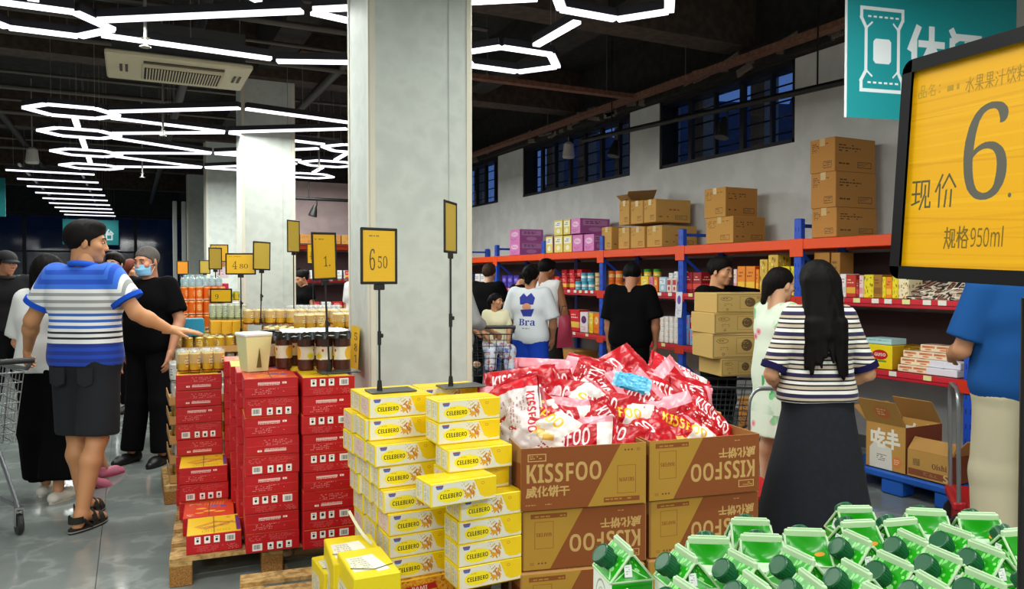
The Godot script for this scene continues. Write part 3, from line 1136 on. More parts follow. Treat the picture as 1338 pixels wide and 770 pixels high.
func rack(label: String, x: float, depth: float, zs: Array, X: Transform3D, lift := 0.0) -> void:
	var blue := mat("1e4fc4", 0.4)
	var orange := mat("ee4c0a", 0.45)
	var red := mat("b81f2e", 0.4)
	var o := thing("storage_rack", label, "rack")
	o.transform = X
	for z in zs:
		for xx in [x, x + depth]:
			var g := Geo.new()
			g.box(Vector3(xx + 0.03, 0.97 + lift / 2, z), Vector3(0.055, 1.94 + lift, 0.075), Basis.IDENTITY, 0.006)
			var p := part("post", g, blue, o)
			if xx == x:
				var s := Geo.new()
				for k in 18:
					for q in [-0.016, 0.016]:
						s.box(Vector3(xx + 0.0022, 0.15 + 0.1 * k, z + q), Vector3(0.001, 0.035, 0.008))
				part("slots", s, mat("0f2c78", 0.6), p)
		var b := Geo.new()
		for y in [0.15, 1.88 + lift]:
			b.box(Vector3(x + depth / 2 + 0.03, y, z), Vector3(depth - 0.05, 0.03, 0.025))
		for y in [0.2, 0.75, 1.3]:
			b.tube([Vector3(x + 0.06, y + 0.35, z), Vector3(x + depth, y, z)], 0.016, 6)
		part("brace", b, blue, o)
	for i in zs.size() - 1:
		var z0: float = zs[i + 1]
		var z1: float = zs[i]
		var zc := (z0 + z1) / 2
		var ln := z1 - z0
		for k in 3:
			var y: float = SHELF[k] + (lift if k == 2 else lift * 0.5)
			var top := k == 2
			for xx in [x - 0.004, x + depth + 0.02]:
				var g := Geo.new()
				g.box(Vector3(xx + 0.02, y - (0.045 if top else 0.034), zc), Vector3(0.04, 0.085 if top else 0.062, ln - 0.08), Basis.IDENTITY, 0.004)
				var bm := part("beam", g, orange if top else red, o)
				if xx < x:
					for zz in [z0 + 0.035, z1 - 0.035]:
						var cl := Geo.new()
						cl.box(Vector3(xx - 0.002, y - (0.075 if top else 0.045), zz), Vector3(0.01, 0.15 if top else 0.09, 0.07), Basis.IDENTITY, 0.002)
						part("bracket", cl, orange if top else mat("d03018", 0.4), bm)
			var g2 := Geo.new()
			g2.box(Vector3(x + depth / 2 + 0.02, y - 0.008, zc), Vector3(depth - 0.03, 0.014, ln - 0.03))
			var sh := part("shelf_panel", g2, mat("6b2026", 0.5) if not top else mat("8c8983", 0.5), o)
			if not top:
				var bp := Geo.new()
				var y2: float = SHELF[k + 1] + (lift if k == 1 else lift * 0.5) - 0.1
				bp.box(Vector3(x + depth + 0.004, (y + y2) / 2, zc), Vector3(0.006, y2 - y - 0.03, ln - 0.09))
				part("back_panel", bp, mat("4a3535", 0.7), o)
				var rail := Geo.new()
				rail.box(Vector3(x - 0.008, y - 0.018, zc), Vector3(0.006, 0.036, ln - 0.1))
				part("label_rail", rail, mat("cf2a38", 0.35), sh)
				var n := 9 if k == 1 else 4
				if i > 4:
					n = 5
				for q in n:
					var zz := z0 + 0.1 + (ln - 0.2) * (q + 0.5) / n + rng.randf_range(-0.03, 0.03)
					var tg := Geo.new()
					tg.box(Vector3(x - 0.0125, y - 0.018, zz), Vector3(0.003, 0.034, 0.06))
					tg.box(Vector3(x - 0.0145, y - 0.018, zz - 0.018), Vector3(0.001, 0.026, 0.016))
					part("price_tag", tg, mat("e9e6da", 0.5) if q % 3 else mat("e8e39a", 0.5), sh)

# ---------------------------------------------------------------- printed pack faces
var packs := {}
var atlas: Image
var atlas_mats := []
func pack_face(base: String, accent: String, ink: String, style := 0) -> StandardMaterial3D:
	# every small pack print is one cell of a single sheet, handed to the materials when all are drawn
	var key := "%s %s %s %d" % [base, accent, ink, style]
	if packs.has(key):
		return packs[key]
	if atlas == null:
		atlas = sheet(768, 768, "808080")
	var k := atlas_mats.size()
	var im := sheet(64, 80, base)
	match style:
		0:
			disc(im, Vector2(32, 30), Vector2(22, 15), Color(accent))
			small_print(im, Rect2(16, 24, 34, 12), 2, Color(ink), 0.9)
			small_print(im, Rect2(8, 58, 48, 14), 3, Color(ink), 0.6)
		1:
			im.fill_rect(Rect2i(0, 44, 64, 22), Color(accent))
			small_print(im, Rect2(8, 14, 48, 20), 2, Color(ink), 0.9)
		2:
			im.fill_rect(Rect2i(6, 8, 52, 30), Color(accent))
			small_print(im, Rect2(12, 14, 40, 18), 2, Color(ink), 0.9)
			disc(im, Vector2(32, 58), Vector2(14, 12), Color(accent))
		3:
			for q in 26:
				disc(im, Vector2(rng.randf_range(0, 64), rng.randf_range(0, 80)), Vector2(rng.randf_range(2, 6), rng.randf_range(2, 6)), Color(accent) if q % 2 else Color(ink))
	var at := Vector2i((k % 12) * 64, (k / 12) * 80)
	atlas.blit_rect(im, Rect2i(0, 0, 64, 80), at)
	var m := StandardMaterial3D.new()
	m.roughness = 0.4
	m.uv1_scale = Vector3(62.0 / 768, 78.0 / 768, 1)
	m.uv1_offset = Vector3((at.x + 1.0) / 768, (at.y + 1.0) / 768, 0)
	atlas_mats.append(m)
	packs[key] = m
	return m

func finish_packs() -> void:
	var tx := ImageTexture.create_from_image(atlas)
	for m in atlas_mats:
		m.albedo_texture = tx

func box_thing(called: String, label: String, cat: String, group: String, c: Vector3, s: Vector3, face: Material, side: Material, turn := 0.0, tape := "") -> Node3D:
	# a closed carton: printed body and, where seen, a strip of tape
	var o := thing(called, label, cat, c - Vector3(0, s.y / 2, 0), turn, group)
	var a := Geo.new()
	var b := Geo.new()
	var d := Geo.new()
	Geo.box3(a, b, d, Vector3(0, s.y / 2, 0), s, Basis.IDENTITY, 0.004)
	part("body", [b, a, d], [face, side, side], o)
	if tape:
		var t := Geo.new()
		t.box(Vector3(0, s.y + 0.0008, 0), Vector3(s.x * 1.004, 0.0012, minf(0.05, s.z * 0.25)))
		t.box(Vector3(-s.x / 2 - 0.0008, s.y - 0.03, 0), Vector3(0.0012, 0.06, minf(0.05, s.z * 0.25)))
		part("tape", t, mat(tape, 0.3), o)
	return o

func kraft(kind: int) -> Array:
	# [long face, other faces] of a brown carton with print of one of several looks
	kind = kind % 4
	var key := "kraft%d" % kind
	if packs.has(key):
		return packs[key]
	var base: String = ["c99348", "b97e38", "d09e52", "be8440"][kind % 4]
	var r := []
	for q in 2:
		var im := sheet(160, 120, base)
		var ink := Color("6d4a28") if kind % 2 == 0 else Color("4b3522")
		for k in 500:
			im.fill_rect(Rect2i(rng.randi_range(0, 159), rng.randi_range(0, 119), rng.randi_range(2, 14), 1), Color(base).lerp(Color("7d5a30"), rng.randf_range(0.02, 0.12)))
		if q == 0:
			small_print(im, Rect2(12, 14, 60, 36), 5, ink, 0.6)
			ring(im, Rect2(88, 84, 52, 22), 2, ink)
			small_print(im, Rect2(92, 87, 44, 16), 2, ink, 0.8)
			small_print(im, Rect2(100, 16, 40, 8), 1, ink)
		else:
			if kind % 2 == 0:
				small_print(im, Rect2(60, 30, 60, 34), 2, Color("b4462c"), 0.9)
			else:
				small_print(im, Rect2(14, 22, 90, 30), 3, ink, 0.7)
			ring(im, Rect2(90, 84, 54, 20), 2, ink)
			small_print(im, Rect2(94, 88, 46, 12), 2, ink, 0.9)
			small_print(im, Rect2(14, 88, 50, 12), 1, ink)
		r.append(picture(im, 0.85))
	packs[key] = r
	return r

func rack_box(pl: float, pm: float, pr: float, yb: float, yt: float, base_y: float, called: String, label: String, cat: String, group: String, face: Material, side: Material, x0 := RACK_X + 0.03, tape := "") -> Node3D:
	# a box on the rack, its front and near end read off the photograph
	var zf := on_x(pl, yb, x0).z
	var zn := on_x(pm, yb, x0).z
	var h := on_x(pm, yt, x0).y - on_x(pm, yb, x0).y
	var x1 := x0 + 0.38 if pr <= 0 else on_z(pr, yb, zn).x
	x1 = clampf(x1, x0 + 0.12, 5.5)
	return box_thing(called, label, cat, group, Vector3((x0 + x1) / 2, base_y + h / 2, (zf + zn) / 2), Vector3(x1 - x0, h, zn - zf - 0.004), face, side, 0.0, tape)

func rack_goods() -> void:
	var top: float = SHELF[2] + 0.002
	var g := "brown cartons on top of the rack"
	# three big cartons
	var y := top
	var st := [[1060, 1093, 1152, 311, 272, "bottom"], [1059, 1092, 1145, 272, 225, "middle"], [1058, 1091, 1148, 226, 181, "top"]]
	for s in st:
		var b := rack_box(s[0], s[1], s[2], s[3], s[4], y, "carton", "%s brown carton of the three-high stack on the rack" % s[5], "carton", g, kraft(3)[0], kraft(3)[1], RACK_X + 0.03, "c9a970")
		y += on_x(s[1], s[4], 5.03).y - on_x(s[1], s[3], 5.03).y + 0.002
	y = top
	for s in [[922, 958, 1000, 318, 283, "lower"], [920, 948, 990, 283, 244, "upper"]]:
		rack_box(s[0], s[1], s[2], s[3], s[4], y, "carton", "%s brown carton of the two-high stack beside a blue post" % s[5], "carton", g, kraft(0)[0], kraft(1)[1], RACK_X + 0.03, "c9a970")
		y += on_x(s[1], s[4], 5.03).y - on_x(s[1], s[3], 5.03).y + 0.002
	# low cluster of cartons
	var cl := [[786, 799, 0, 326, 296, "leftmost in the lower row"], [808, 822, 0, 325, 297, "second in the lower row"], [824, 842, 0, 325, 297, "third in the lower row"], [845, 865, 917, 323, 295, "wide one nearest in the lower row"]]
	var hi := 0.0
	for s in cl:
		var b := rack_box(s[0], s[1], s[2], s[3], s[4], top, "carton", "brown carton of the rack's low cluster, " + s[5], "carton", g, kraft(2)[0], kraft(2)[1], RACK_X + 0.03, "d8c08a")
		hi = maxf(hi, on_x(s[1], s[4], 5.03).y - on_x(s[1], s[3], 5.03).y)
	for s in [[809, 822, 0, 296, 264, "open one with raised flaps"], [824, 840, 0, 296, 266, "middle of the upper row"], [841, 857, 909, 296, 266, "near end of the upper row"]]:
		rack_box(s[0], s[1], s[2], s[3], s[4], top + hi + 0.003, "carton", "brown carton of the rack's low cluster, " + s[5], "carton", g, kraft(2)[0], kraft(2)[1], RACK_X + 0.03, "d8c08a")
	var fl := Geo.new()
	var zz := on_x(816, 262, 5.05).z
	fl.box(Vector3(5.26, top + hi * 2 + 0.07, zz + 0.02), Vector3(0.4, 0.004, 0.16), Basis(Vector3.BACK, 0.1) * Basis(Vector3.RIGHT, -0.9))
	fl.box(Vector3(5.06, top + hi * 2 + 0.045, zz - 0.02), Vector3(0.1, 0.004, 0.2), Basis(Vector3.BACK, -0.7))
	var ow := get_node("carton_009") if has_node("carton_009") else null
	if ow:
		var m := part("flap", fl, mat("a87d45", 0.85), ow)
		m.position = -ow.position
	# pink and yellow cases
	var pg := "pink and yellow cases on top of the rack"
	var pk := pack_face("dc7fc0", "f3c5e2", "6a2b7a", 0)
	var pv := pack_face("b85aa8", "d48cc6", "3c1d52", 2)
	var ye := pack_face("e9d46a", "f6f0d8", "4462b0", 2)
	var rows := [[713, 722, 0, ye], [724, 735, 0, ye], [736, 747, 0, ye], [748, 761, 0, pk], [763, 776, 788, pk]]
	hi = 0.0
	for k in rows.size():
		var s = rows[k]
		rack_box(s[0], s[1], s[2], 330, 308, top, "case", "%s case with %s print in the lower row, %s from the far end" % ["yellow and white" if k < 3 else "pink", "blue" if k < 3 else "purple", nth(k)], "case", pg, s[3], pv)
		hi = maxf(hi, on_x(s[1], 308, 5.03).y - on_x(s[1], 330, 5.03).y)
	var rows2 := [[724, 735, 0, ye], [736, 745, 0, ye], [746, 758, 797, pk]]
	for k in rows2.size():
		var s = rows2[k]
		rack_box(s[0], s[1], s[2], 308, 288, top + hi + 0.003, "case", "%s case in the upper row, %s from the far end" % ["yellow and white" if k < 2 else "pink", nth(k)], "case", pg, s[3], pv)
	for k in 2:
		rack_box(666, 679, 710, 332 - 17 * k, 315 - 17 * k, top + 0.185 * k, "case", "%s pink case of the pair standing apart at the far end" % ["lower", "upper"][k], "case", pg, pk, pv)
	goods_near()
	goods_far()
	floor_goods()

func row(list: Array, sy: float, where: String, group: String, x0 := RACK_X + 0.05) -> void:
	# [left px, right px, top px, face, side, kind, what]
	for k in list.size():
		var s: Array = list[k]
		var zf := on_x(s[0], 380, x0).z
		var zn := on_x(s[1], 380, x0).z
		var w := zn - zf
		var h := on_x((s[0] + s[1]) / 2.0, s[2], x0).y - sy
		var c := Vector3(x0 + 0.09, sy, (zf + zn) / 2)
		var label := "%s, %s along %s" % [s[6], nth(k), where]
		if s[5] == "tin":
			tin(label, c, minf(w * 0.48, 0.07), h, s[3], s[4], group)
		else:
			box_thing(s[5], label, s[5], group, c + Vector3(0, h / 2, 0), Vector3(0.16, h, w - 0.003), s[3], s[4])

func tin(label: String, at: Vector3, r: float, h: float, face: Material, lid: Material, group: String, called := "tin") -> Node3D:
	var o := thing(called, label, called, at, 0.0, group)
	var g := Geo.new()
	g.lathe([Vector2(0, 0), Vector2(r * 0.96, 0), Vector2(r, h * 0.04), Vector2(r, h * 0.8)], 14, Transform3D(Basis(Vector3.UP, 1.2), Vector3.ZERO))
	part("body", g, face, o)
	g = Geo.new()
	g.lathe([Vector2(r * 0.98, h * 0.8), Vector2(r * 1.03, h * 0.81), Vector2(r * 1.03, h * 0.98), Vector2(r * 0.97, h), Vector2(0, h)], 14)
	part("lid", g, lid, o)
	return o

func goods_near() -> void:
	var s1: float = SHELF[1] + 0.001
	var s0: float = SHELF[0] + 0.001
	var red := pack_face("c8321e", "e8b23a", "f4e3c0", 1)
	var dred := pack_face("9c1420", "e04a3a", "f2d0b0", 1)
	var pinkw := pack_face("f0d3cf", "e89aa5", "a04050", 1)
	var yel := pack_face("f3dc1e", "c9c71a", "5a7a1c", 3)
	var brn := pack_face("a87424", "8a5a1c", "5d3a12", 1)
	var org := pack_face("ee8a1a", "f4c53a", "8a3a0c", 1)
	var crm := pack_face("efe3bb", "d9a84c", "7e5a1e", 3)
	var gold := pack_face("d8b040", "f2e08a", "8a6a1a", 3)
	var wht := pack_face("efeceb", "d8d4d4", "b05050", 1)
	var plain := mat("d8a838", 0.5)
	row([[1062, 1082, 330, brn, mat("9a6a2a", 0.8), "carton", "brown box"], [1084, 1096, 330, brn, mat("9a6a2a", 0.8), "carton", "brown box"], [1096, 1104, 358, wht, wht, "pack", "white pack"], [1104, 1117, 359, red, red, "pack", "tall red pack"], [1117, 1121, 365, dred, dred, "pack", "narrow dark red pack"], [1121, 1127, 360, pinkw, pinkw, "pack", "pale pink pack"], [1127, 1140, 359, yel, yel, "pack", "bright yellow spotted pack"], [1140, 1151, 359, brn, brn, "pack", "brown pack"], [1151, 1156, 362, yel, plain, "pack", "slim yellow pack"], [1156, 1164, 362, org, org, "pack", "orange pack"], [1164, 1172, 360, yel, plain, "pack", "yellow pack"], [1172, 1186, 364, crm, crm, "pack", "cream pack with golden spots"]], s1, "the middle shelf right of the long-haired woman", "upright snack packs on the middle shelf")
	# heap of small flat chocolate packs
	var dk := [pack_face("2a1a16", "efe6d4", "a8402a", 2), pack_face("efe6d4", "2a1a16", "8a4a2a", 2), pack_face("5a2a1e", "e8d8c0", "f0e0d0", 1), pack_face("e7dcc2", "d86a3a", "3a2018", 1)]
	for k in 34:
		var col := k % 11
		var lay := k / 11
		var z := on_x(1190 + 7.0 * col + 3 * (lay % 2), 380, 5.06).z
		var o := thing("chocolate_pack", "flat chocolate pack in the shelf heap, %s layer, %s from the far end" % [["bottom", "second", "third", "top"][lay], nth(col)], "pack", Vector3(5.1 + 0.05 * lay + rng.randf_range(-0.01, 0.01), s1 + 0.025 + 0.034 * lay, z), rng.randf_range(-0.5, 0.5), "heap of chocolate packs")
		var p := Geo.new()
		p.box(Vector3.ZERO, Vector3(0.11, 0.022, 0.075), Basis(Vector3.BACK, 0.35 + rng.randf_range(-0.15, 0.15)), 0.005)
		part("wrapper", p, dk[(k * 7 + lay) % 4], o)
	# bay behind the man with the cartons
	row([[893, 903, 356, dred, dred, "pack", "dark red pack"], [904, 915, 356, dred, dred, "pack", "dark red pack"], [957, 961, 352, pinkw, pinkw, "pack", "pale pink pack"], [962, 972, 348, org, org, "pack", "orange box"], [973, 985, 348, org, mat("d8401a", 0.4), "pack", "orange box with red end"], [986, 990, 352, org, org, "pack", "narrow orange pack"], [991, 1001, 339, gold, gold, "pouch", "tall golden pouch"], [1002, 1015, 333, gold, gold, "pouch", "tall golden pouch"], [1018, 1030, 348, yel, plain, "pack", "yellow box"], [1031, 1041, 348, yel, plain, "pack", "yellow box"], [1047, 1062, 346, yel, plain, "pack", "yellow box beyond the post"]], s1, "the middle shelf behind the man with the cartons", "packs behind the carrying man")
	var bp := pack_face("7fb4e0", "e87aa0", "f6f0e8", 0)
	var rp := pack_face("d8283a", "f2e0e0", "f6f0e8", 2)
	row([[890, 899, 430, bp, rp, "pack", "blue and pink pack"], [900, 911, 430, bp, rp, "pack", "blue and pink pack"], [912, 917, 412, org, org, "pack", "yellow and orange pack"]], s0, "the low shelf left of the carried cartons", "packs on the low shelf by the cartons")
	for k in 2:
		box_thing("pack", "blue and pink pack in the upper row, %s along the low shelf" % nth(k), "pack", "packs on the low shelf by the cartons", Vector3(5.14, s0 + 0.225, on_x(896 + 11 * k, 430, 5.05).z), Vector3(0.16, 0.15, 0.08), bp, rp)
	# low shelf right of the long-haired woman
	var lemon := sheet(128, 128, "f0d516")
	disc(lemon, Vector2(66, 52), Vector2(42, 28), Color("c01818"))
	latin(lemon, "GUSO", Rect2(36, 42, 60, 18), Color("f6f0e0"))
	lemon.fill_rect(Rect2i(34, 82, 66, 10), Color("5a9a2a"))
	var lm := picture(lemon, 0.45)
	box_thing("biscuit_box", "yellow box with a red oval logo on the low shelf", "box", "yellow boxes on the low shelf", Vector3(5.11, s0 + 0.09, on_x(1148, 470, 5.03).z), Vector3(0.14, 0.18, 0.21), lm, mat("cda21a", 0.5))
	for k in 3:
		box_thing("biscuit_box", "yellow-brown box behind the one with the red oval, %s from it" % nth(k), "box", "yellow boxes on the low shelf", Vector3(5.27 + 0.13 * k, s0 + 0.08, on_x(1148, 470, 5.03).z + 0.02), Vector3(0.11, 0.16, 0.2), mat("cda21a", 0.5), pack_face("cf9f1c", "b03a1a", "b03a1a", 0))
	box_thing("flat_box", "pale blue flat box lying on the yellow boxes", "box", "", Vector3(5.13, s0 + 0.205, on_x(1146, 448, 5.03).z), Vector3(0.17, 0.045, 0.22), pack_face("a8d4d4", "c8e4e0", "4a7a8a", 1), mat("b4d8d6", 0.5))
	var cr := pack_face("efdcc0", "d88a5a", "a03a2a", 2)
	var wb := mat("e3e0ea", 0.5)
	var cs := [[0, 0, 0], [0, 1, 0], [0, 2, 0], [1, 0, 0], [1, 1, 0], [1, 2, 0], [2, 0, 1], [2, 1, 1], [2, 2, 0], [1, 3, 0], [2, 3, 0], [3, 0, 1], [3, 1, 1]]
	for k in cs.size():
		var q = cs[k]
		box_thing("sweets_box", "small %s box on the low shelf, column %s, %s from the bottom" % ["white" if q[2] else "cream and red", ["one", "two", "three", "four"][q[0]], nth(q[1])], "box", "small boxes piled on the low shelf", Vector3(5.1 + 0.03 * q[1], s0 + 0.025 + 0.051 * q[1], on_x(1182 + 19 * q[0], 490, 5.03).z), Vector3(0.13, 0.049, 0.125), wb if q[2] else cr, wb if q[2] else cr, rng.randf_range(-0.08, 0.08))

func goods_far() -> void:
	var s1: float = SHELF[1] + 0.001
	var s0: float = SHELF[0] + 0.001
	var green := mat("2f9a2a", 0.4)
	var org := pack_face("ee7a1a", "f4d08a", "8a3a0c", 0)
	var wht := pack_face("eeeeee", "d8d4d4", "55505a", 1)
	var ay := pack_face("e9ddd6", "c03a3a", "c03a3a", 2)
	var yel := pack_face("f3c81e", "f6e68a", "8a5a1c", 0)
	var pnk := pack_face("d87a9a", "f0c8d4", "7a2a4a", 1)
	var lb := pack_face("a8c8dc", "e8f0f4", "3a6a9a", 2)
	var grp := "jars and tins on the far middle shelf"
	for t in 2:
		for k in 2:
			tin("orange tin left of the man in black, %s tier, %s from the blue post" % [["lower", "upper"][t], nth(k)], Vector3(5.12, s1 + 0.118 * t, on_x(794 + 9.5 * k, 370, 5.06).z), 0.041, 0.115, org, mat("e06a12", 0.4), grp)
	for k in 4:
		tin("jar with green lid, %s from the far end of the row" % nth(k), Vector3(5.3, s1 + 0.1, on_x(816 + 12.5 * k, 365, 5.24).z), 0.045, 0.15, org if k < 2 else yel, green, grp, "jar")
		box_thing("riser_box", "plain orange box under a green-lidded jar, %s of its row" % nth(k), "box", grp, Vector3(5.3, s1 + 0.05, on_x(816 + 12.5 * k, 365, 5.24).z), Vector3(0.1, 0.098, 0.095), org, org)
	row([[836, 846, 361, yel, yel, "pack", "yellow pack"], [847, 852, 362, pnk, pnk, "pack", "pink pack"], [853, 858, 362, org, org, "pack", "orange pack"], [860, 869, 362, lb, lb, "pack", "pale blue and white pack"], [870, 876, 364, ay, ay, "pack", "white pack with red print"], [877, 883, 364, ay, ay, "pack", "white pack with red print"]], s1, "the middle shelf right of the man in black", "packs right of the man in black")
	for k in 2:
		box_thing("pack", "plain white pack standing on others by the blue post, %s" % ["farther", "nearer"][k], "pack", "packs right of the man in black", Vector3(5.14, s1 + 0.165, on_x(874 + 7 * k, 358, 5.05).z), Vector3(0.14, 0.075 + 0.03 * k, 0.06), wht, wht)
	var wb := pack_face("efeeec", "f0d8c0", "e08a3a", 1)
	for c in 5:
		for t in 5:
			if c == 0 and t > 3:
				continue
			box_thing("white_box", "small white box, %s stack from the far end, %s from the bottom" % [nth(c), nth(t)], "box", "stacks of white boxes on the low shelf", Vector3(5.1, s0 + 0.027 + 0.055 * t, on_x(858.5 + 6.2 * c, 440, 5.04).z), Vector3(0.13, 0.053, 0.058), wb, wb)
	# red tubs and blue tins
	var rd := pack_face("d01a28", "e8c04a", "f4e3d0", 1)
	var bl := pack_face("4ab0cc", "e8f0f0", "f6f6f0", 0)
	var cm := pack_face("e8d8a8", "c08a4a", "7a3a2a", 0)
	var rg := "red boxes and blue tins on the far shelf"
	for k in 4:
		box_thing("gift_box", "red gift box on the far middle shelf, %s of the front row" % nth(k), "box", rg, Vector3(5.12, s1 + 0.085, on_x(717 + 10.0 * k, 370, 5.04).z), Vector3(0.15, 0.17, 0.115), rd, rd)
		if k > 0:
			box_thing("gift_box", "red gift box on the far middle shelf, %s of the row behind" % nth(k - 1), "box", rg, Vector3(5.32, s1 + 0.13, on_x(726 + 10.0 * k, 360, 5.24).z), Vector3(0.14, 0.26, 0.115), rd, rd)
	for k in 3:
		tin("blue tin on the far middle shelf, %s of the lower tier" % nth(k), Vector3(5.1, s1, on_x(751 + 8.5 * k, 372, 5.04).z), 0.043, 0.105, bl, mat("3f9fbc", 0.4), rg)
	for k in 2:
		tin("blue tin on the far middle shelf, %s of the upper tier" % nth(k), Vector3(5.1, s1 + 0.107, on_x(758.5 + 8.5 * k, 360, 5.04).z), 0.043, 0.105, bl, mat("3f9fbc", 0.4), rg)
		tin("cream tin beside the blue tins, %s tier" % ["lower", "upper"][k], Vector3(5.1, s1 + 0.107 * k, on_x(777, 372, 5.04).z), 0.043, 0.105, cm, mat("d8b878", 0.4), rg)
	row([[731, 743, 405, rd, rd, "gift_box", "large red box"], [744, 756, 405, rd, rd, "gift_box", "large red box"], [757, 767, 408, pack_face("e8d8dc", "4a2a6a", "c03a5a", 0), wht, "pack", "white and purple pack"], [769, 774, 409, yel, yel, "pack", "yellow pack"], [775, 782, 409, org, yel, "pack", "orange and yellow pack"], [789, 798, 418, rd, wht, "pack", "red and white pack beyond the post"]], s0, "the far low shelf", "packs on the far low shelf")
	var pu := pack_face("3a2a9a", "7a6ad0", "d8d0f0", 0)
	row([[620, 626, 358, wht, wht, "pack", "white pack"], [627, 633, 358, wht, wht, "pack", "white pack"], [655, 661, 360, pu, pu, "pack", "purple pack"], [662, 669, 360, pu, pu, "pack", "purple pack"], [670, 677, 360, pu, pu, "pack", "purple pack"], [690, 697, 362, rd, rd, "gift_box", "red box"], [700, 708, 362, rd, rd, "gift_box", "red box"]], s1, "the farthest middle shelf", "packs on the farthest shelf")
	# goods on the rack by the partition
	for k in 9:
		box_thing("pack", "small red and white pack on the far rack, middle shelf, %s from the left" % nth(k), "pack", "packs on the far rack", Vector3(2.5 + 0.2 * k, SHELF[1] + 0.132 + 0.075, -13.62), Vector3(0.15, 0.15, 0.12), wht, rd if k % 2 else wht)
		box_thing("pack", "small red and white pack on the far rack, low shelf, %s from the left" % nth(k), "pack", "packs on the far rack", Vector3(2.5 + 0.2 * k, SHELF[0] + 0.132 + 0.06, -13.62), Vector3(0.16, 0.12, 0.12), rd if k % 3 else wht, rd if k % 3 else wht)
		box_thing("carton", "brown carton on top of the far rack, %s from the left" % nth(k), "carton", "cartons on the far rack", Vector3(2.5 + 0.24 * k, SHELF[2] + 0.262 + 0.08, -13.6), Vector3(0.22, 0.16, 0.3), kraft(k)[0], kraft(k)[1])

func open_carton(label: String, c: Vector3, s: Vector3, turn: float, faces: Array, inner: Material, flaps: Array, group := "") -> Node3D:
	# walls with thickness, a bottom, and flaps [edge axis sign, angle]
	var o := thing("open_carton", label, "carton", c, turn, group)
	var w := 0.006
	var a := Geo.new()
	var b := Geo.new()
	var q := Geo.new()
	for sg in [1, -1]:
		Geo.box3(a, q, q, Vector3(0, s.y / 2, sg * (s.z / 2 - w / 2)), Vector3(s.x, s.y, w))
		Geo.box3(q, b, q, Vector3(sg * (s.x / 2 - w / 2), s.y / 2, 0), Vector3(w, s.y, s.z - 2 * w))
	q.box(Vector3(0, w / 2, 0), Vector3(s.x, w, s.z))
	part("body", [a, b, q], [faces[0], faces[1], inner], o)
	for f in flaps:
		var g := Geo.new()
		var gp := Geo.new()
		var along: float = s.x if f[0] == "z" else s.z
		var ln: float = f[3] if f.size() > 3 else 0.5 * (s.z if f[0] == "z" else s.x)
		Geo.box3(gp, g, g, Vector3(0, ln / 2, 0), Vector3(along - 0.004, ln, w * 0.8))
		var m := part("flap", [gp, g], [f[4] if f.size() > 4 else inner, inner], o)
		if f[0] == "z":
			m.transform = Transform3D(Basis(Vector3.RIGHT, f[1] * f[2]), Vector3(0, s.y, f[1] * (s.z / 2 - w / 2)))
		else:
			m.transform = Transform3D(Basis(Vector3.BACK, -f[1] * f[2]) * Basis(Vector3.UP, PI / 2), Vector3(f[1] * (s.x / 2 - w / 2), s.y, 0))
	return o

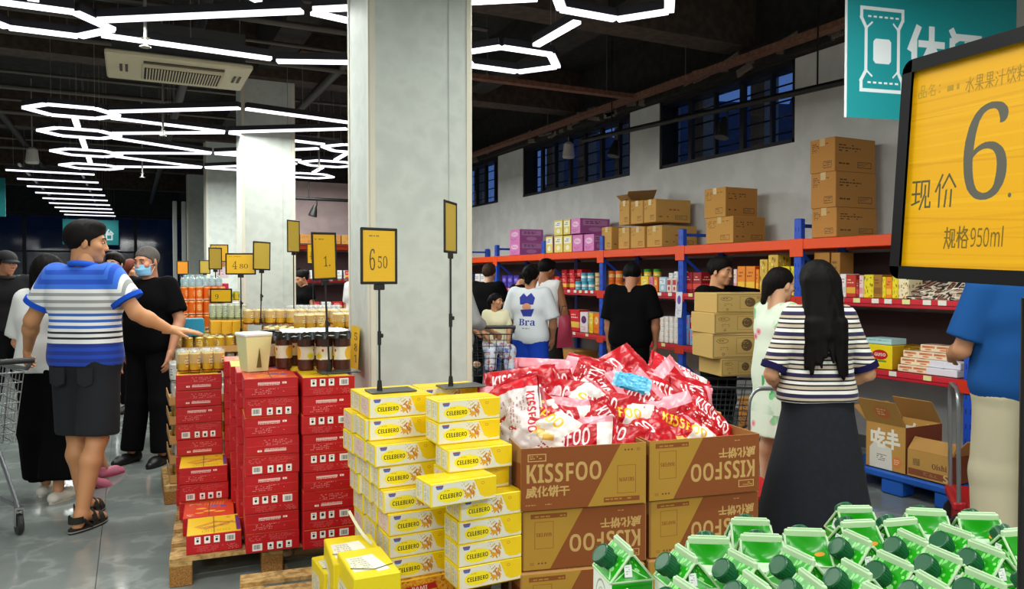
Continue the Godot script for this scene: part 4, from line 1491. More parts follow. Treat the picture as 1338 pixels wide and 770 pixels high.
func floor_goods() -> void:
	# blue plastic pallet with cartons on it, in front of and under the low shelf
	var pc := Vector3(4.735, 0, -3.4)
	var turn := deg_to_rad(90.0)
	var pal := thing("plastic_pallet", "blue plastic pallet under the low shelf", "pallet", pc, turn)
	var blue := mat("1457b8", 0.45)
	var d := Geo.new()
	d.box(Vector3(0, 0.125, 0), Vector3(0.95, 0.045, 0.47), Basis.IDENTITY, 0.008)
	part("deck", d, blue, pal)
	for x in [-0.38, 0.0, 0.38]:
		for z in [-0.16, 0.16]:
			var f := Geo.new()
			f.box(Vector3(x, 0.052, z), Vector3(0.16, 0.1, 0.13), Basis.IDENTITY, 0.01)
			part("foot", f, blue, pal)
	# big open carton with characters and a round orange stamp
	var im := sheet(256, 256, "c08f45")
	fill_poly(im, PackedVector2Array([Vector2(20, 256), Vector2(20, 140), Vector2(60, 100), Vector2(170, 130), Vector2(176, 256)]), Color("d9d4c8"))
	han(im, "吃", Vector2(34, 34), Vector2(84, 96), 17, Color("e9e4d8"))
	han(im, "丰", Vector2(134, 30), Vector2(84, 96), 17, Color("e9e4d8"))
	small_print(im, Rect2(70, 170, 70, 40), 4, Color("3a2a20"), 0.7)
	disc(im, Vector2(206, 200), Vector2(32, 32), Color("d4783a"))
	small_print(im, Rect2(186, 184, 40, 32), 3, Color("f0d8b0"), 0.8)
	var lid := sheet(128, 96, "c08f45")
	disc(lid, Vector2(70, 46), Vector2(26, 26), Color("d4783a"))
	small_print(lid, Rect2(54, 32, 34, 28), 3, Color("eed6ae"), 0.8)
	var kr := mat("b98a48", 0.85)
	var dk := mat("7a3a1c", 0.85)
	var fr := picture(im, 0.8)
	var lm := picture(lid, 0.8)
	var by := 0.149
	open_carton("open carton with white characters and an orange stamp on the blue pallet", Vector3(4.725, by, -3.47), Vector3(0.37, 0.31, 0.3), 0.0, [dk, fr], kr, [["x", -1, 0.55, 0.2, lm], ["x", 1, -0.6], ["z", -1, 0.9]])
	var im2 := sheet(192, 128, "c1924a")
	im2.fill_rect(Rect2i(0, 86, 192, 30), Color("8a4a28"))
	latin(im2, "S", Rect2(160, 84, 22, 34), Color("d8b070"))
	latin(im2, "Oishi", Rect2(110, 44, 66, 26), Color("5a2a1c"), false, true, "Droid Serif")
	im2.fill_rect(Rect2i(22, 38, 32, 32), Color("8a6a3a"))
	small_print(im2, Rect2(24, 40, 28, 28), 6, Color("c1924a"), 0.6)
	small_print(im2, Rect2(70, 92, 80, 18), 3, Color("c09a60"), 0.6)
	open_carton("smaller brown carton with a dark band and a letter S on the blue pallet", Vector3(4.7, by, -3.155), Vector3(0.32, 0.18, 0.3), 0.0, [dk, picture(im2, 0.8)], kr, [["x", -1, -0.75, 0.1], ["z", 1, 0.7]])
	box_thing("carton", "tall orange carton standing beyond the blue pallet's end", "carton", "", Vector3(4.98, 0.2, -2.94), Vector3(0.22, 0.4, 0.26), mat("d9842a", 0.7), pack_face("d9842a", "c8701e", "f0d8b0", 1))
	# shadowed cartons on the floor under the low shelf
	var un := [[-6.75, 0.3, 0.34], [-7.2, 0.34, 0.3], [-8.0, 0.42, 0.5], [-8.55, 0.5, 0.4], [-9.4, 0.3, 0.4], [-5.2, 0.34, 0.4]]
	for k in un.size():
		box_thing("carton", "brown carton on the floor under the rack, %s from the far end" % nth(k), "carton", "cartons under the rack", Vector3(5.22, un[k][1] / 2, un[k][0]), Vector3(0.36, un[k][1], un[k][2]), kraft(k)[0], kraft(k + 1)[1])
	# paper notice taped to a post
	var nt := sheet(64, 128, "dcdce6")
	disc(nt, Vector2(32, 40), Vector2(18, 22), Color("6a4ab0"))
	small_print(nt, Rect2(10, 74, 44, 40), 5, Color("8a84a0"), 0.6)
	var np := thing("paper_notice", "white paper notice with purple print taped to a blue post", "notice", Vector3(4.99, 1.17, on_x(889, 400, 5.0).z))
	var pg := Geo.new()
	pg.grid(2, 6, func(u, v): return Vector3(-0.006 - 0.012 * v * v, 0.13 - 0.26 * v, -0.05 + 0.1 * u), false)
	part("paper", pg, picture(nt, 0.7), np)

# ---------------------------------------------------------------- red cartons on a wooden pallet
func wood_pallet(label: String, at: Vector3, w: float, l: float, h: float, turn := 0.0) -> Node3D:
	var wood := grained("pallet_wood", noise_tex(0.02, [[0.2, "8a6838"], [0.6, "b8935a"], [1.0, "c9a66c"]], 41, 512, true), 2.0, 0.85)
	var end := grained("pallet_end", noise_tex(0.05, [[0.2, "7a4f22"], [0.8, "a9783c"]], 42), 4.0, 0.9)
	var o := thing("wooden_pallet", label, "pallet", at, turn)
	for k in 6:
		var g := Geo.new()
		g.box(Vector3(0, h - 0.01, -l / 2 + 0.05 + (l - 0.1) * k / 5), Vector3(w, 0.02, 0.1), Basis.IDENTITY, 0.002)
		part("plank", g, wood, o)
	for x in [-w / 2 + 0.05, 0.0, w / 2 - 0.05]:
		var s := Geo.new()
		s.box(Vector3(x, h - 0.03, 0), Vector3(0.1, 0.02, l), Basis.IDENTITY, 0.002)
		part("stringer_board", s, wood, o)
		for z in [-l / 2 + 0.06, 0.0, l / 2 - 0.06]:
			var b := Geo.new()
			b.box(Vector3(x, (h - 0.04) / 2, z), Vector3(0.1, h - 0.04, 0.12), Basis.IDENTITY, 0.004)
			part("block", b, end, o)
	return o

func red_faces() -> Array:
	var r := []
	var W := Color("f0dcd4")
	for q in 4:
		var im := sheet(216, 80, "b60814")
		im.fill_rect(Rect2i(0, 0, 216, 2), Color("8c0a12"))
		if q % 2 == 0:
			im.fill_rect(Rect2i(0, 40, 216, 1), Color("e0606a"))
			for k in 13:
				im.fill_rect(Rect2i(52 + k * 7, 14, 6, 9), W)
				im.fill_rect(Rect2i(52 + k * 7, 25, 4 + k % 3, 3), W)
				im.fill_rect(Rect2i(54 + k * 7, 17, 2, 3), Color("b60814"))
			im.fill_rect(Rect2i(152, 14, 18, 9), W)
			im.fill_rect(Rect2i(158, 17, 3, 4), Color("b60814"))
			small_print(im, Rect2(28, 48, 150, 22), 3, Color("d98a86"), 0.6)
			small_print(im, Rect2(24, 43, 180, 6), 1, Color("e8b0a8"), 0.5)
		else:
			small_print(im, Rect2(10, 6, 78, 26), 4, Color("d98a86"), 0.6)
			small_print(im, Rect2(92, 4, 112, 30), 5, Color("d4706e"), 0.8)
			im.fill_rect(Rect2i(24, 42, 40, 32), Color("e9e4dc"))
			for k in 12:
				im.fill_rect(Rect2i(29 + k * 2 + (k % 3), 47, 1 + k % 2, 20), Color("5a5f5c"))
			for k in 3:
				im.fill_rect(Rect2i(86 + k * 38, 42, 24, 32), Color("f1ede6"))
				disc(im, Vector2(98 + k * 38, 56 + 4 * (k % 2)), Vector2(5 + k % 2, 6), Color("1c1c1e"))
				im.fill_rect(Rect2i(92 + k * 38, 66, 12, 3), Color("55504c"))
		if q > 1:
			im.flip_x()
			im.flip_y()
		r.append(picture(im, 0.42))
	return r

func red_stack() -> void:
	var fronts := red_faces()
	var side := sheet(128, 48, "bf111c")
	small_print(side, Rect2(20, 8, 80, 32), 5, Color("e6b8b0"), 0.8)
	var sm := picture(side, 0.42)
	var tops := []
	for q in 2:
		var t := sheet(128, 128, "ecc312" if q == 0 else "d8401a")
		if q == 0:
			for s in [[20, 70, 70, 40], [40, 90, 110, 50], [30, 80, 100, 66], [64, 40, 118, 58]]:
				stroke(t, Vector2(s[0], s[1]), Vector2(s[2], s[3]), 5, Color("c96a1a"))
				stroke(t, Vector2(s[0] + 3, s[1] + 7), Vector2(s[2], s[3] + 7), 2, Color("7a3a52"))
			for k in 5:
				ring(t, Rect2(36 + 14 * k, 102, 9, 12), 2, Color("b89a10"))
			t.fill_rect(Rect2i(118, 8, 10, 112), Color("5a2a72"))
			small_print(t, Rect2(96, 10, 18, 14), 2, Color("c02a3a"))
		else:
			for s in [[44, 60, 14, 6], [66, 84, 16, 7], [92, 96, 14, 6], [40, 96, 12, 5]]:
				disc(t, Vector2(s[0], s[1]), Vector2(s[2], s[3]), Color("eeb03a"))
			disc(t, Vector2(78, 46), Vector2(12, 9), Color("7a5aa0"))
			disc(t, Vector2(102, 52), Vector2(8, 10), Color("5a4ab0"))
			small_print(t, Rect2(12, 14, 40, 16), 2, Color("f4dcc0"), 0.9)
			small_print(t, Rect2(8, 100, 24, 20), 3, Color("f4dcc0"), 0.9)
			for k in 7:
				stroke(t, Vector2(56 + 8 * k, 10), Vector2(52 + 8 * k, 34), 3, Color("e8902a"))
		tops.append(picture(t, 0.4))
	var W := 0.25
	var H := 0.0925
	var D := 0.288
	var py := 0.135
	wood_pallet("low wooden pallet under the red cartons", Vector3(0.66, 0, -4.45), 0.92, 1.24, py, deg_to_rad(-5))
	# one carton of each kind, then copies
	var kinds := []
	for f in 4:
		for tp in 2:
			var a := Geo.new()
			var b := Geo.new()
			var c := Geo.new()
			Geo.box3(a, b, c, Vector3(0, H / 2 - 0.0006, 0), Vector3(W - 0.003, H - 0.0012, D - 0.003), Basis.IDENTITY, 0.003)
			kinds.append([[b, a, c], [sm, fronts[f], tops[tp]]])
	var prime := {}
	var cols := [
		["left column", 0.36, 0.0, [[-3.88, 1, 0], [-4.172, 1, 1], [-4.464, 3, 0], [-4.756, 8, 0]]],
		["middle column", 0.613, 0.0, [[-3.775, 9, 1], [-4.067, 9, 1], [-4.36, 9, 0], [-4.65, 9, 1]]],
		["right column", 0.868, 0.0, [[-3.71, 9, 0], [-4.0, 9, 0]]],
	]
	var pat := [0, 1, 0, 2, 1, 0, 3, 0, 1]
	var pat2 := [3, 0, 3, 0, 3, 0, 2, 3, 3]
	var pat3 := [1, 2, 2, 0, 1, 2, 0, 3, 0]
	for ci in 3:
		var c = cols[ci]
		for ri in c[3].size():
			var r = c[3][ri]
			for k in r[1]:
				var P: Array = [pat3, pat, pat2][ci]
				var f: int = P[(8 - k + ri * 3) % 9] if ri else P[(r[1] - 1 - k) % 9]
				if ci == 0 and ri == 0:
					f = 3
				var last: bool = k == int(r[1]) - 1
				var tp: int = r[2] if last else k % 2
				var rows := ["front row", "second row", "third row", "last row"]
				var label := "red carton in the %s, %s, %s from the bottom" % [c[0], rows[ri], nth(k)]
				if last and r[1] == 1:
					label = "lone red carton with %s top at the front of the left column" % ["yellow", "orange"][r[2]]
				var key := f * 2 + tp
				var hh := H if ci else 0.0945
				var at := Vector3(c[1] + rng.randf_range(-0.003, 0.003), py + hh * k, r[0] - D / 2 + rng.randf_range(-0.002, 0.002))
				var trn := deg_to_rad(-5) + rng.randf_range(-0.012, 0.012)
				if not prime.has(key):
					var o := thing("red_carton", label, "carton", at, trn, "red cartons on the pallet")
					part("body", kinds[key][0], kinds[key][1], o)
					var t := Geo.new()
					t.box(Vector3(0, H + 0.0001, 0), Vector3(0.004, 0.0012, D - 0.02))
					part("lid_seam", t, mat("7a4a1a", 0.6), o)
					prime[key] = o
				else:
					copy(prime[key], label, at, trn)

# ---------------------------------------------------------------- drinks on and behind the red cartons
func can_pack(label: String, at: Vector3, nx: int, nz: int, r: float, h: float, body: Material, lid: Material, turn := 0.0, group := "", film := true, shape := "can") -> Node3D:
	var o := thing("drink_pack", label, "drinks", at, turn, group)
	var b := Geo.new()
	var l := Geo.new()
	if shape == "can":
		b.lathe([Vector2(r * 0.8, 0), Vector2(r, 0.008), Vector2(r, h - 0.012), Vector2(r * 0.84, h - 0.002)], 12)
		l.lathe([Vector2(0, 0.0), Vector2(r * 0.8, 0.0)], 12)
		l.lathe([Vector2(r * 0.84, h - 0.002), Vector2(r * 0.84, h), Vector2(r * 0.78, h), Vector2(r * 0.76, h - 0.004), Vector2(0, h - 0.004)], 12)
	else:
		b.lathe([Vector2(0, 0), Vector2(r, 0.004), Vector2(r, h * 0.3), Vector2(r * 0.92, h * 0.36), Vector2(r, h * 0.42), Vector2(r, h * 0.66), Vector2(r * 0.4, h * 0.86), Vector2(r * 0.4, h * 0.9)], 12)
		l.lathe([Vector2(r * 0.45, h * 0.9), Vector2(r * 0.45, h), Vector2(0, h)], 12)
	var m := Geo.mesh([b, l])
	for i in nx:
		for k in nz:
			var c := part(shape, m, [body, lid], o)
			c.position = Vector3((i - (nx - 1) / 2.0) * r * 2.03, 0.001, (k - (nz - 1) / 2.0) * r * 2.03)
			c.rotation.y = (i * 7 + k * 3) % 5 - 2
	if film:
		var f := Geo.new()
		var sx := nx * r * 1.02 + 0.003
		var sz := nz * r * 1.02 + 0.003
		f.grid(8, 6, func(u, v): return Vector3(lerpf(-sx, sx, u), h + 0.003 + 0.004 * absf(sin(u * 19.0) * sin(v * 13.0)), lerpf(sz, -sz, v)))
		f.grid(8, 3, func(u, v): return Vector3(lerpf(-sx, sx, u), (h + 0.003) * (0.45 + 0.55 * v), sz + 0.002 * sin(u * 23.0)))
		f.grid(8, 3, func(u, v): return Vector3(-sx - 0.002 * sin(u * 23.0), (h + 0.003) * (0.45 + 0.55 * v), lerpf(-sz, sz, u)))
		part("film", f, mat("ffffff", 0.3, 0.0, {"transparency": BaseMaterial3D.TRANSPARENCY_ALPHA, "albedo_color": Color(0.93, 0.94, 0.95, 0.13)}), o)
	return o

func can_face(base: String, light: String, ink: String, rough := 0.3, metal := 0.15) -> StandardMaterial3D:
	var im := sheet(128, 64, base)
	for q in 2:
		disc(im, Vector2(32 + 64 * q, 30), Vector2(15, 18), Color(light))
		small_print(im, Rect2(20 + 64 * q, 18, 26, 26), 3, Color(ink), 0.9)
	im.fill_rect(Rect2i(0, 0, 128, 6), Color(light))
	im.fill_rect(Rect2i(0, 56, 128, 4), Color(ink))
	return picture(im, rough, {"metallic": metal})

func drinks() -> void:
	var gold := can_face("c99a22", "e8cf7a", "7a1f14")
	var silver := mat("c9cbcd", 0.3, 0.8)
	var green := can_face("b9c49a", "dfe6cf", "3f6a35")
	var orange := can_face("ec6a12", "f4a052", "f6e6d0", 0.35, 0.1)
	var white := can_face("d5d8d2", "eceee8", "4a5a3a")
	# on the left red column
	var y := 0.895
	for k in 2:
		for r in 2:
			can_pack("gold can pack on the left red column, %s one, %s row" % [["left", "right"][k], ["front", "back"][r]], Vector3(0.305 + 0.132 * k, y, -4.86 - 0.15 * r), 2, 2, 0.031, 0.118, gold, silver, deg_to_rad(-5), "gold cans on the left red column")
	# wooden pallets with layers of wrapped cans that carry the drinks further back
	var pl := [[0.2, 0.75, -5.35, 0.5, "just behind the red cartons"], [1.0, 0.95, -5.3, 0.5, "left of the front pillar"], [0.34, 0.97, -6.68, 0.5, "beside the masked man"], [0.95, 1.05, -6.38, 0.5, "in the middle of the drinks"], [1.28, 1.08, -7.5, 0.5, "before the second pillar"], [0.22, 0.98, -7.3, 0.5, "under the orange cans"], [0.55, 1.19, -8.75, 0.5, "under the crimson case"]]
	var tr := ["c79a5a", "b98649"]
	for q in pl.size():
		var p = pl[q]
		wood_pallet("wooden pallet under the drinks " + p[4], Vector3(p[0] + 0.28, 0, p[2] - 0.24), 0.6, 0.56, 0.12)
		var n := int(round((p[1] - 0.12) / 0.14))
		var hh: float = (p[1] - 0.12) / n
		for k in n:
			# each layer: a tray of cans in film
			var c := can_pack("gold cans in a film-wrapped layer %s, %s from the bottom" % [p[4], nth(k)], Vector3(p[0] + 0.28, 0.12 + hh * k + 0.012, p[2] - 0.24), 7, 1, 0.034, hh - 0.02, gold if k % 3 != 1 else white, silver, 0.0, "layers of wrapped cans")
			var t := Geo.new()
			t.box(Vector3(0, -0.006, 0), Vector3(0.53, 0.01, 0.48))
			t.box(Vector3(0, 0.02, 0.2425), Vector3(0.53, 0.05, 0.005))
			t.box(Vector3(-0.2625, 0.02, 0), Vector3(0.005, 0.05, 0.48))
			part("tray", t, mat("b98a4e", 0.85), c)
			for i in 6:
				for zz in [-0.17, 0.17]:
					var cn: MeshInstance3D = c.get_child(i).duplicate()
					cn.position = Vector3((i - 2.5) * 0.08, 0.001, zz)
					c.add_child(cn, true)
	# silver-topped packs behind the gold ones
	for k in 2:
		can_pack("white cans with silver tops behind the gold packs, %s" % ["left pack", "right pack"][k], Vector3(0.33 + 0.22 * k, 0.755, -5.6), 3, 3, 0.033, 0.125, white, silver, 0.0, "white can packs")
	for k in 2:
		can_pack("gold can pack beside the clear tub, %s tier" % ["lower", "upper"][k], Vector3(1.12, 0.955 + 0.126 * k, -5.42), 3, 2, 0.034, 0.115, gold, silver, 0.0, "gold cans beside the tub")
	can_pack("gold can pack left of the front pillar behind the dark jars", Vector3(1.4, 0.955, -5.45), 3, 2, 0.034, 0.115, gold, silver, 0.0, "gold cans beside the tub")
	can_pack("gold can pack on top left of the front pillar", Vector3(1.4, 1.081, -5.45), 3, 2, 0.034, 0.115, gold, silver, 0.0, "gold cans beside the tub")
	# row of gold packs in front of the second pillar
	for k in 5:
		can_pack("gold can pack in the long row before the second pillar, %s from the left" % nth(k), deep(331 + 28.0 * k, 424, 6.5) * Vector3(1, 0, 1) + Vector3(0, 1.051, 0), 2, 2, 0.0405, 0.128, gold, silver, 0.0, "long row of gold can packs")
	for k in 3:
		can_pack("tray of small pale cans behind the gold row, %s from the left" % nth(k), deep(385 + 24.0 * k, 402, 7.6) * Vector3(1, 0, 1) + Vector3(0, 1.081, 0), 4, 2, 0.022, 0.09, white, silver, 0.0, "small pale cans")
	# green-white cans, yellow packs and a blue-green pack
	for k in 2:
		can_pack("slim green and white cans before the second pillar, %s pack" % ["left", "right"][k], deep(286 + 24.0 * k, 417, 6.75) * Vector3(1, 0, 1) + Vector3(0, 1.079, 0), 3, 2, 0.026, 0.135, green, silver, 0.0, "slim green cans")
	for k in 3:
		if k < 2:
			var gp := deep(286 + 24.0 * k, 417, 6.75)
			box_thing("carton", "brown tray carrying the slim green cans, %s one" % ["left", "right"][k], "carton", "trays under the green cans", Vector3(gp.x, 1.0235, gp.z), Vector3(0.16, 0.107, 0.11), kraft(0)[0], kraft(0)[1])
		box_thing("snack_pack", "yellow and red pack under the slim green cans, %s from the left" % nth(k), "pack", "yellow packs under the green cans", Vector3(deep(280 + 14.0 * k, 422, 6.6).x, 1.0255, deep(280 + 14.0 * k, 422, 6.6).z + 0.13), Vector3(0.085, 0.11, 0.05), pack_face("e0b020", "c84a1e", "f0e0b0", 2), mat("d8a01c", 0.4))
	box_thing("wrapped_case", "teal and green wrapped case beside the masked man's arm", "case", "", deep(246, 425, 6.3) * Vector3(1, 0, 1) + Vector3(0.03, 1.041, 0), Vector3(0.17, 0.14, 0.2), pack_face("2a9a7a", "f0e060", "1a5a4a", 2), mat("1a86a8", 0.35))
	# orange cans in three tiers with bottles on top
	var ob := deep(252, 405, 7.9)
	for t in 3:
		for k in 2:
			can_pack("orange cans in the wall of drinks, %s tier, %s pack" % [["bottom", "middle", "top"][t], ["left", "right"][k]], Vector3(ob.x - 0.08 + 0.192 * k, 0.982 + 0.128 * t, -7.5), 3, 2, 0.031, 0.126, orange, mat("d9a27a", 0.35, 0.5), 0.0, "tiers of orange cans", false)
	var clear := mat("cfe0e4", 0.1, 0.0, {"transparency": BaseMaterial3D.TRANSPARENCY_ALPHA, "albedo_color": Color(0.75, 0.84, 0.86, 0.45)})
	can_pack("clear water bottles lying on top of the orange cans", Vector3(ob.x + 0.01, 1.367, -7.5), 6, 2, 0.028, 0.1, clear, mat("d0d4d8", 0.4), 0.0, "", false, "bottle")
	var cp := deep(287, 381, 8.6)
	box_thing("gift_case", "crimson case right of the orange cans", "case", "", Vector3(cp.x - 0.04, 1.286, cp.z + 0.05), Vector3(0.24, 0.19, 0.2), pack_face("c8104a", "d83a6a", "f0c8d0", 1), mat("b80e44", 0.4))
	can_pack("small yellow and green cans beside the crimson case", Vector3(1.03, 1.191, -9.02), 2, 2, 0.03, 0.1, can_face("d8b82a", "4a9a3a", "b03a1a"), silver, 0.0, "", false)
	# stacks of bottled water far down the left aisle
	for q in [[38, 13.5, 3, "by the capped man"], [252, 12.5, 3, "left of the third pillar"]]:
		for t in q[2]:
			var b := deep(q[0], 362, q[1])
			can_pack("wrapped pack of clear water bottles %s, %s from the bottom" % [q[3], nth(t)], Vector3(b.x, 0.72 + 0.26 * t, b.z), 5, 3, 0.036, 0.25, mat("9fc4c0", 0.1, 0.0, {"transparency": BaseMaterial3D.TRANSPARENCY_ALPHA, "albedo_color": Color(0.62, 0.78, 0.76, 0.55)}), mat("3f9a86", 0.4), 0.0, "packs of bottled water", true, "bottle")
			if t == 0:
				box_thing("carton", "brown carton under the bottled water " + q[3], "carton", "", Vector3(b.x, 0.36, b.z), Vector3(0.42, 0.718, 0.3), kraft(1)[0], kraft(1)[1])
	# clear tub with a white lid, yellow drink inside, on the middle red column
	var tp := level(332, 484, 0.97)
	var tub := thing("drink_tub", "pale yellow square tub with a white lid on the red cartons", "tub", Vector3(tp.x, 0.9695, tp.z), deg_to_rad(14))
	var g := Geo.new()
	var yel := mat("e6dc9a", 0.15, 0.0, {"transparency": BaseMaterial3D.TRANSPARENCY_ALPHA, "albedo_color": Color(0.93, 0.9, 0.66, 0.92)})
	var a := 0.052
	var b2 := 0.068
	for k in 4:
		var B := Basis(Vector3.UP, PI / 2 * k)
		g.quad(B * Vector3(-a, 0, a), B * Vector3(a, 0, a), B * Vector3(b2, 0.18, b2), B * Vector3(-b2, 0.18, b2))
	g.quad(Vector3(-a, 0, -a), Vector3(a, 0, -a), Vector3(a, 0, a), Vector3(-a, 0, a))
	part("tub", g, yel, tub)
	g = Geo.new()
	g.box(Vector3(0, 0.187, 0), Vector3(0.148, 0.02, 0.148), Basis.IDENTITY, 0.006)
	part("lid", g, mat("eeeee6", 0.4), tub)
	g = Geo.new()
	g.slab([Vector2(-0.012, 0), Vector2(0.014, 0), Vector2(0.004, 0.1)], Vector3.RIGHT, Vector3.UP, Vector3(0.0, 0.02, 0.064), 0.002)
	part("label_mark", g, mat("6a5a1e", 0.5), tub)
	# dark jars
	var lab := sheet(192, 96, "4a2216")
	lab.fill_rect(Rect2i(0, 30, 192, 36), Color("e8e2d0"))
	for k in 3:
		disc(lab, Vector2(32 + 64 * k, 48), Vector2(19, 19), Color("eab32a") if k % 2 == 0 else Color("efe6c8"))
		if k % 2:
			disc(lab, Vector2(88, 56), Vector2(12, 8), Color("e8d21e"))
			disc(lab, Vector2(104, 40), Vector2(4, 4), Color("c83a3a"))
	var jm := picture(lab, 0.25)
	var jp := [[352, 478, 4.15, 0.5], [371, 480, 4.05, 0.15], [400, 483, 3.98, 2.2], [424, 482, 3.98, 0.9], [447, 481, 3.98, 0.2], [385, 474, 4.2, 1.0], [412, 474, 4.2, 0.4], [437, 474, 4.2, 1.4]]
	for k in jp.size():
		var p := deep(jp[k][0], jp[k][1], jp[k][2])
		var front: bool = k < 5
		var o := thing("drink_jar", "dark brown jar with a white and yellow label, %s in the %s row" % [nth(k if front else k - 5), "front" if front else "back"], "jar", Vector3(p.x, 0.969, p.z), jp[k][3], "dark jars on the red cartons")
		g = Geo.new()
		g.lathe([Vector2(0, 0), Vector2(0.038, 0.0), Vector2(0.042, 0.006), Vector2(0.043, 0.08), Vector2(0.045, 0.15), Vector2(0.045, 0.178)], 18)
		part("jar", g, jm, o)
		g = Geo.new()
		g.lathe([Vector2(0.048, 0.165), Vector2(0.049, 0.19), Vector2(0.046, 0.196), Vector2(0, 0.196)], 14)
		part("lid", g, mat("121012", 0.25), o)
	var fm := thing("film_sheet", "crumpled white and black shrink film over the dark jars", "film", Vector3(0.88, 1.168, -3.98), deg_to_rad(-5))
	g = Geo.new()
	var nz := FastNoiseLite.new()
	nz.frequency = 0.09
	g.grid(26, 14, func(u, v): return Vector3(lerpf(-0.2, 0.13, u), 0.006 + 0.014 * absf(nz.get_noise_2d(u * 90, v * 60)) - 0.02 * maxf(0, v - 0.85) / 0.15, lerpf(-0.16, 0.13, v)))
	part("white_film", g, mat("e4e6e8", 0.3), fm)
	g = Geo.new()
	g.grid(30, 4, func(u, v): return Vector3(lerpf(-0.25, 0.13, u), 0.008 - 0.036 * v + 0.008 * nz.get_noise_2d(u * 140, v * 50), 0.128 + 0.012 * sin(u * 40.0) * v))
	part("black_film", g, mat("0e0d10", 0.22), fm)

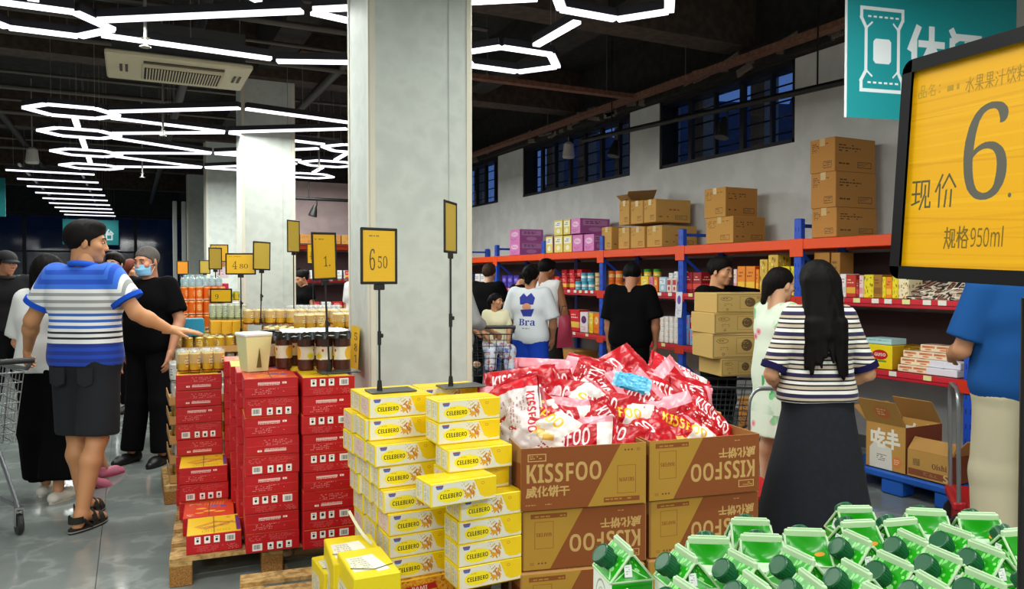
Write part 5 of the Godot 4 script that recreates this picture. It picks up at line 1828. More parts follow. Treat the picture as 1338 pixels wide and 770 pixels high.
# ---------------------------------------------------------------- yellow biscuit boxes
func yellow_tower() -> void:
	var im := sheet(320, 112, "dedac8")
	fill_poly(im, PackedVector2Array([Vector2(206, 0), Vector2(320, 0), Vector2(320, 92), Vector2(296, 100), Vector2(262, 100), Vector2(238, 84), Vector2(226, 50)]), Color("ecc606"))
	disc(im, Vector2(92, 64), Vector2(66, 36), Color("f2dc1a"))
	latin(im, "CELEBERO", Rect2(40, 54, 106, 24), Color("1a1408"))
	small_print(im, Rect2(60, 34, 60, 12), 1, Color("cfae1a"), 0.8)
	im.fill_rect(Rect2i(20, 8, 36, 8), Color("8a4a5a"))
	fill_poly(im, PackedVector2Array([Vector2(20, 16), Vector2(56, 16), Vector2(50, 28), Vector2(26, 28)]), Color("4a6ab8"))
	for k in 22:
		var p := Vector2(rng.randf_range(158, 222), rng.randf_range(26, 88))
		var d := Vector2(rng.randf_range(-8, 10), rng.randf_range(-18, -8))
		stroke(im, p - d * 0.6, p + d, rng.randf_range(4, 8), Color("d89a1e") if k % 3 else Color("b9702a"))
	for k in 10:
		disc(im, Vector2(rng.randf_range(145, 200), rng.randf_range(6, 34)), Vector2(2, 2), Color("9a8a5a"))
	disc(im, Vector2(252, 24), Vector2(9, 8), Color("c9932a"))
	disc(im, Vector2(252, 24), Vector2(5, 4), Color("f0cf10"))
	ring(im, Rect2(0, 0, 320, 112), 4, Color("e6c40e"))
	var front := picture(im, 0.4)
	var s := sheet(160, 112, "ead21a")
	for k in 2:
		s.fill_rect(Rect2i(8 + 78 * k, 8, 64, 96), Color("dcd8c8"))
		small_print(s, Rect2(16 + 78 * k, 16, 24, 78), 10, Color("6f786a"), 0.8)
		small_print(s, Rect2(46 + 78 * k, 20, 20, 60), 7, Color("8a8f80"), 0.8)
	var side := picture(s, 0.45)
	var pk := sheet(160, 112, "ead21a")
	pk.fill_rect(Rect2i(8, 8, 144, 96), Color("dfc9c2"))
	small_print(pk, Rect2(20, 16, 120, 80), 8, Color("b08a84"), 0.7)
	var side2 := picture(pk, 0.45)
	var tp := mat("eccb04", 0.4)
	var W := 0.28
	var H := 0.09
	var D := 0.15
	var y8 := 0.23
	var proto: Node3D = null
	# [column left px at that row, row from the bottom, front distance, nudge]; rows counted from the bottom
	var L := [[508, 0, 3.045], [507, 1, 3.045], [507, 2, 3.045], [501, 3, 3.05], [494, 4, 3.09], [489, 5, 3.08], [482, 6, 3.16], [482, 7, 3.17]]
	var R := [[598, 0, 2.95], [598, 1, 2.95], [598, 2, 2.95], [600, 3, 2.95], [583, 4, 3.02], [586, 5, 2.99], [572, 6, 3.08], [572, 7, 3.08]]
	var spots := []
	for q in [[L, "left column"], [R, "right column"]]:
		for e in q[0]:
			var d: float = e[2]
			var p := deep(e[0], 500, d)
			spots.append([Vector3(p.x + W / 2, y8 + H * e[1], p.z - D / 2), 0.0, "yellow biscuit box in the front %s, %s from the bottom" % [q[1], nth(e[1])]])
	var mid := deep(558, 600, 2.86)
	spots.append([Vector3(mid.x + W / 2, y8 + H * 4 - 0.022 + 0.022, mid.z - D / 2 + 0.02), 0.05, "yellow biscuit box sticking out across the middle of the tower"])
	# rows behind, on the tower's left flank
	for k in 7:
		spots.append([Vector3(spots[mini(k, 6)][0].x - 0.002 * k, y8 + H * k, -3.175 - 0.02 * (k % 2)), 0.03 * (k % 3 - 1), "yellow biscuit box behind the front left column, %s from the bottom" % nth(k)])
		spots.append([Vector3(spots[mini(k, 6)][0].x - 0.012 - 0.002 * k, y8 + H * k, -3.345), 0.02 * (k % 3 - 1), "yellow biscuit box two behind the front left column, %s from the bottom" % nth(k)])
		spots.append([Vector3(spots[8 + mini(k, 6)][0].x + 0.01, y8 + H * k, -3.18), 0.0, "yellow biscuit box behind the front right column, %s from the bottom" % nth(k)])
		if k < 6:
			spots.append([Vector3(spots[8 + mini(k, 6)][0].x - 0.03, y8 + H * k, -3.345), 0.0, "yellow biscuit box two behind the front right column, %s from the bottom" % nth(k)])
	for k in 2:
		spots.append([Vector3(spots[7][0].x + 0.29 * k, y8 + H * 7, spots[7][0].z - 0.152 - 0.0 * k), 0.0, "yellow biscuit box in the top row's back, %s one" % ["left", "right"][k]])
	for i in spots.size():
		var e = spots[i]
		if proto == null:
			proto = thing("biscuit_carton", e[2], "box", e[0], e[1], "yellow biscuit boxes of the tower")
			var a := Geo.new()
			var b := Geo.new()
			var c := Geo.new()
			Geo.box3(a, b, c, Vector3(0, H / 2 - 0.0005, 0), Vector3(W - 0.002, H - 0.001, D - 0.002), Basis.IDENTITY, 0.003)
			part("body", [b, a, c], [side, front, tp], proto)
			var t := Geo.new()
			t.box(Vector3(0, H / 2, -D / 2), Vector3(W - 0.04, H * 0.8, 0.001))
			t.box(Vector3(0, H - 0.0008, D / 2 - 0.02), Vector3(W - 0.004, 0.001, 0.0015))
			part("flap_edge", t, mat("b79a08", 0.5), proto)
		else:
			var o := copy(proto, e[2], e[0], e[1] + rng.randf_range(-0.02, 0.02))
			if i % 5 == 2:
				o.get_child(0).set_surface_override_material(0, side2)
	# boxes with a fries picture at the very bottom, and the pallet
	var fr := sheet(320, 112, "d98a1a")
	for k in 130:
		var p := Vector2(rng.randf_range(0, 320), rng.randf_range(0, 112))
		var d := Vector2(rng.randf_range(-16, 16), rng.randf_range(-16, 16))
		stroke(fr, p - d, p + d, 7, Color("e2a52e") if k % 3 else Color("a85a12"))
	fill_poly(fr, PackedVector2Array([Vector2(20, 40), Vector2(190, 30), Vector2(206, 66), Vector2(0, 70)]), Color("b81218"))
	latin(fr, "RAMI", Rect2(70, 40, 80, 22), Color("e8d8c8"))
	var fm := picture(fr, 0.4)
	var base := deep(507, 700, 3.05)
	for k in 2:
		box_thing("fries_carton", "orange carton printed with fries at the foot of the yellow tower, %s one" % ["left", "right"][k], "carton", "fries cartons", Vector3(base.x + 0.17 + 0.285 * k, 0.185, base.z - 0.14), Vector3(0.27, 0.089, 0.3), mat("e2b414", 0.5), fm)
	for k in 2:
		box_thing("fries_carton", "orange carton at the back foot of the yellow tower, %s one" % ["left", "right"][k], "carton", "fries cartons", Vector3(base.x + 0.1 + 0.285 * k, 0.185, base.z - 0.405), Vector3(0.27, 0.089, 0.2), mat("e2b414", 0.5), fm)
	wood_pallet("wooden pallet under the yellow tower", Vector3(base.x - 0.05, 0, base.z - 0.05), 1.02, 0.95, 0.14, deg_to_rad(-8))
	# opened yellow outer cases at the lower left
	var cs := sheet(160, 112, "e3cb12")
	cs.fill_rect(Rect2i(10, 30, 90, 60), Color("d8d4c0"))
	small_print(cs, Rect2(16, 36, 78, 48), 6, Color("9a9a80"), 0.7)
	var cm := picture(cs, 0.4)
	var oc := [[466, 742, 2.95, 0.3, 0.19, "farther"], [486, 762, 2.72, 0.28, 0.165, "nearer"], [440, 760, 3.05, 0.2, 0.13, "smallest"]]
	for k in oc.size():
		var e = oc[k]
		var p := deep(e[0], e[1], e[2])
		var hh: float = p.y + 0.0
		var o := box_thing("outer_case", "glossy yellow outer case with torn tape beside the tower, %s one" % e[5], "case", "opened yellow cases", Vector3(p.x, (hh + 0.201) / 2, p.z - 0.05), Vector3(e[4], hh - 0.081, e[3]), cm, cm, deg_to_rad(-6 + 4 * k))
		var t := Geo.new()
		t.box(Vector3(0.02, hh - 0.08, 0.02), Vector3(e[4] * 0.28, 0.0015, e[3] * 0.6), Basis(Vector3.UP, 0.15))
		part("torn_panel", t, mat("e6e2d4", 0.5), o)
		t = Geo.new()
		t.tube([Vector3(-e[4] * 0.45, hh - 0.078, 0.05), Vector3(0, hh - 0.077, 0.09), Vector3(e[4] * 0.45, hh - 0.078, 0.06)], 0.0015, 5)
		part("strap", t, mat("2a2412", 0.5), o)
	var st := thing("packing_strap", "loose pale packing strap on the yellow tower's left side", "strap", deep(466, 690, 3.0))
	var g := Geo.new()
	var pts := []
	for k in 10:
		var u := k / 9.0
		pts.append(deep(456 + 30 * u, 668 + 42 * u + 5 * sin(u * 3.0), 3.12 - 0.16 * u) - st.position)
	for k in 9:
		var dd: Vector3 = (pts[k + 1] - pts[k])
		g.box((pts[k] + pts[k + 1]) / 2, Vector3(dd.length() * 1.05, 0.012, 0.001), Basis(dd.normalized(), dd.cross(Vector3.BACK).normalized().abs(), dd.normalized().cross(dd.cross(Vector3.BACK).normalized().abs())).orthonormalized())
	part("strap", g, mat("c9c4a0", 0.4), st)

# ---------------------------------------------------------------- wafer cartons
func wafer_face(flip: bool) -> StandardMaterial3D:
	var im := sheet(512, 276, "82420c")
	var tan_ := Color("bd9858")
	var kr := Color("a87e24")
	fill_poly(im, PackedVector2Array([Vector2(405, 0), Vector2(512, 0), Vector2(512, 276), Vector2(268, 276)]), kr)
	latin(im, "KISSFOO", Rect2(22, 70, 302, 86), tan_)
	var x := 22.0
	for c in "威化饼干":
		han(im, c, Vector2(x, 172), Vector2(38, 44), 6.5, tan_)
		x += 44
	ring(im, Rect2(28, 28, 70, 30), 4, tan_)
	small_print(im, Rect2(34, 34, 58, 18), 2, tan_, 0.9)
	small_print(im, Rect2(18, 248, 46, 10), 1, Color("b58d52"), 0.8)
	small_print(im, Rect2(82, 248, 46, 10), 1, Color("b58d52"), 0.8)
	ring(im, Rect2(392, 98, 76, 126), 2, Color("82420c"))
	latin(im, "WAFERS", Rect2(398, 154, 64, 18), Color("82420c"))
	im.fill_rect(Rect2i(335, 240, 150, 22), Color("82420c"))
	small_print(im, Rect2(341, 244, 138, 14), 1, kr, 0.9)
	for k in 3:
		disc(im, Vector2(424 + 14 * k, 28), Vector2(4, 4), Color("6a3a18"))
	small_print(im, Rect2(472, 20, 18, 16), 3, Color("6a3a18"), 1.0)
	if flip:
		im.flip_x()
		im.flip_y()
	return picture(im, 0.75)

func wafer_boxes() -> void:
	var up := wafer_face(false)
	var dn := wafer_face(true)
	var kr := grained("wafer_kraft", noise_tex(0.03, [[0.3, "9a6a34"], [0.7, "a87842"]], 51), 3.0, 0.85)
	var sd := sheet(128, 128, "a3743c")
	fill_poly(sd, PackedVector2Array([Vector2(0, 60), Vector2(128, 30), Vector2(128, 128), Vector2(0, 128)]), Color("82420c"))
	small_print(sd, Rect2(20, 74, 80, 34), 4, Color("bd9858"), 0.7)
	var sm := picture(sd, 0.8)
	var W := 0.545
	var H := 0.253
	var D := 0.38
	var fl := [[level(680, 587, 0.76), deg_to_rad(-13), "left"], [level(848, 577, 0.76), deg_to_rad(-9), "right"]]
	for c in 2:
		var f = fl[c]
		var B := Basis(Vector3.UP, f[1])
		for k in 3:
			var corner: Vector3 = Vector3(f[0].x, H * k, f[0].z)
			if k == 1:
				corner += B * Vector3(0.01, 0, -0.012)
			var at: Vector3 = corner + B * Vector3(W / 2, 0, -D / 2)
			var face := up if (c == 0 and k == 2) else dn
			var o := thing("wafer_carton", "brown printed wafer carton, %s of the %s stack" % [["bottom", "middle", "top"][k], f[2]], "carton", at, f[1], "brown wafer cartons")
			var a := Geo.new()
			var b := Geo.new()
			var q := Geo.new()
			if k < 2:
				Geo.box3(a, b, q, Vector3(0, H / 2 - 0.001, 0), Vector3(W - 0.006, H - 0.002, D - 0.006), Basis.IDENTITY, 0.006)
				part("body", [b, a, q], [sm, face, kr], o)
			else:
				for sg in [1, -1]:
					Geo.box3(a, q, q, Vector3(0, H / 2, sg * (D / 2 - 0.004)), Vector3(W - 0.006, H, 0.006))
					Geo.box3(q, b, q, Vector3(sg * (W / 2 - 0.006), H / 2, 0), Vector3(0.006, H, D - 0.016))
				q.box(Vector3(0, H - 0.08, 0), Vector3(W - 0.02, 0.006, D - 0.02))
				part("body", [b, a, q], [sm, face, kr], o)
			var t := Geo.new()
			t.box(Vector3(-W / 2 + 0.0025, H / 2, 0), Vector3(0.001, H * 0.96, 0.05))
			part("tape", t, mat("c0a070", 0.3), o)

# ---------------------------------------------------------------- wafer bags heaped on the cartons
func bag_faces() -> Array:
	var r := []
	for q in 4:
		var im: Image
		var white := Color("f2dfe0")
		match q:
			0:
				im = sheet(256, 176, "b80a1a")
				im.fill_rect(Rect2i(0, 134, 256, 42), Color("dd95a2"))
				latin(im, "KISSFOO", Rect2(24, 18, 160, 62), white)
				small_print(im, Rect2(30, 88, 120, 34), 3, white, 0.85)
			1:
				im = sheet(256, 176, "b80a18")
				fill_poly(im, PackedVector2Array([Vector2(150, 0), Vector2(256, 0), Vector2(256, 176), Vector2(90, 176)]), Color("eadfd8"))
				latin(im, "KISSFOO", Rect2(14, 22, 180, 44), Color("efbe1e"))
				for k in 5:
					fill_poly(im, PackedVector2Array([Vector2(70 + 24 * k, 110), Vector2(120 + 20 * k, 92), Vector2(130 + 20 * k, 112), Vector2(84 + 24 * k, 134)]), Color("e6c678") if k % 2 else Color("d9a94e"))
				small_print(im, Rect2(176, 136, 66, 26), 2, Color("b04048"), 0.9)
				small_print(im, Rect2(14, 140, 70, 22), 2, white, 0.9)
			2:
				im = sheet(256, 176, "e4d9da")
				im.fill_rect(Rect2i(0, 0, 40, 176), Color("cf1426"))
				small_print(im, Rect2(70, 26, 140, 120), 10, Color("c08a90"), 0.5)
				latin(im, "KISSFOO", Rect2(60, 6, 150, 24), Color("cf1426"))
			3:
				im = sheet(256, 176, "b4081a")
				latin(im, "KISSFOO", Rect2(20, 52, 160, 70), white)
				small_print(im, Rect2(30, 128, 150, 26), 2, white, 0.85)
				im.fill_rect(Rect2i(0, 0, 256, 34), Color("df8a96"))
				fill_poly(im, PackedVector2Array([Vector2(200, 30), Vector2(256, 20), Vector2(256, 176), Vector2(214, 176)]), Color("eadfd8"))
		r.append(picture(im, 0.32))
	return r

func bag_mesh(seed_: int, w: float, h: float, th: float) -> Array:
	# a filled pillow bag: two bulging crumpled sides, flat crimped ends with a toothed edge
	var nz := FastNoiseLite.new()
	nz.seed = seed_
	nz.frequency = 0.05
	nz.fractal_octaves = 3
	var body := Geo.new()
	var skew := (seed_ % 7 - 3) * 0.008
	for sg in [1.0, -1.0]:
		body.grid(30, 20, func(u, v):
			var a: float = u * 2 - 1
			var b: float = v * 2 - 1
			var e: float = pow(maxf(0.0, 1.0 - pow(absf(a), 3.0)), 0.7) * pow(maxf(0.0, 1.0 - pow(absf(b), 2.6)), 0.6)
			var n: float = nz.get_noise_3d(u * 70, v * 50, sg * 40)
			var fold: float = absf(nz.get_noise_3d(u * 45 + 90, v * 140, sg * 9))
			var pinch: float = 1.0 - 0.1 * e
			return Vector3(a * w / 2 * (1.0 - 0.04 * absf(b)) + skew * b, -b * h / 2 * pinch, sg * (th / 2 * e * (1.0 + 0.75 * n) + 0.002 + 0.024 * fold * (1.0 - 0.4 * e))), sg < 0)
	var out := [Geo.mesh([body])]
	for sg in [1.0, -1.0]:
		var ends := Geo.new()
		ends.grid(3, 22, func(u, v):
			var tooth: float = 0.003 if (int(v * 22) % 2 == 0 and u > 0.9) else 0.0
			return Vector3(sg * (w / 2 * (1.0 - 0.04 * absf(v * 2 - 1)) - 0.002 + 0.018 * u + tooth) + skew * (v * 2 - 1), -(v * 2 - 1) * h / 2, 0.004 * sin(v * 14.0 + seed_) * u + 0.0015 * sin(u * 12.0)), sg > 0)
		out.append(Geo.mesh([ends]))
	return out

func wafer_bags() -> void:
	var faces := bag_faces()
	var em := mat("d8707e", 0.25)
	var er := mat("c01424", 0.25)
	var meshes := []
	for k in 5:
		meshes.append(bag_mesh(11 + k, 0.315, 0.22, 0.092))
	# [px, py, distance, roll, tilt back, swing, look, words]
	var list := [
		[683, 506, 3.02, -0.16, 0.35, -0.2, 0, "pink-ended bag leaning at the heap's left edge"],
		[722, 494, 3.1, 0.06, 0.2, 0.15, 3, "shiny red bag at the top of the heap's left half"],
		[669, 532, 2.9, -0.05, 0.3, -0.5, 3, "bag with large white letters close beside the yellow tower"],
		[727, 528, 2.93, PI + 0.05, 0.3, 0.1, 0, "upside-down red bag in the middle of the heap's left half"],
		[704, 562, 2.78, 0.55, 0.5, -0.1, 1, "bag with yellow letters slanting down at the left front"],
		[760, 548, 2.84, -0.75, 0.45, 0.2, 1, "bag with cookies slanting up at the front"],
		[676, 548, 2.8, 1.35, 0.3, -0.5, 2, "pale bag turned back to front beside the yellow tower"],
		[800, 487, 3.2, -0.5, 0.2, 0.0, 0, "bag with its pink corner at the heap's peak"],
		[783, 512, 3.03, PI - 0.35, 0.35, 0.1, 0, "upside-down bag left of the blue sachet"],
		[832, 520, 2.95, PI - 0.25, 0.4, 0.3, 3, "upside-down bag with a pale end pointing right at the heap's centre"],
		[813, 561, 2.78, 0.12, 0.45, 0.1, 1, "bag with cookies and yellow letters at the front centre"],
		[790, 580, 2.68, 1.2, 0.5, 0.2, 0, "red bag half hidden behind the carton edge, left of centre"],
		[886, 500, 3.12, 0.55, 0.4, 0.3, 2, "pale bag turned back to front sloping at the heap's right"],
		[862, 514, 3.05, 2.4, 0.3, 0.1, 0, "red bag wedged below the pale one at the right"],
		[904, 545, 2.88, 1.75, 0.35, 0.35, 3, "upright bag with a blue sticker at the right front"],
		[858, 566, 2.76, 0.35, 0.5, 0.2, 0, "pinkish bag at the front right of centre"],
		[925, 565, 2.86, 0.9, 0.4, 0.5, 0, "red bag at the heap's right end"],
		[838, 582, 2.66, -0.25, 0.55, 0.1, 0, "red bag low behind the carton edge at the centre"],
		[790, 585, 2.66, 0.2, 0.55, 0.0, 0, "red bag low behind the carton edge at the left"],
		[752, 582, 2.68, -0.1, 0.6, -0.2, 3, "red bag low behind the carton edge at the left end"],
		[895, 580, 2.68, 0.5, 0.5, 0.3, 1, "bag low behind the carton edge at the right"],
		[755, 505, 3.15, 2.0, 0.3, 0.0, 0, "red bag in the dip between the heap's two peaks"],
		[848, 540, 2.88, 0.9, 0.4, 0.1, 3, "red bag under the pale-ended one"],
		[690, 540, 3.0, 0.7, 0.3, -0.1, 1, "red bag deep in the left half"],
		[780, 545, 3.02, 0.2, 0.3, 0.1, 0, "red bag deep in the middle"],
		[830, 500, 3.14, 0.3, 0.3, 0.0, 3, "red bag behind the blue sachet"],
		[875, 535, 3.05, 0.4, 0.3, 0.2, 0, "red bag deep in the right half"],
		[730, 555, 2.95, 0.1, 0.4, 0.0, 3, "red bag under the slanting ones at the left"],
		[795, 525, 3.1, 1.0, 0.3, 0.1, 3, "red bag behind the upside-down ones"],
		[720, 520, 3.2, 0.1, 0.1, 0.0, 0, "red bag at the back of the left half"],
		[870, 555, 3.0, 2.9, 0.2, 0.1, 0, "red bag buried at the right"],
	]
	var facing := deg_to_rad(-26.5)
	for k in list.size():
		var e = list[k]
		var o := thing("wafer_bag", e[7], "snack bag", deep(e[0], e[1] + (6 if e[1] < 535 else -4), 3.2 + (e[0] - 680) * 0.0011 + clampf((585 - e[1]) * 0.0038, 0.0, 0.34)), 0.0, "red wafer bags in the heap")
		o.basis = Basis(Vector3.UP, facing + e[5]) * Basis(Vector3.RIGHT, -e[4]) * Basis(Vector3.BACK, -e[3])
		part("bag", meshes[k % 5][0], faces[e[6]], o)
		for q in [1, 2]:
			part("crimped_end", meshes[k % 5][q], em if (k + q) % 3 == 0 else er, o)
		if k == 14:
			var s := Geo.new()
			s.grid(6, 4, func(u, v): return Vector3(-0.05 + 0.1 * u, 0.02 - 0.055 * v, 0.046 - 0.01 * pow(u * 2 - 1, 2) + 0.003 * sin(u * 9 + v * 5)))
			part("blue_sticker", s, mat("5ab4dc", 0.3), o)
	# a sky-blue sachet lying on the heap
	var b := thing("blue_sachet", "small sky-blue sachet lying across the red bags", "sachet", deep(826, 500, 3.3))
	b.basis = Basis(Vector3.UP, facing) * Basis(Vector3.RIGHT, -0.7) * Basis(Vector3.BACK, -0.3)
	var m := bag_mesh(31, 0.13, 0.075, 0.02)
	part("bag", m[0], mat("58b4dc", 0.25), b)
	for q in [1, 2]:
		part("crimped_end", m[q], mat("7ac4e4", 0.25), b)
	# a support the heap rests on, inside the open top cartons and behind them
	box_thing("carton", "brown carton standing behind the open wafer cartons under the heap, left", "carton", "", Vector3(1.95, 0.38, -3.31), Vector3(0.5, 0.76, 0.36), kraft(0)[0], kraft(0)[1], deg_to_rad(-12))
	box_thing("carton", "brown carton standing behind the open wafer cartons under the heap, right", "carton", "", Vector3(2.52, 0.38, -3.22), Vector3(0.42, 0.76, 0.36), kraft(0)[0], kraft(0)[1], deg_to_rad(-10))

# ---------------------------------------------------------------- juice cartons
func juice() -> void:
	var gl := sheet(128, 192, "1a9a0c")
	for k in 40:
		var y := rng.randf_range(0, 192)
		stroke(gl, Vector2(0, y), Vector2(128, y + rng.randf_range(-10, 10)), rng.randf_range(2, 5), Color("1a9a0c").lerp(Color("0d7a16"), rng.randf_range(0, 0.8)))
	gl.fill_rect(Rect2i(20, 90, 88, 56), Color("d9efcf"))
	small_print(gl, Rect2(28, 98, 72, 40), 3, Color("2a7a2a"), 0.9)
	var front := picture(gl, 0.3)
	var ws := sheet(128, 192, "dfe6da")
	disc(ws, Vector2(64, 50), Vector2(44, 44), Color("8a9488"))
	disc(ws, Vector2(64, 50), Vector2(40, 40), Color("dfe6da"))
	disc(ws, Vector2(64, 50), Vector2(28, 28), Color("a8b4a6"))
	disc(ws, Vector2(64, 50), Vector2(25, 25), Color("dfe6da"))
	small_print(ws, Rect2(14, 110, 100, 70), 6, Color("7c8a7c"), 0.7)
	var white := picture(ws, 0.35)
	var gb := sheet(128, 128, "1ea010")
	for k in 24:
		disc(gb, Vector2(rng.randf_range(0, 128), rng.randf_range(0, 80)), Vector2(rng.randf_range(2, 5), rng.randf_range(6, 14)), Color("7fdc6e"))
	for k in 20:
		stroke(gb, Vector2(10 + k * 5, 118 - 40 * sin(k / 20.0 * PI)), Vector2(15 + k * 5, 118 - 40 * sin((k + 1) / 20.0 * PI)), 6, Color("b9efab"))
	disc(gb, Vector2(92, 84), Vector2(10, 10), Color("a6e898"))
	var gable := picture(gb, 0.25)
	var pan := sheet(128, 96, "18940c")
	pan.fill_rect(Rect2i(14, 58, 70, 34), Color("d5e8cc"))
	disc(pan, Vector2(100, 52), Vector2(14, 7), Color("e89a3a"))
	var panel := picture(pan, 0.25)
	var pale := mat("b4d0a6", 0.45)
	var cap := mat("06532f", 0.35)
	# prototype: ridge along z, spout on the -x slope
	var P := thing("juice_carton", "", "juice carton")
	var hw := 0.046
	var yb := 0.2
	var yr := 0.25
	var rz := 0.042
	var gz := Geo.new()
	var gx := Geo.new()
	var gy := Geo.new()
	Geo.box3(gz, gx, gy, Vector3(0, yb / 2, 0), Vector3(hw * 2, yb, hw * 2), Basis.IDENTITY, 0.003)
	part("body", [gx, gy, gz], [white, pale, front], P)
	var s1 := Geo.new()
	s1.grid(8, 6, func(u, v): return Vector3(lerpf(hw, 0.004, v) - 0.012 * sin(PI * v) * sin(PI * u), lerpf(yb, yr, v) - 0.01 * sin(PI * v) * sin(PI * u), lerpf(hw, -hw, u) * lerpf(1.0, rz / hw, v)), false)
	for i in s1.t.size():
		s1.t[i] = Vector2(s1.t[i].x, 1.0 - s1.t[i].y)
	part("back_slope", s1, panel, P)
	var s2 := Geo.new()
	s2.quad(Vector3(-hw, yb, -hw), Vector3(-hw, yb, hw), Vector3(-0.004, yr, rz), Vector3(-0.004, yr, -rz))
	part("spout_slope", s2, gable, P)
	for sg in [1.0, -1.0]:
		var s3 := Geo.new()
		s3.grid(8, 5, func(u, v): return Vector3(lerpf(-hw, hw, u) * (1.0 - v) + 0.0, lerpf(yb, yr, v), sg * (lerpf(hw, rz - 0.012, v) - 0.006 * sin(PI * v) * sin(PI * u))), sg < 0)
		for i in s3.t.size():
			s3.t[i] = Vector2(s3.t[i].x, 1.0 - s3.t[i].y)
		part("gable_end", s3, gable, P)
	var rim := Geo.new()
	for sx in [1.0, -1.0]:
		for sz in [1.0, -1.0]:
			rim.tube([Vector3(sx * hw, yb, sz * hw), Vector3(sx * 0.004, yr, sz * rz)], 0.0028, 6)
	for sz in [1.0, -1.0]:
		rim.tube([Vector3(-hw, yb, sz * hw), Vector3(hw, yb, sz * hw)], 0.002, 6)
		rim.tube([Vector3(sz * hw, yb, -hw), Vector3(sz * hw, yb, hw)], 0.002, 6)
	part("folded_edge", rim, pale, P)
	var fin := Geo.new()
	fin.box(Vector3(0, yr + 0.004, 0), Vector3(0.009, 0.016, rz * 2), Basis.IDENTITY, 0.0025)
	fin.box(Vector3(0, yr + 0.0125, 0), Vector3(0.004, 0.006, rz * 2 - 0.012), Basis.IDENTITY, 0.0015)
	part("top_fin", fin, pale, P)
	var nrm := Vector3(-(yr - yb), hw - 0.004, 0).normalized()
	var CX := Transform3D(Basis(nrm.cross(Vector3.BACK).normalized(), nrm, Vector3.BACK), Vector3(-0.026, 0.2245, 0.0))
	var cg := Geo.new()
	cg.lathe([Vector2(0.0175, 0), Vector2(0.0175, 0.012), Vector2(0.021, 0.0125), Vector2(0.021, 0.031), Vector2(0.0196, 0.0335), Vector2(0.017, 0.0325), Vector2(0, 0.0325)], 24, CX)
	for k in 24:
		var an := TAU * k / 24
		cg.tube([CX * Vector3(cos(an) * 0.0211, 0.0135, sin(an) * 0.0211), CX * Vector3(cos(an) * 0.0211, 0.0305, sin(an) * 0.0211)], 0.0009, 4)
	part("cap", cg, cap, P)
	var lb := sheet(32, 48, "e6e6e6")
	small_print(lb, Rect2(6, 6, 20, 34), 4, Color("8a8a94"), 0.6)
	var sk := Geo.new()
	sk.box(Vector3.ZERO, Vector3(0.016, 0.023, 0.001))
	var sticker := part("price_sticker", sk, picture(lb, 0.5), P)
	sticker.transform = Transform3D(Basis(Vector3.RIGHT, -0.28), Vector3(-0.008, yb + 0.02, hw - 0.003))
	var A := [[812, 702], [897, 716], [972, 716], [1030, 712], [1002, 748], [1125, 694], [1122, 730], [1176, 724], [1186, 686], [1238, 686], [1234, 712], [1297, 714], [1306, 744], [1228, 748], [900, 762], [1068, 742], [1082, 776], [1155, 766], [836, 776], [960, 780], [1288, 778], [1215, 786]]
	var Bk := [[943, 700], [1006, 700], [985, 682], [1060, 690], [1122, 663], [1128, 679], [1180, 680], [1214, 664], [1280, 668], [1326, 684], [1330, 715], [1338, 745]]
	var pts := []
	for q in A:
		var p := level(q[0], q[1], 0.925)
		pts.append([p, 0, rng.randf_range(-0.3, -0.02)])
	for q in Bk:
		var p := level(q[0], q[1], 0.925)
		pts.append([p, 1, deg_to_rad(-116.5) + rng.randf_range(-0.25, 0.25)])
	for it in 60:
		for i in pts.size():
			for j in range(i + 1, pts.size()):
				var dv: Vector3 = pts[j][0] - pts[i][0]
				dv.y = 0
				var l := dv.length()
				if l < 0.108:
					var sh: Vector3 = (dv / maxf(l, 0.001) if l > 0.001 else Vector3.RIGHT) * (0.108 - l) / 2
					pts[i][0] -= sh
					pts[j][0] += sh
	pts.sort_custom(func(a, b): return a[0].dot(Vector3(0.895, 0, 0.446)) < b[0].dot(Vector3(0.895, 0, 0.446)))
	var first := true
	var na := 0
	var nb := 0
	for q in pts:
		var at: Vector3 = Vector3(q[0].x, 0.654 + rng.randf_range(0, 0.003), q[0].z)
		var label := ""
		if q[1] == 0:
			label = "green juice carton with its cap towards the left, %s counted from the left" % counted(na)
			na += 1
		else:
			label = "green juice carton seen from its hollow back slope, %s counted from the left" % counted(nb)
			nb += 1
		if first:
			P.position = at
			P.rotation.y = q[2]
			P.set_meta("label", label)
			P.set_meta("group", "green juice cartons")
			first = false
		else:
			var o := copy(P, label, at, q[2])
			o.rotation = Vector3(rng.randf_range(-0.03, 0.03), q[2], rng.randf_range(-0.03, 0.03))
	var tb := thing("display_table", "low cardboard display table carrying the green juice cartons", "table", Vector3(1.32, 0, -0.98), deg_to_rad(-26.5))
	var t := Geo.new()
	t.box(Vector3(0, 0.64, 0), Vector3(1.16, 0.02, 0.78), Basis.IDENTITY, 0.004)
	part("top", t, kraft(0)[0], tb)
	for x in [-0.5, 0.5]:
		for z in [-0.32, 0.32]:
			t = Geo.new()
			t.box(Vector3(x, 0.315, z), Vector3(0.06, 0.63, 0.06), Basis.IDENTITY, 0.004)
			part("leg", t, mat("a87f48", 0.8), tb)

func counted(i: int) -> String:
	return nth(i) if i < 16 else ["seventeenth", "eighteenth", "nineteenth", "twentieth", "twenty-first", "twenty-second", "twenty-third", "twenty-fourth"][i - 16]

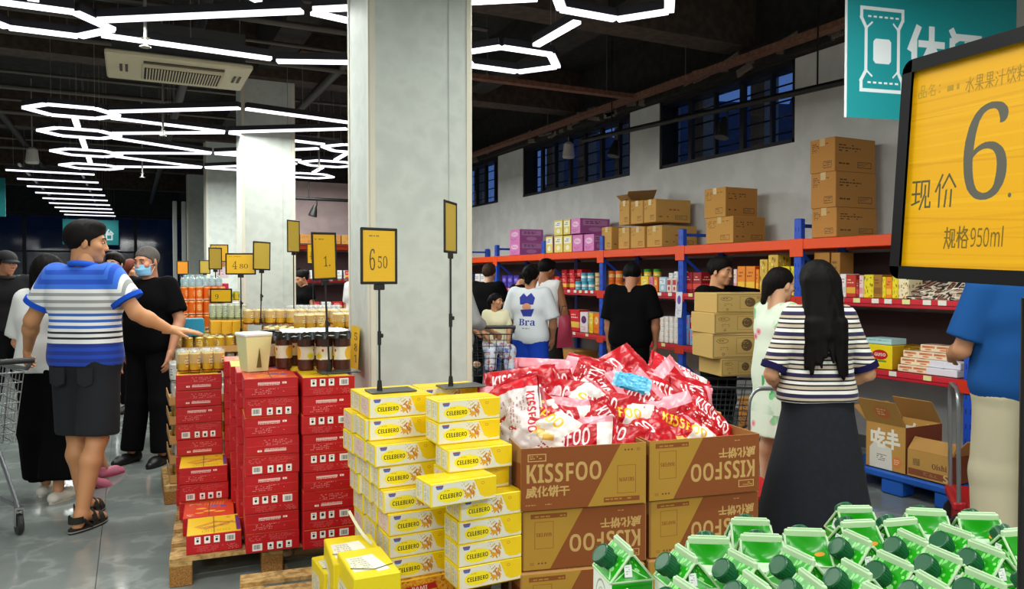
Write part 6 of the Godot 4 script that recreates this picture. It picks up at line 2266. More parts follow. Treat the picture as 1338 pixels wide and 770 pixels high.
# ---------------------------------------------------------------- price signs on stands
func price_face(w: int, h: int, big: String, small: String, seed_: int) -> StandardMaterial3D:
	var im := sheet(w, h, "dcaa06")
	for k in 30:
		var y := rng.randf_range(0, h)
		stroke(im, Vector2(0, y), Vector2(w, y + rng.randf_range(-20, 20)), rng.randf_range(1, 3), Color("dcaa06").lerp(Color("d2a60e"), rng.randf_range(0.1, 0.6)))
	var ink := Color("3c3416")
	if big:
		latin(im, big, Rect2(w * 0.2, h * 0.36, w * 0.17, h * 0.42), ink, false, false, "Droid Serif")
	if small:
		latin(im, small, Rect2(w * 0.46, h * 0.5, w * 0.3, h * 0.24), ink, false, false, "Droid Serif")
	small_print(im, Rect2(w * 0.08, h * 0.08, w * 0.6, h * 0.07), 1, Color("8a741a"), 0.6)
	return picture(im, 0.3, {"clearcoat_enabled": true, "clearcoat": 0.5})

func price_stand(label: String, base: Vector3, top_y: float, w: float, h: float, yaw: float, face: Material, plate := true, tilt := 0.0, back: Material = null) -> void:
	# base: where the foot plate lies; top_y: middle height of the sign
	var dk := mat("141414", 0.4)
	var o := thing("price_sign", label, "price sign", base)
	if plate:
		var g := Geo.new()
		g.box(Vector3(0.05, 0.003, 0.0), Vector3(0.2, 0.006, 0.13), Basis.IDENTITY, 0.002)
		part("foot_plate", g, mat("5a5a58", 0.4, 0.6), o)
	var y := top_y - base.y
	var lean := Vector3(sin(tilt) * y, 0, 0)
	var g2 := Geo.new()
	g2.tube([Vector3(0, 0.006, 0), Vector3(0, 0.05, 0)], [0.013, 0.009], 8)
	g2.tube([Vector3(0, 0.05, 0), lean * 0.9 + Vector3(0, y - h / 2, 0)], 0.005, 8)
	part("pole", g2, dk, o)
	g2 = Geo.new()
	var m := lean * 0.45 + Vector3(0, (y - h / 2) * 0.5, 0)
	g2.tube([m - Vector3(0, 0.03, 0), m + Vector3(0, 0.03, 0)], 0.0085, 8)
	g2.box(m + Vector3(0.008, 0.01, 0), Vector3(0.018, 0.018, 0.014), Basis.IDENTITY, 0.003)
	part("clamp", g2, dk, o)
	var B := Basis(Vector3.UP, yaw) * Basis(Vector3.BACK, -tilt)
	var c := lean + Vector3(0, y, 0)
	var f := Geo.new()
	var t := 0.012
	for sx in [-1, 1]:
		f.box(c + B * Vector3(sx * (w / 2 - t / 2), 0, 0), Vector3(t, h, 0.009), B, 0.003)
		f.box(c + B * Vector3(0, sx * (h / 2 - t / 2), 0), Vector3(w, t, 0.009), B, 0.003)
	f.box(c + B * Vector3(0, -h / 2 - 0.012, 0), Vector3(0.05, 0.026, 0.012), B, 0.003)
	part("frame", f, dk, o)
	var p := Geo.new()
	p.quad(c + B * Vector3(-w / 2 + t, -h / 2 + t, 0.001), c + B * Vector3(w / 2 - t, -h / 2 + t, 0.001), c + B * Vector3(w / 2 - t, h / 2 - t, 0.001), c + B * Vector3(-w / 2 + t, h / 2 - t, 0.001))
	part("price_sheet", p, face, o)
	p = Geo.new()
	p.box(c - B * Vector3(0, 0, 0.0015), Vector3(w - 2 * t, h - 2 * t, 0.002), B)
	part("backing", p, back if back else face, o)

func price_stands() -> void:
	var pale := mat("b59a3a", 0.5)
	var f650 := price_face(200, 280, "6", "50", 1)
	var fx := price_face(200, 280, "", "1.", 2)
	var f480 := price_face(280, 200, "4", "80", 3)
	var f4 := price_face(200, 200, "4", "", 4)
	var f9 := price_face(280, 200, "9", "", 5)
	var cam := deg_to_rad(-26.5)
	# on the yellow tower
	var b := level(496, 512, 0.951)
	price_stand("tall price sign showing 6 50 on the yellow tower's left box", b, deep(499, 333, 3.12).y, 0.175, 0.245, cam + 0.62, f650)
	b = level(589, 506, 0.951)
	price_stand("tall price sign turned nearly edge-on on the yellow tower's right box", b, deep(587, 290, 3.12).y, 0.175, 0.235, cam + 1.33, pale, true, 0.0, pale)
	# on the red cartons
	b = level(430, 487, 0.969)
	price_stand("slanted narrow yellow price sign on the right red column", b, deep(422, 335, 3.85).y, 0.175, 0.24, cam + 1.05, fx, true, -0.035)
	# among the drinks
	b = deep(315, 410, 6.4)
	price_stand("wide price sign showing 4 80 above the slim green cans", Vector3(b.x, 0.972, b.z), deep(315, 345, 6.4).y, 0.255, 0.18, cam, f480)
	b = deep(344, 404, 6.3)
	price_stand("plain narrow price sign before the second pillar", Vector3(b.x, 1.051, b.z - 0.14), deep(344, 334, 6.3).y, 0.18, 0.24, cam + 1.0, pale, true, 0.02, pale)
	b = deep(283, 400, 7.6)
	price_stand("small price sign turned aside, left of the one with 4 80", Vector3(b.x, 0.0, b.z), deep(276, 338, 7.6).y, 0.16, 0.22, cam + 1.05, pale, true, -0.005, pale)
	b = deep(290, 372, 8.9)
	price_stand("square price sign with a 4 above the crimson case", Vector3(b.x - 0.05, 1.191, -9.22), deep(289, 331, 8.65).y, 0.2, 0.2, cam + 0.1, f4)
	b = deep(239, 392, 9.5)
	price_stand("small orange price sign left of the orange cans", Vector3(b.x, 0.0, b.z), deep(239, 350, 9.5).y, 0.14, 0.17, cam + 0.3, mat("d98a16", 0.4))
	b = deep(268, 385, 10.0)
	price_stand("small yellow price sign just behind the orange cans", Vector3(b.x, 0.0, b.z), deep(268, 349, 10.0).y, 0.14, 0.18, cam + 0.6, pale)
	b = deep(384, 405, 6.9)
	price_stand("tall narrow price sign at the second pillar's right edge", Vector3(b.x, 0.0, b.z), deep(384, 309, 6.9).y, 0.17, 0.29, cam + 1.15, pale, true, 0.0, pale)
	b = deep(409, 380, 9.0)
	price_stand("small yellow price sign behind the slanted one", Vector3(b.x, 0.0, b.z), deep(409, 332, 9.0).y, 0.2, 0.24, cam + 1.1, f4)
	b = deep(299, 402, 6.9)
	price_stand("price sign with a 9 low behind the slim green cans", Vector3(b.x - 0.06, 0.981, b.z - 0.05), deep(299, 391, 6.9).y + 0.03, 0.2, 0.13, cam, f9)
	# white sheet below the square sign
	var ws := sheet(64, 96, "e4e4e6")
	disc(ws, Vector2(40, 30), Vector2(10, 10), Color("e0a85a"))
	small_print(ws, Rect2(10, 50, 44, 30), 4, Color("c05a5a"), 0.5)
	var wp := thing("paper_notice", "white printed sheet hanging under the square yellow sign", "notice", deep(290, 351, 8.7), cam)
	var g := Geo.new()
	g.grid(3, 4, func(u, v): return Vector3(-0.075 + 0.15 * u, 0.11 - 0.22 * v, 0.006 * sin(v * 3.0)), false)
	part("paper", g, picture(ws, 0.7), wp)
	# yellow card on the front pillar's left side
	var ys := sheet(64, 160, "e9bc12")
	for k in 3:
		latin(ys, ["5", "8", "1"][k], Rect2(18, 24 + 40 * k, 24, 28), Color("4a3c10"), false, true, "Droid Serif")
	var yc := thing("price_card", "yellow paper card taped to the left side of the front pillar", "card", on_x(467, 455, 1.152))
	g = Geo.new()
	g.grid(3, 6, func(u, v): return Vector3(-0.004 - 0.035 * absf(u - 0.4) * (0.4 + 0.6 * v) , 0.125 - 0.25 * v, -0.1 + 0.2 * u), false)
	part("card", g, picture(ys, 0.5), yc)
	near_sign()

func near_sign() -> void:
	# the big price sign close by, running out of the picture on the right
	var p1 := deep(1177, 224, 0.75)
	var p2 := deep(1338, 205, 0.622)
	var ux := (p2 - p1).normalized()
	var c := (p1 + ux * 0.15)
	var up := deep(1180, 86, 0.75) - deep(1174, 363, 0.75)
	up = (up - ux * up.dot(ux)).normalized()
	var B := Basis(ux, up, ux.cross(up))
	var w := 0.3
	var h := 0.21
	var im := sheet(900, 600, "dca000")
	for k in 40:
		var y := rng.randf_range(0, 600)
		var a := Color("dca000").lerp(Color("cc9000") if k % 2 else Color("e4ac10"), rng.randf_range(0.2, 0.7))
		stroke(im, Vector2(0, y), Vector2(900, y + rng.randf_range(-40, 40)), rng.randf_range(2, 10), a)
	var ink := Color("4d4a30")
	var thin := Color("6b5614")
	latin(im, "6", Rect2(207, 142, 142, 262), Color("58564c"), false, false, "Droid Serif")
	disc(im, Vector2(364, 396), Vector2(5, 6), Color("58564c"))
	han(im, "现", Vector2(26, 330), Vector2(70, 90), 6, ink)
	han(im, "价", Vector2(116, 326), Vector2(70, 90), 6, ink)
	han(im, "规", Vector2(160, 478), Vector2(38, 58), 4.5, thin)
	han(im, "格", Vector2(204, 476), Vector2(38, 58), 4.5, thin)
	latin(im, "950ml", Rect2(250, 476, 104, 56), thin, false, false)
	var x := 24.0
	for ch in ["品", "名"]:
		han(im, ch, Vector2(x, 54), Vector2(30, 34), 3, Color("a88412"))
		x += 36
	disc(im, Vector2(x + 8, 64), Vector2(3, 3), Color("a88412"))
	disc(im, Vector2(x + 8, 82), Vector2(3, 3), Color("a88412"))
	x += 50
	for ch in ["水", "果", "果", "汁", "饮", "料"]:
		han(im, ch, Vector2(x + 50, 62), Vector2(28, 40), 3, Color("937212"))
		x += 33
	small_print(im, Rect2(132, 64, 52, 36), 1, Color("a88412"), 0.8)
	var o := thing("price_sign", "large close yellow price sign with a 6 in a thick black frame", "price sign", c)
	o.basis = B
	var f := Geo.new()
	var t := 0.0125
	var r := 0.012
	# rounded frame swept round the sheet
	var loop := []
	for k in 4:
		var cc := Vector2([w / 2 - r, -w / 2 + r, -w / 2 + r, w / 2 - r][k], [h / 2 - r, h / 2 - r, -h / 2 + r, -h / 2 + r][k])
		for j in 5:
			var an := PI / 2 * k + PI / 2 * j / 4.0
			loop.append([cc, Vector2(cos(an), sin(an))])
	for i in loop.size():
		var a = loop[i]
		var b = loop[(i + 1) % loop.size()]
		var ao: Vector2 = a[0] + a[1] * r
		var bo: Vector2 = b[0] + b[1] * r
		var ai: Vector2 = a[0] + a[1] * (r - t)
		var bi: Vector2 = b[0] + b[1] * (r - t)
		var z := 0.006
		f.quad(Vector3(ai.x, ai.y, z), Vector3(ao.x, ao.y, z), Vector3(bo.x, bo.y, z), Vector3(bi.x, bi.y, z))
		f.quad(Vector3(ao.x, ao.y, z), Vector3(ao.x, ao.y, -z), Vector3(bo.x, bo.y, -z), Vector3(bo.x, bo.y, z))
		f.quad(Vector3(ao.x, ao.y, -z), Vector3(ai.x, ai.y, -z), Vector3(bi.x, bi.y, -z), Vector3(bo.x, bo.y, -z))
	part("frame", f, mat("0d0d0e", 0.3), o)
	var g := Geo.new()
	g.quad(Vector3(-w / 2 + 0.01, -h / 2 + 0.01, 0.001), Vector3(w / 2 - 0.01, -h / 2 + 0.01, 0.001), Vector3(w / 2 - 0.01, h / 2 - 0.01, 0.001), Vector3(-w / 2 + 0.01, h / 2 - 0.01, 0.001))
	part("price_sheet", g, picture(im, 0.4), o)
	g = Geo.new()
	g.box(Vector3(0, 0, -0.002), Vector3(w - 0.016, h - 0.016, 0.003))
	part("backing", g, mat("141414", 0.5), o)
	g = Geo.new()
	g.box(Vector3(0.055, -h / 2 - 0.008, 0), Vector3(0.075, 0.024, 0.016), Basis.IDENTITY, 0.004)
	part("clip", g, mat("0d0d0e", 0.35), o)
	var q := deep(1339.5, 600, 0.66)
	var pole := Geo.new()
	var foot := o.to_local(Vector3(q.x, 0.65, q.z)) if false else B.inverse() * (Vector3(q.x, 0.01, q.z) - c)
	var head := B.inverse() * (Vector3(q.x, c.y - h / 2 - 0.01, q.z) - c)
	pole.tube([foot, head], 0.0048, 10)
	part("pole", pole, mat("0a0a0a", 0.4), o)
	pole = Geo.new()
	var fb := B.inverse()
	pole.box(fb * (Vector3(q.x, 0.006, q.z) - c), Vector3(0.16, 0.012, 0.12), fb, 0.003)
	part("foot_plate", pole, mat("2a2a2a", 0.4), o)

# ---------------------------------------------------------------- trolleys
func cart(label: String, at: Vector3, turn: float, dark := false) -> Node3D:
	# a wire shopping trolley; the handle is at -z
	var steel := mat("8d9094", 0.3, 0.8) if not dark else mat("3a3d42", 0.4, 0.6)
	var o := thing("shopping_trolley", label, "trolley", at, turn)
	var fr := Geo.new()
	for s in [-1.0, 1.0]:
		fr.tube([Vector3(s * 0.26, 1.0, -0.42), Vector3(s * 0.25, 0.95, -0.36), Vector3(s * 0.245, 0.935, 0.1)], 0.011, 8)
		fr.tube([Vector3(s * 0.24, 0.14, -0.21), Vector3(s * 0.235, 0.2, -0.15), Vector3(s * 0.215, 0.53, 0.26), Vector3(s * 0.245, 0.935, 0.49), Vector3(s * 0.245, 0.94, 0.1)], 0.012, 8)
		fr.tube([Vector3(s * 0.24, 0.155, -0.2), Vector3(s * 0.2, 0.16, 0.42)], 0.011, 8)
	fr.tube([Vector3(-0.2, 0.17, 0.4), Vector3(0.2, 0.17, 0.4)], 0.01, 8)
	part("frame", fr, steel, o)
	var h := Geo.new()
	h.tube([Vector3(-0.27, 1.0, -0.42), Vector3(0.27, 1.0, -0.42)], 0.016, 8)
	part("handle", h, mat("1c1c1e", 0.5), o)
	var w := Geo.new()
	for k in 8:
		var v := k / 7.0
		var y := 0.55 + 0.38 * v
		var zf := 0.42 + 0.08 * v
		var x := 0.19 + 0.05 * v
		w.tube([Vector3(-x, y, -0.34), Vector3(-x, y, zf), Vector3(x, y, zf), Vector3(x, y, -0.34), Vector3(-x, y, -0.34)], 0.0032 if k < 7 else 0.006, 5)
	for k in 13:
		var u := k / 12.0
		for s in [-1.0, 1.0]:
			w.tube([Vector3(s * 0.24, 0.93, lerpf(-0.34, 0.5, u)), Vector3(s * 0.19, 0.55, lerpf(-0.34, 0.42, u)), Vector3(0, 0.55, lerpf(-0.34, 0.42, u))], 0.0028, 5)
	for k in 8:
		var u := k / 7.0 * 2 - 1
		w.tube([Vector3(u * 0.24, 0.93, 0.5), Vector3(u * 0.19, 0.55, 0.42), Vector3(u * 0.19, 0.55, -0.34), Vector3(u * 0.24, 0.93, -0.34)], 0.0028, 5)
	part("wire_basket", w, steel, o)
	for s in [-1.0, 1.0]:
		for z in [-0.2, 0.4]:
			var c := Geo.new()
			var x: float = s * (0.24 if z < 0 else 0.2)
			c.lathe([Vector2(0, -0.014), Vector2(0.055, -0.014), Vector2(0.06, -0.008), Vector2(0.06, 0.008), Vector2(0.055, 0.014), Vector2(0, 0.014)], 16, Transform3D(Basis(Vector3.BACK, PI / 2), Vector3(x, 0.06, z)))
			var wh := part("wheel", c, mat("17181a", 0.5), o)
			var k := Geo.new()
			for q in [-0.02, 0.02]:
				k.box(Vector3(x + q, 0.1, z), Vector3(0.004, 0.1, 0.035))
			k.box(Vector3(x, 0.15, z), Vector3(0.045, 0.012, 0.04))
			part("caster_fork", k, mat("a9adb0", 0.3, 0.8), wh)
	return o

func carts() -> void:
	# by the man in the striped polo, running out of the picture at the left
	var a := level(25, 699, 0.0)
	cart("wire shopping trolley held by the man in the striped polo", Vector3(a.x - 0.294, 0, a.z - 0.106), deg_to_rad(200))
	# with the child, between the front pillar and the boy in blue shorts
	var b := deep(635, 440, 7.3)
	cart("dark shopping trolley with a child in its seat", Vector3(b.x, 0, b.z), deg_to_rad(155), true)
	var c := deep(958, 520, 5.6)
	cart("dark wire trolley standing behind the wafer cartons", Vector3(c.x, 0, c.z), deg_to_rad(60), true).scale = Vector3(1.0, 0.72, 1.0)
	# platform trolley by the man in the blue shirt
	var pt := level(1278, 692, 0.0)
	platform_trolley("red platform trolley with a grey looped handle by the blue pallet", Vector3(pt.x, 0, pt.z), deg_to_rad(-50), 1.0)
	pt = deep(1000, 500, 4.42)
	platform_trolley("small trolley whose grey looped handle shows left of the striped jumper", Vector3(pt.x, 0, pt.z), deg_to_rad(70), 0.72)

func platform_trolley(label: String, at: Vector3, turn: float, k_: float) -> void:
	var e := thing("platform_trolley", label, "trolley", at, turn)
	e.scale = Vector3(k_, 1.0, k_)
	var g := Geo.new()
	g.box(Vector3(0.2, 0.17, 0), Vector3(0.7, 0.05, 0.42), Basis.IDENTITY, 0.012)
	part("platform", g, mat("b8161e", 0.45), e)
	g = Geo.new()
	var loop := [Vector3(-0.12, 0.19, -0.19), Vector3(-0.13, 0.72, -0.19)]
	for k in 9:
		var an := PI - PI / 2 * k / 8.0
		loop.append(Vector3(-0.13, 0.72 + sin(an) * 0.1, -0.09 + cos(an) * 0.1))
	for k in 9:
		var an := PI / 2 - PI / 2 * k / 8.0
		loop.append(Vector3(-0.13, 0.72 + sin(an) * 0.1, 0.09 + cos(an) * 0.1))
	loop.append(Vector3(-0.12, 0.19, 0.19))
	g.tube(loop, 0.012, 8)
	part("handle", g, mat("9da1a4", 0.3, 0.7), e)
	g = Geo.new()
	g.box(Vector3(-0.1, 0.1, 0.0), Vector3(0.04, 0.2, 0.43), Basis.IDENTITY, 0.01)
	part("end_board", g, mat("b8161e", 0.45), e)
	for x in [-0.1, 0.5]:
		for z in [-0.16, 0.16]:
			var wl := Geo.new()
			wl.lathe([Vector2(0, -0.015), Vector2(0.06, -0.015), Vector2(0.06, 0.015), Vector2(0, 0.015)], 14, Transform3D(Basis(Vector3.RIGHT, PI / 2), Vector3(x, 0.06, z)))
			part("wheel", wl, mat("1a1a1c", 0.6), e)

# ---------------------------------------------------------------- people
func limb_joints(o: Dictionary) -> Dictionary:
	# joints for a height of 1.7 m, facing +z, the person's left at +x
	var fem: bool = o.get("fem", false)
	var sw := 0.15 if fem else 0.172
	var j := {"pelvis": Vector3(0, 0.95, 0), "waist": Vector3(0, 1.09, 0), "chest": Vector3(0, 1.27, 0.005), "clav": Vector3(0, 1.395, -0.012), "neck": Vector3(0, 1.47, 0.0), "head": Vector3(0, 1.588, 0.022)}
	for s in [["l", 1.0], ["r", -1.0]]:
		var k: String = s[0]
		var x: float = s[1]
		j["sh_" + k] = Vector3(x * sw, 1.39, -0.012)
		j["el_" + k] = Vector3(x * (sw + 0.045), 1.11, -0.02)
		j["wr_" + k] = Vector3(x * (sw + 0.05), 0.87, 0.05)
		j["hip_" + k] = Vector3(x * 0.09, 0.9, 0)
		j["kn_" + k] = Vector3(x * 0.1, 0.49, 0.015)
		j["an_" + k] = Vector3(x * 0.1, 0.085, -0.02)
		j["toe_" + k] = Vector3(x * 0.115, 0.035, 0.13)
	var lean: Vector3 = o.get("lean", Vector3.ZERO)
	if lean != Vector3.ZERO:
		for q in [["waist", 0.2], ["chest", 0.65], ["clav", 1.0], ["neck", 1.15], ["head", 1.35], ["sh_l", 1.0], ["sh_r", 1.0], ["el_l", 0.9], ["el_r", 0.9], ["wr_l", 0.8], ["wr_r", 0.8]]:
			j[q[0]] += lean * q[1]
	var ov: Dictionary = o.get("j", {})
	for k in ov:
		j[k] = ov[k]
	for s in ["l", "r"]:
		if ov.has("an_" + s) and not ov.has("toe_" + s):
			j["toe_" + s] = ov["an_" + s] + Vector3(0.015 if s == "l" else -0.015, -0.05, 0.15)
	var sc: float = o.h / 1.7
	for k in j:
		j[k] *= sc
	return j

func torso(f: Sdf, j: Dictionary, s: float, e: float, fem: bool, fat: float, from_hips := true) -> void:
	var sq := Vector3(1, 1, 1.12)
	var w := Vector3.RIGHT * s
	var q := (0.93 if fem else 1.0) * s
	if from_hips:
		f.cap(j.pelvis - w * (0.078 if fem else 0.07), j.pelvis + w * (0.078 if fem else 0.07), 0.108 * s + e + fat * 0.6, 0.108 * s + e + fat * 0.6, 0.05, false, sq)
	f.cap(j.waist - w * 0.05, j.waist + w * 0.05, 0.104 * q + e + fat, 0.104 * q + e + fat, 0.06, false, sq)
	f.cap(j.chest - w * 0.078, j.chest + w * 0.078, 0.112 * q + e + fat * 0.5, 0.112 * q + e + fat * 0.5, 0.06, false, sq)
	f.cap(j.sh_l.lerp(j.sh_r, 0.06), j.sh_r.lerp(j.sh_l, 0.06), 0.056 * q + e * 0.8, 0.056 * q + e * 0.8, 0.06)
	if fem and e > 0:
		for x in [-0.06, 0.06]:
			f.ell(j.chest + Vector3(x, 0.0, 0.085) * s, Vector3(0.06, 0.058, 0.05) * s, 0.04)

func hand_into(g: Geo, wr: Vector3, dir: Vector3, palm: Vector3, thumb_side: float, curl: float, s: float, cell: float) -> void:
	# five fingers on a palm; its own fine grid
	var y := dir.normalized()
	var z := (palm - y * palm.dot(y)).normalized()
	var x := y.cross(z).normalized() * thumb_side
	var f := Sdf.new(Vector3(-0.075, -0.05, -0.08), Vector3(0.085, 0.21, 0.11), cell)
	f.cap(Vector3(0, -0.045, 0), Vector3(0, 0.02, 0), 0.027, 0.025, 0.01)
	for xx in [-0.024, -0.008, 0.008, 0.024]:
		f.cap(Vector3(xx * 0.75, 0.015, 0), Vector3(xx, 0.085, 0), 0.0155, 0.0125, 0.012)
	var bx := [0.028, 0.0095, -0.009, -0.0265]
	var by := [0.088, 0.093, 0.09, 0.08]
	var ln := [0.07, 0.078, 0.073, 0.057]
	for i in 4:
		var p := Vector3(bx[i], by[i], 0)
		var a: float = curl * 0.35
		var splay: float = (1.5 - i) * 0.06 * (1.0 - curl)
		for seg in 3:
			var d := Vector3(sin(splay), cos(a), sin(a)).normalized()
			var q: Vector3 = p + d * ln[i] * [0.45, 0.31, 0.24][seg]
			f.cap(p, q, [0.0092, 0.0085, 0.0078][seg], [0.0085, 0.0078, 0.0068][seg], 0.005)
			p = q
			a += curl * [0.95, 0.75, 0.0][seg]
	var t0 := Vector3(0.022, 0.022, 0.006)
	var t1 := Vector3(0.046, 0.055, 0.014 + 0.012 * curl)
	var t2 := t1 + Vector3(0.012 - 0.022 * curl, 0.034, 0.008 + 0.02 * curl)
	f.cap(t0, t1, 0.0145, 0.0105, 0.01)
	f.cap(t1, t2, 0.0102, 0.008, 0.005)
	f.into(g, null, Transform3D(Basis(x, y, z) * s, wr))

func head_into(g: Geo, hb: Basis, at: Vector3, s: float, cell: float) -> void:
	var f := Sdf.new(Vector3(-0.105, -0.22, -0.13), Vector3(0.105, 0.14, 0.135), cell)
	f.ell(Vector3(0, 0.03, -0.014), Vector3(0.074, 0.084, 0.094), 0.02)
	f.ell(Vector3(0, -0.04, 0.028), Vector3(0.058, 0.068, 0.062), 0.03)
	f.ell(Vector3(0, -0.092, 0.062), Vector3(0.026, 0.02, 0.022), 0.02)
	f.cap(Vector3(-0.034, 0.024, 0.078), Vector3(0.034, 0.024, 0.078), 0.012, 0.012, 0.018)
	for x in [-1.0, 1.0]:
		f.ell(Vector3(x * 0.042, -0.022, 0.058), Vector3(0.022, 0.02, 0.022), 0.02)
		f.ell(Vector3(x * 0.032, 0.004, 0.102), Vector3(0.015, 0.01, 0.014), 0.012, true)
		f.ell(Vector3(x * 0.077, -0.006, -0.006), Vector3(0.009, 0.033, 0.02), 0.006, false, Basis(Vector3.UP, x * 0.35))
	f.cap(Vector3(0, 0.012, 0.085), Vector3(0, -0.03, 0.099), 0.008, 0.0125, 0.012)
	for x in [-0.01, 0.01]:
		f.ell(Vector3(x, -0.034, 0.098), Vector3(0.009, 0.007, 0.01), 0.006)
	f.cap(Vector3(-0.019, -0.058, 0.082), Vector3(0.019, -0.058, 0.082), 0.008, 0.008, 0.008)
	f.cap(Vector3(-0.015, -0.068, 0.08), Vector3(0.015, -0.068, 0.08), 0.007, 0.007, 0.008)
	f.cap(Vector3(0, -0.05, -0.02), Vector3(0, -0.21, -0.03), 0.056, 0.056, 0.03)
	f.into(g, null, Transform3D(hb.scaled(Vector3.ONE * s), at))

func hair_mesh(style: String, cell: float, nz: FastNoiseLite) -> Geo:
	var f := Sdf.new(Vector3(-0.15, -0.56, -0.24), Vector3(0.14, 0.16, 0.13), cell)
	var c := Vector3(0, 0.034, -0.016)
	match style:
		"short", "buzz":
			var e := 0.013 if style == "short" else 0.004
			f.ell(c, Vector3(0.076 + e, 0.086 + e, 0.096 + e), 0.01)
			if style == "short":
				f.ell(Vector3(0, 0.095, 0.04), Vector3(0.06, 0.03, 0.05), 0.03)
			f.cut(Vector3(0, -1, 0.7).normalized(), 0.004 if style == "short" else 0.0)
			for x in [-1.0, 1.0]:
				f.cap(Vector3(x * 0.072, 0.02, 0.012), Vector3(x * 0.074, -0.02, 0.018), 0.008, 0.005, 0.01)
		"bun", "tail":
			f.ell(c, Vector3(0.086, 0.096, 0.106), 0.01)
			f.cut(Vector3(0, -1, 0.85).normalized(), 0.006)
			f.cap(Vector3(0, 0.02, -0.09), Vector3(0, -0.05, -0.1), 0.045, 0.035, 0.03)
			if style == "bun":
				f.ell(Vector3(0, 0.03, -0.14), Vector3(0.045, 0.05, 0.04), 0.02)
			else:
				f.cap(Vector3(0, 0.0, -0.12), Vector3(0.01, -0.14, -0.13), 0.035, 0.02, 0.03)
		"long":
			f.ell(c, Vector3(0.095, 0.1, 0.11), 0.01)
			f.ell(Vector3(0, -0.05, 0.1), Vector3(0.068, 0.11, 0.075), 0.02, true)
			f.cut(Vector3.DOWN, 0.06)
			f.cap(Vector3(-0.05, 0.0, -0.06), Vector3(-0.075, -0.3, -0.135), 0.06, 0.035, 0.04)
			f.cap(Vector3(0.05, 0.0, -0.06), Vector3(0.08, -0.3, -0.135), 0.06, 0.035, 0.04)
			f.cap(Vector3(0, 0.0, -0.07), Vector3(0, -0.28, -0.145), 0.06, 0.045, 0.04)
			for q in [[-0.11, -0.5, -0.085, 0.016], [-0.085, -0.52, -0.1, 0.016], [-0.06, -0.5, -0.11, 0.013], [0.115, -0.46, -0.085, 0.02], [0.09, -0.49, -0.1, 0.018], [0.065, -0.43, -0.115, 0.016], [0.02, -0.4, -0.12, 0.014], [-0.02, -0.43, -0.12, 0.012], [0.045, -0.46, -0.12, 0.01]]:
				f.cap(Vector3(q[0] * 0.75, -0.22, -0.13), Vector3(q[0], q[1], q[2] - 0.06), 0.034, maxf(0.006, q[3] * 0.6), 0.018)
		"bob":
			f.ell(c, Vector3(0.096, 0.102, 0.11), 0.01)
			f.cap(Vector3(-0.06, 0.0, -0.04), Vector3(-0.07, -0.1, -0.04), 0.05, 0.045, 0.03)
			f.cap(Vector3(0.06, 0.0, -0.04), Vector3(0.07, -0.1, -0.04), 0.05, 0.045, 0.03)
			f.cap(Vector3(0, 0.0, -0.06), Vector3(0, -0.12, -0.07), 0.06, 0.05, 0.03)
			f.ell(Vector3(0, -0.05, 0.1), Vector3(0.066, 0.115, 0.075), 0.02, true)
	var g := Geo.new()
	f.into(g)
	for i in g.v.size():
		var p := g.v[i]
		var k := nz.get_noise_3d(p.x * 900, p.y * 120, p.z * 900)
		g.v[i] = p + g.n[i] * 0.004 * k
		g.n[i] = (g.n[i] + Vector3(k, 0.2 * k, -k) * 0.5).normalized()
	return g

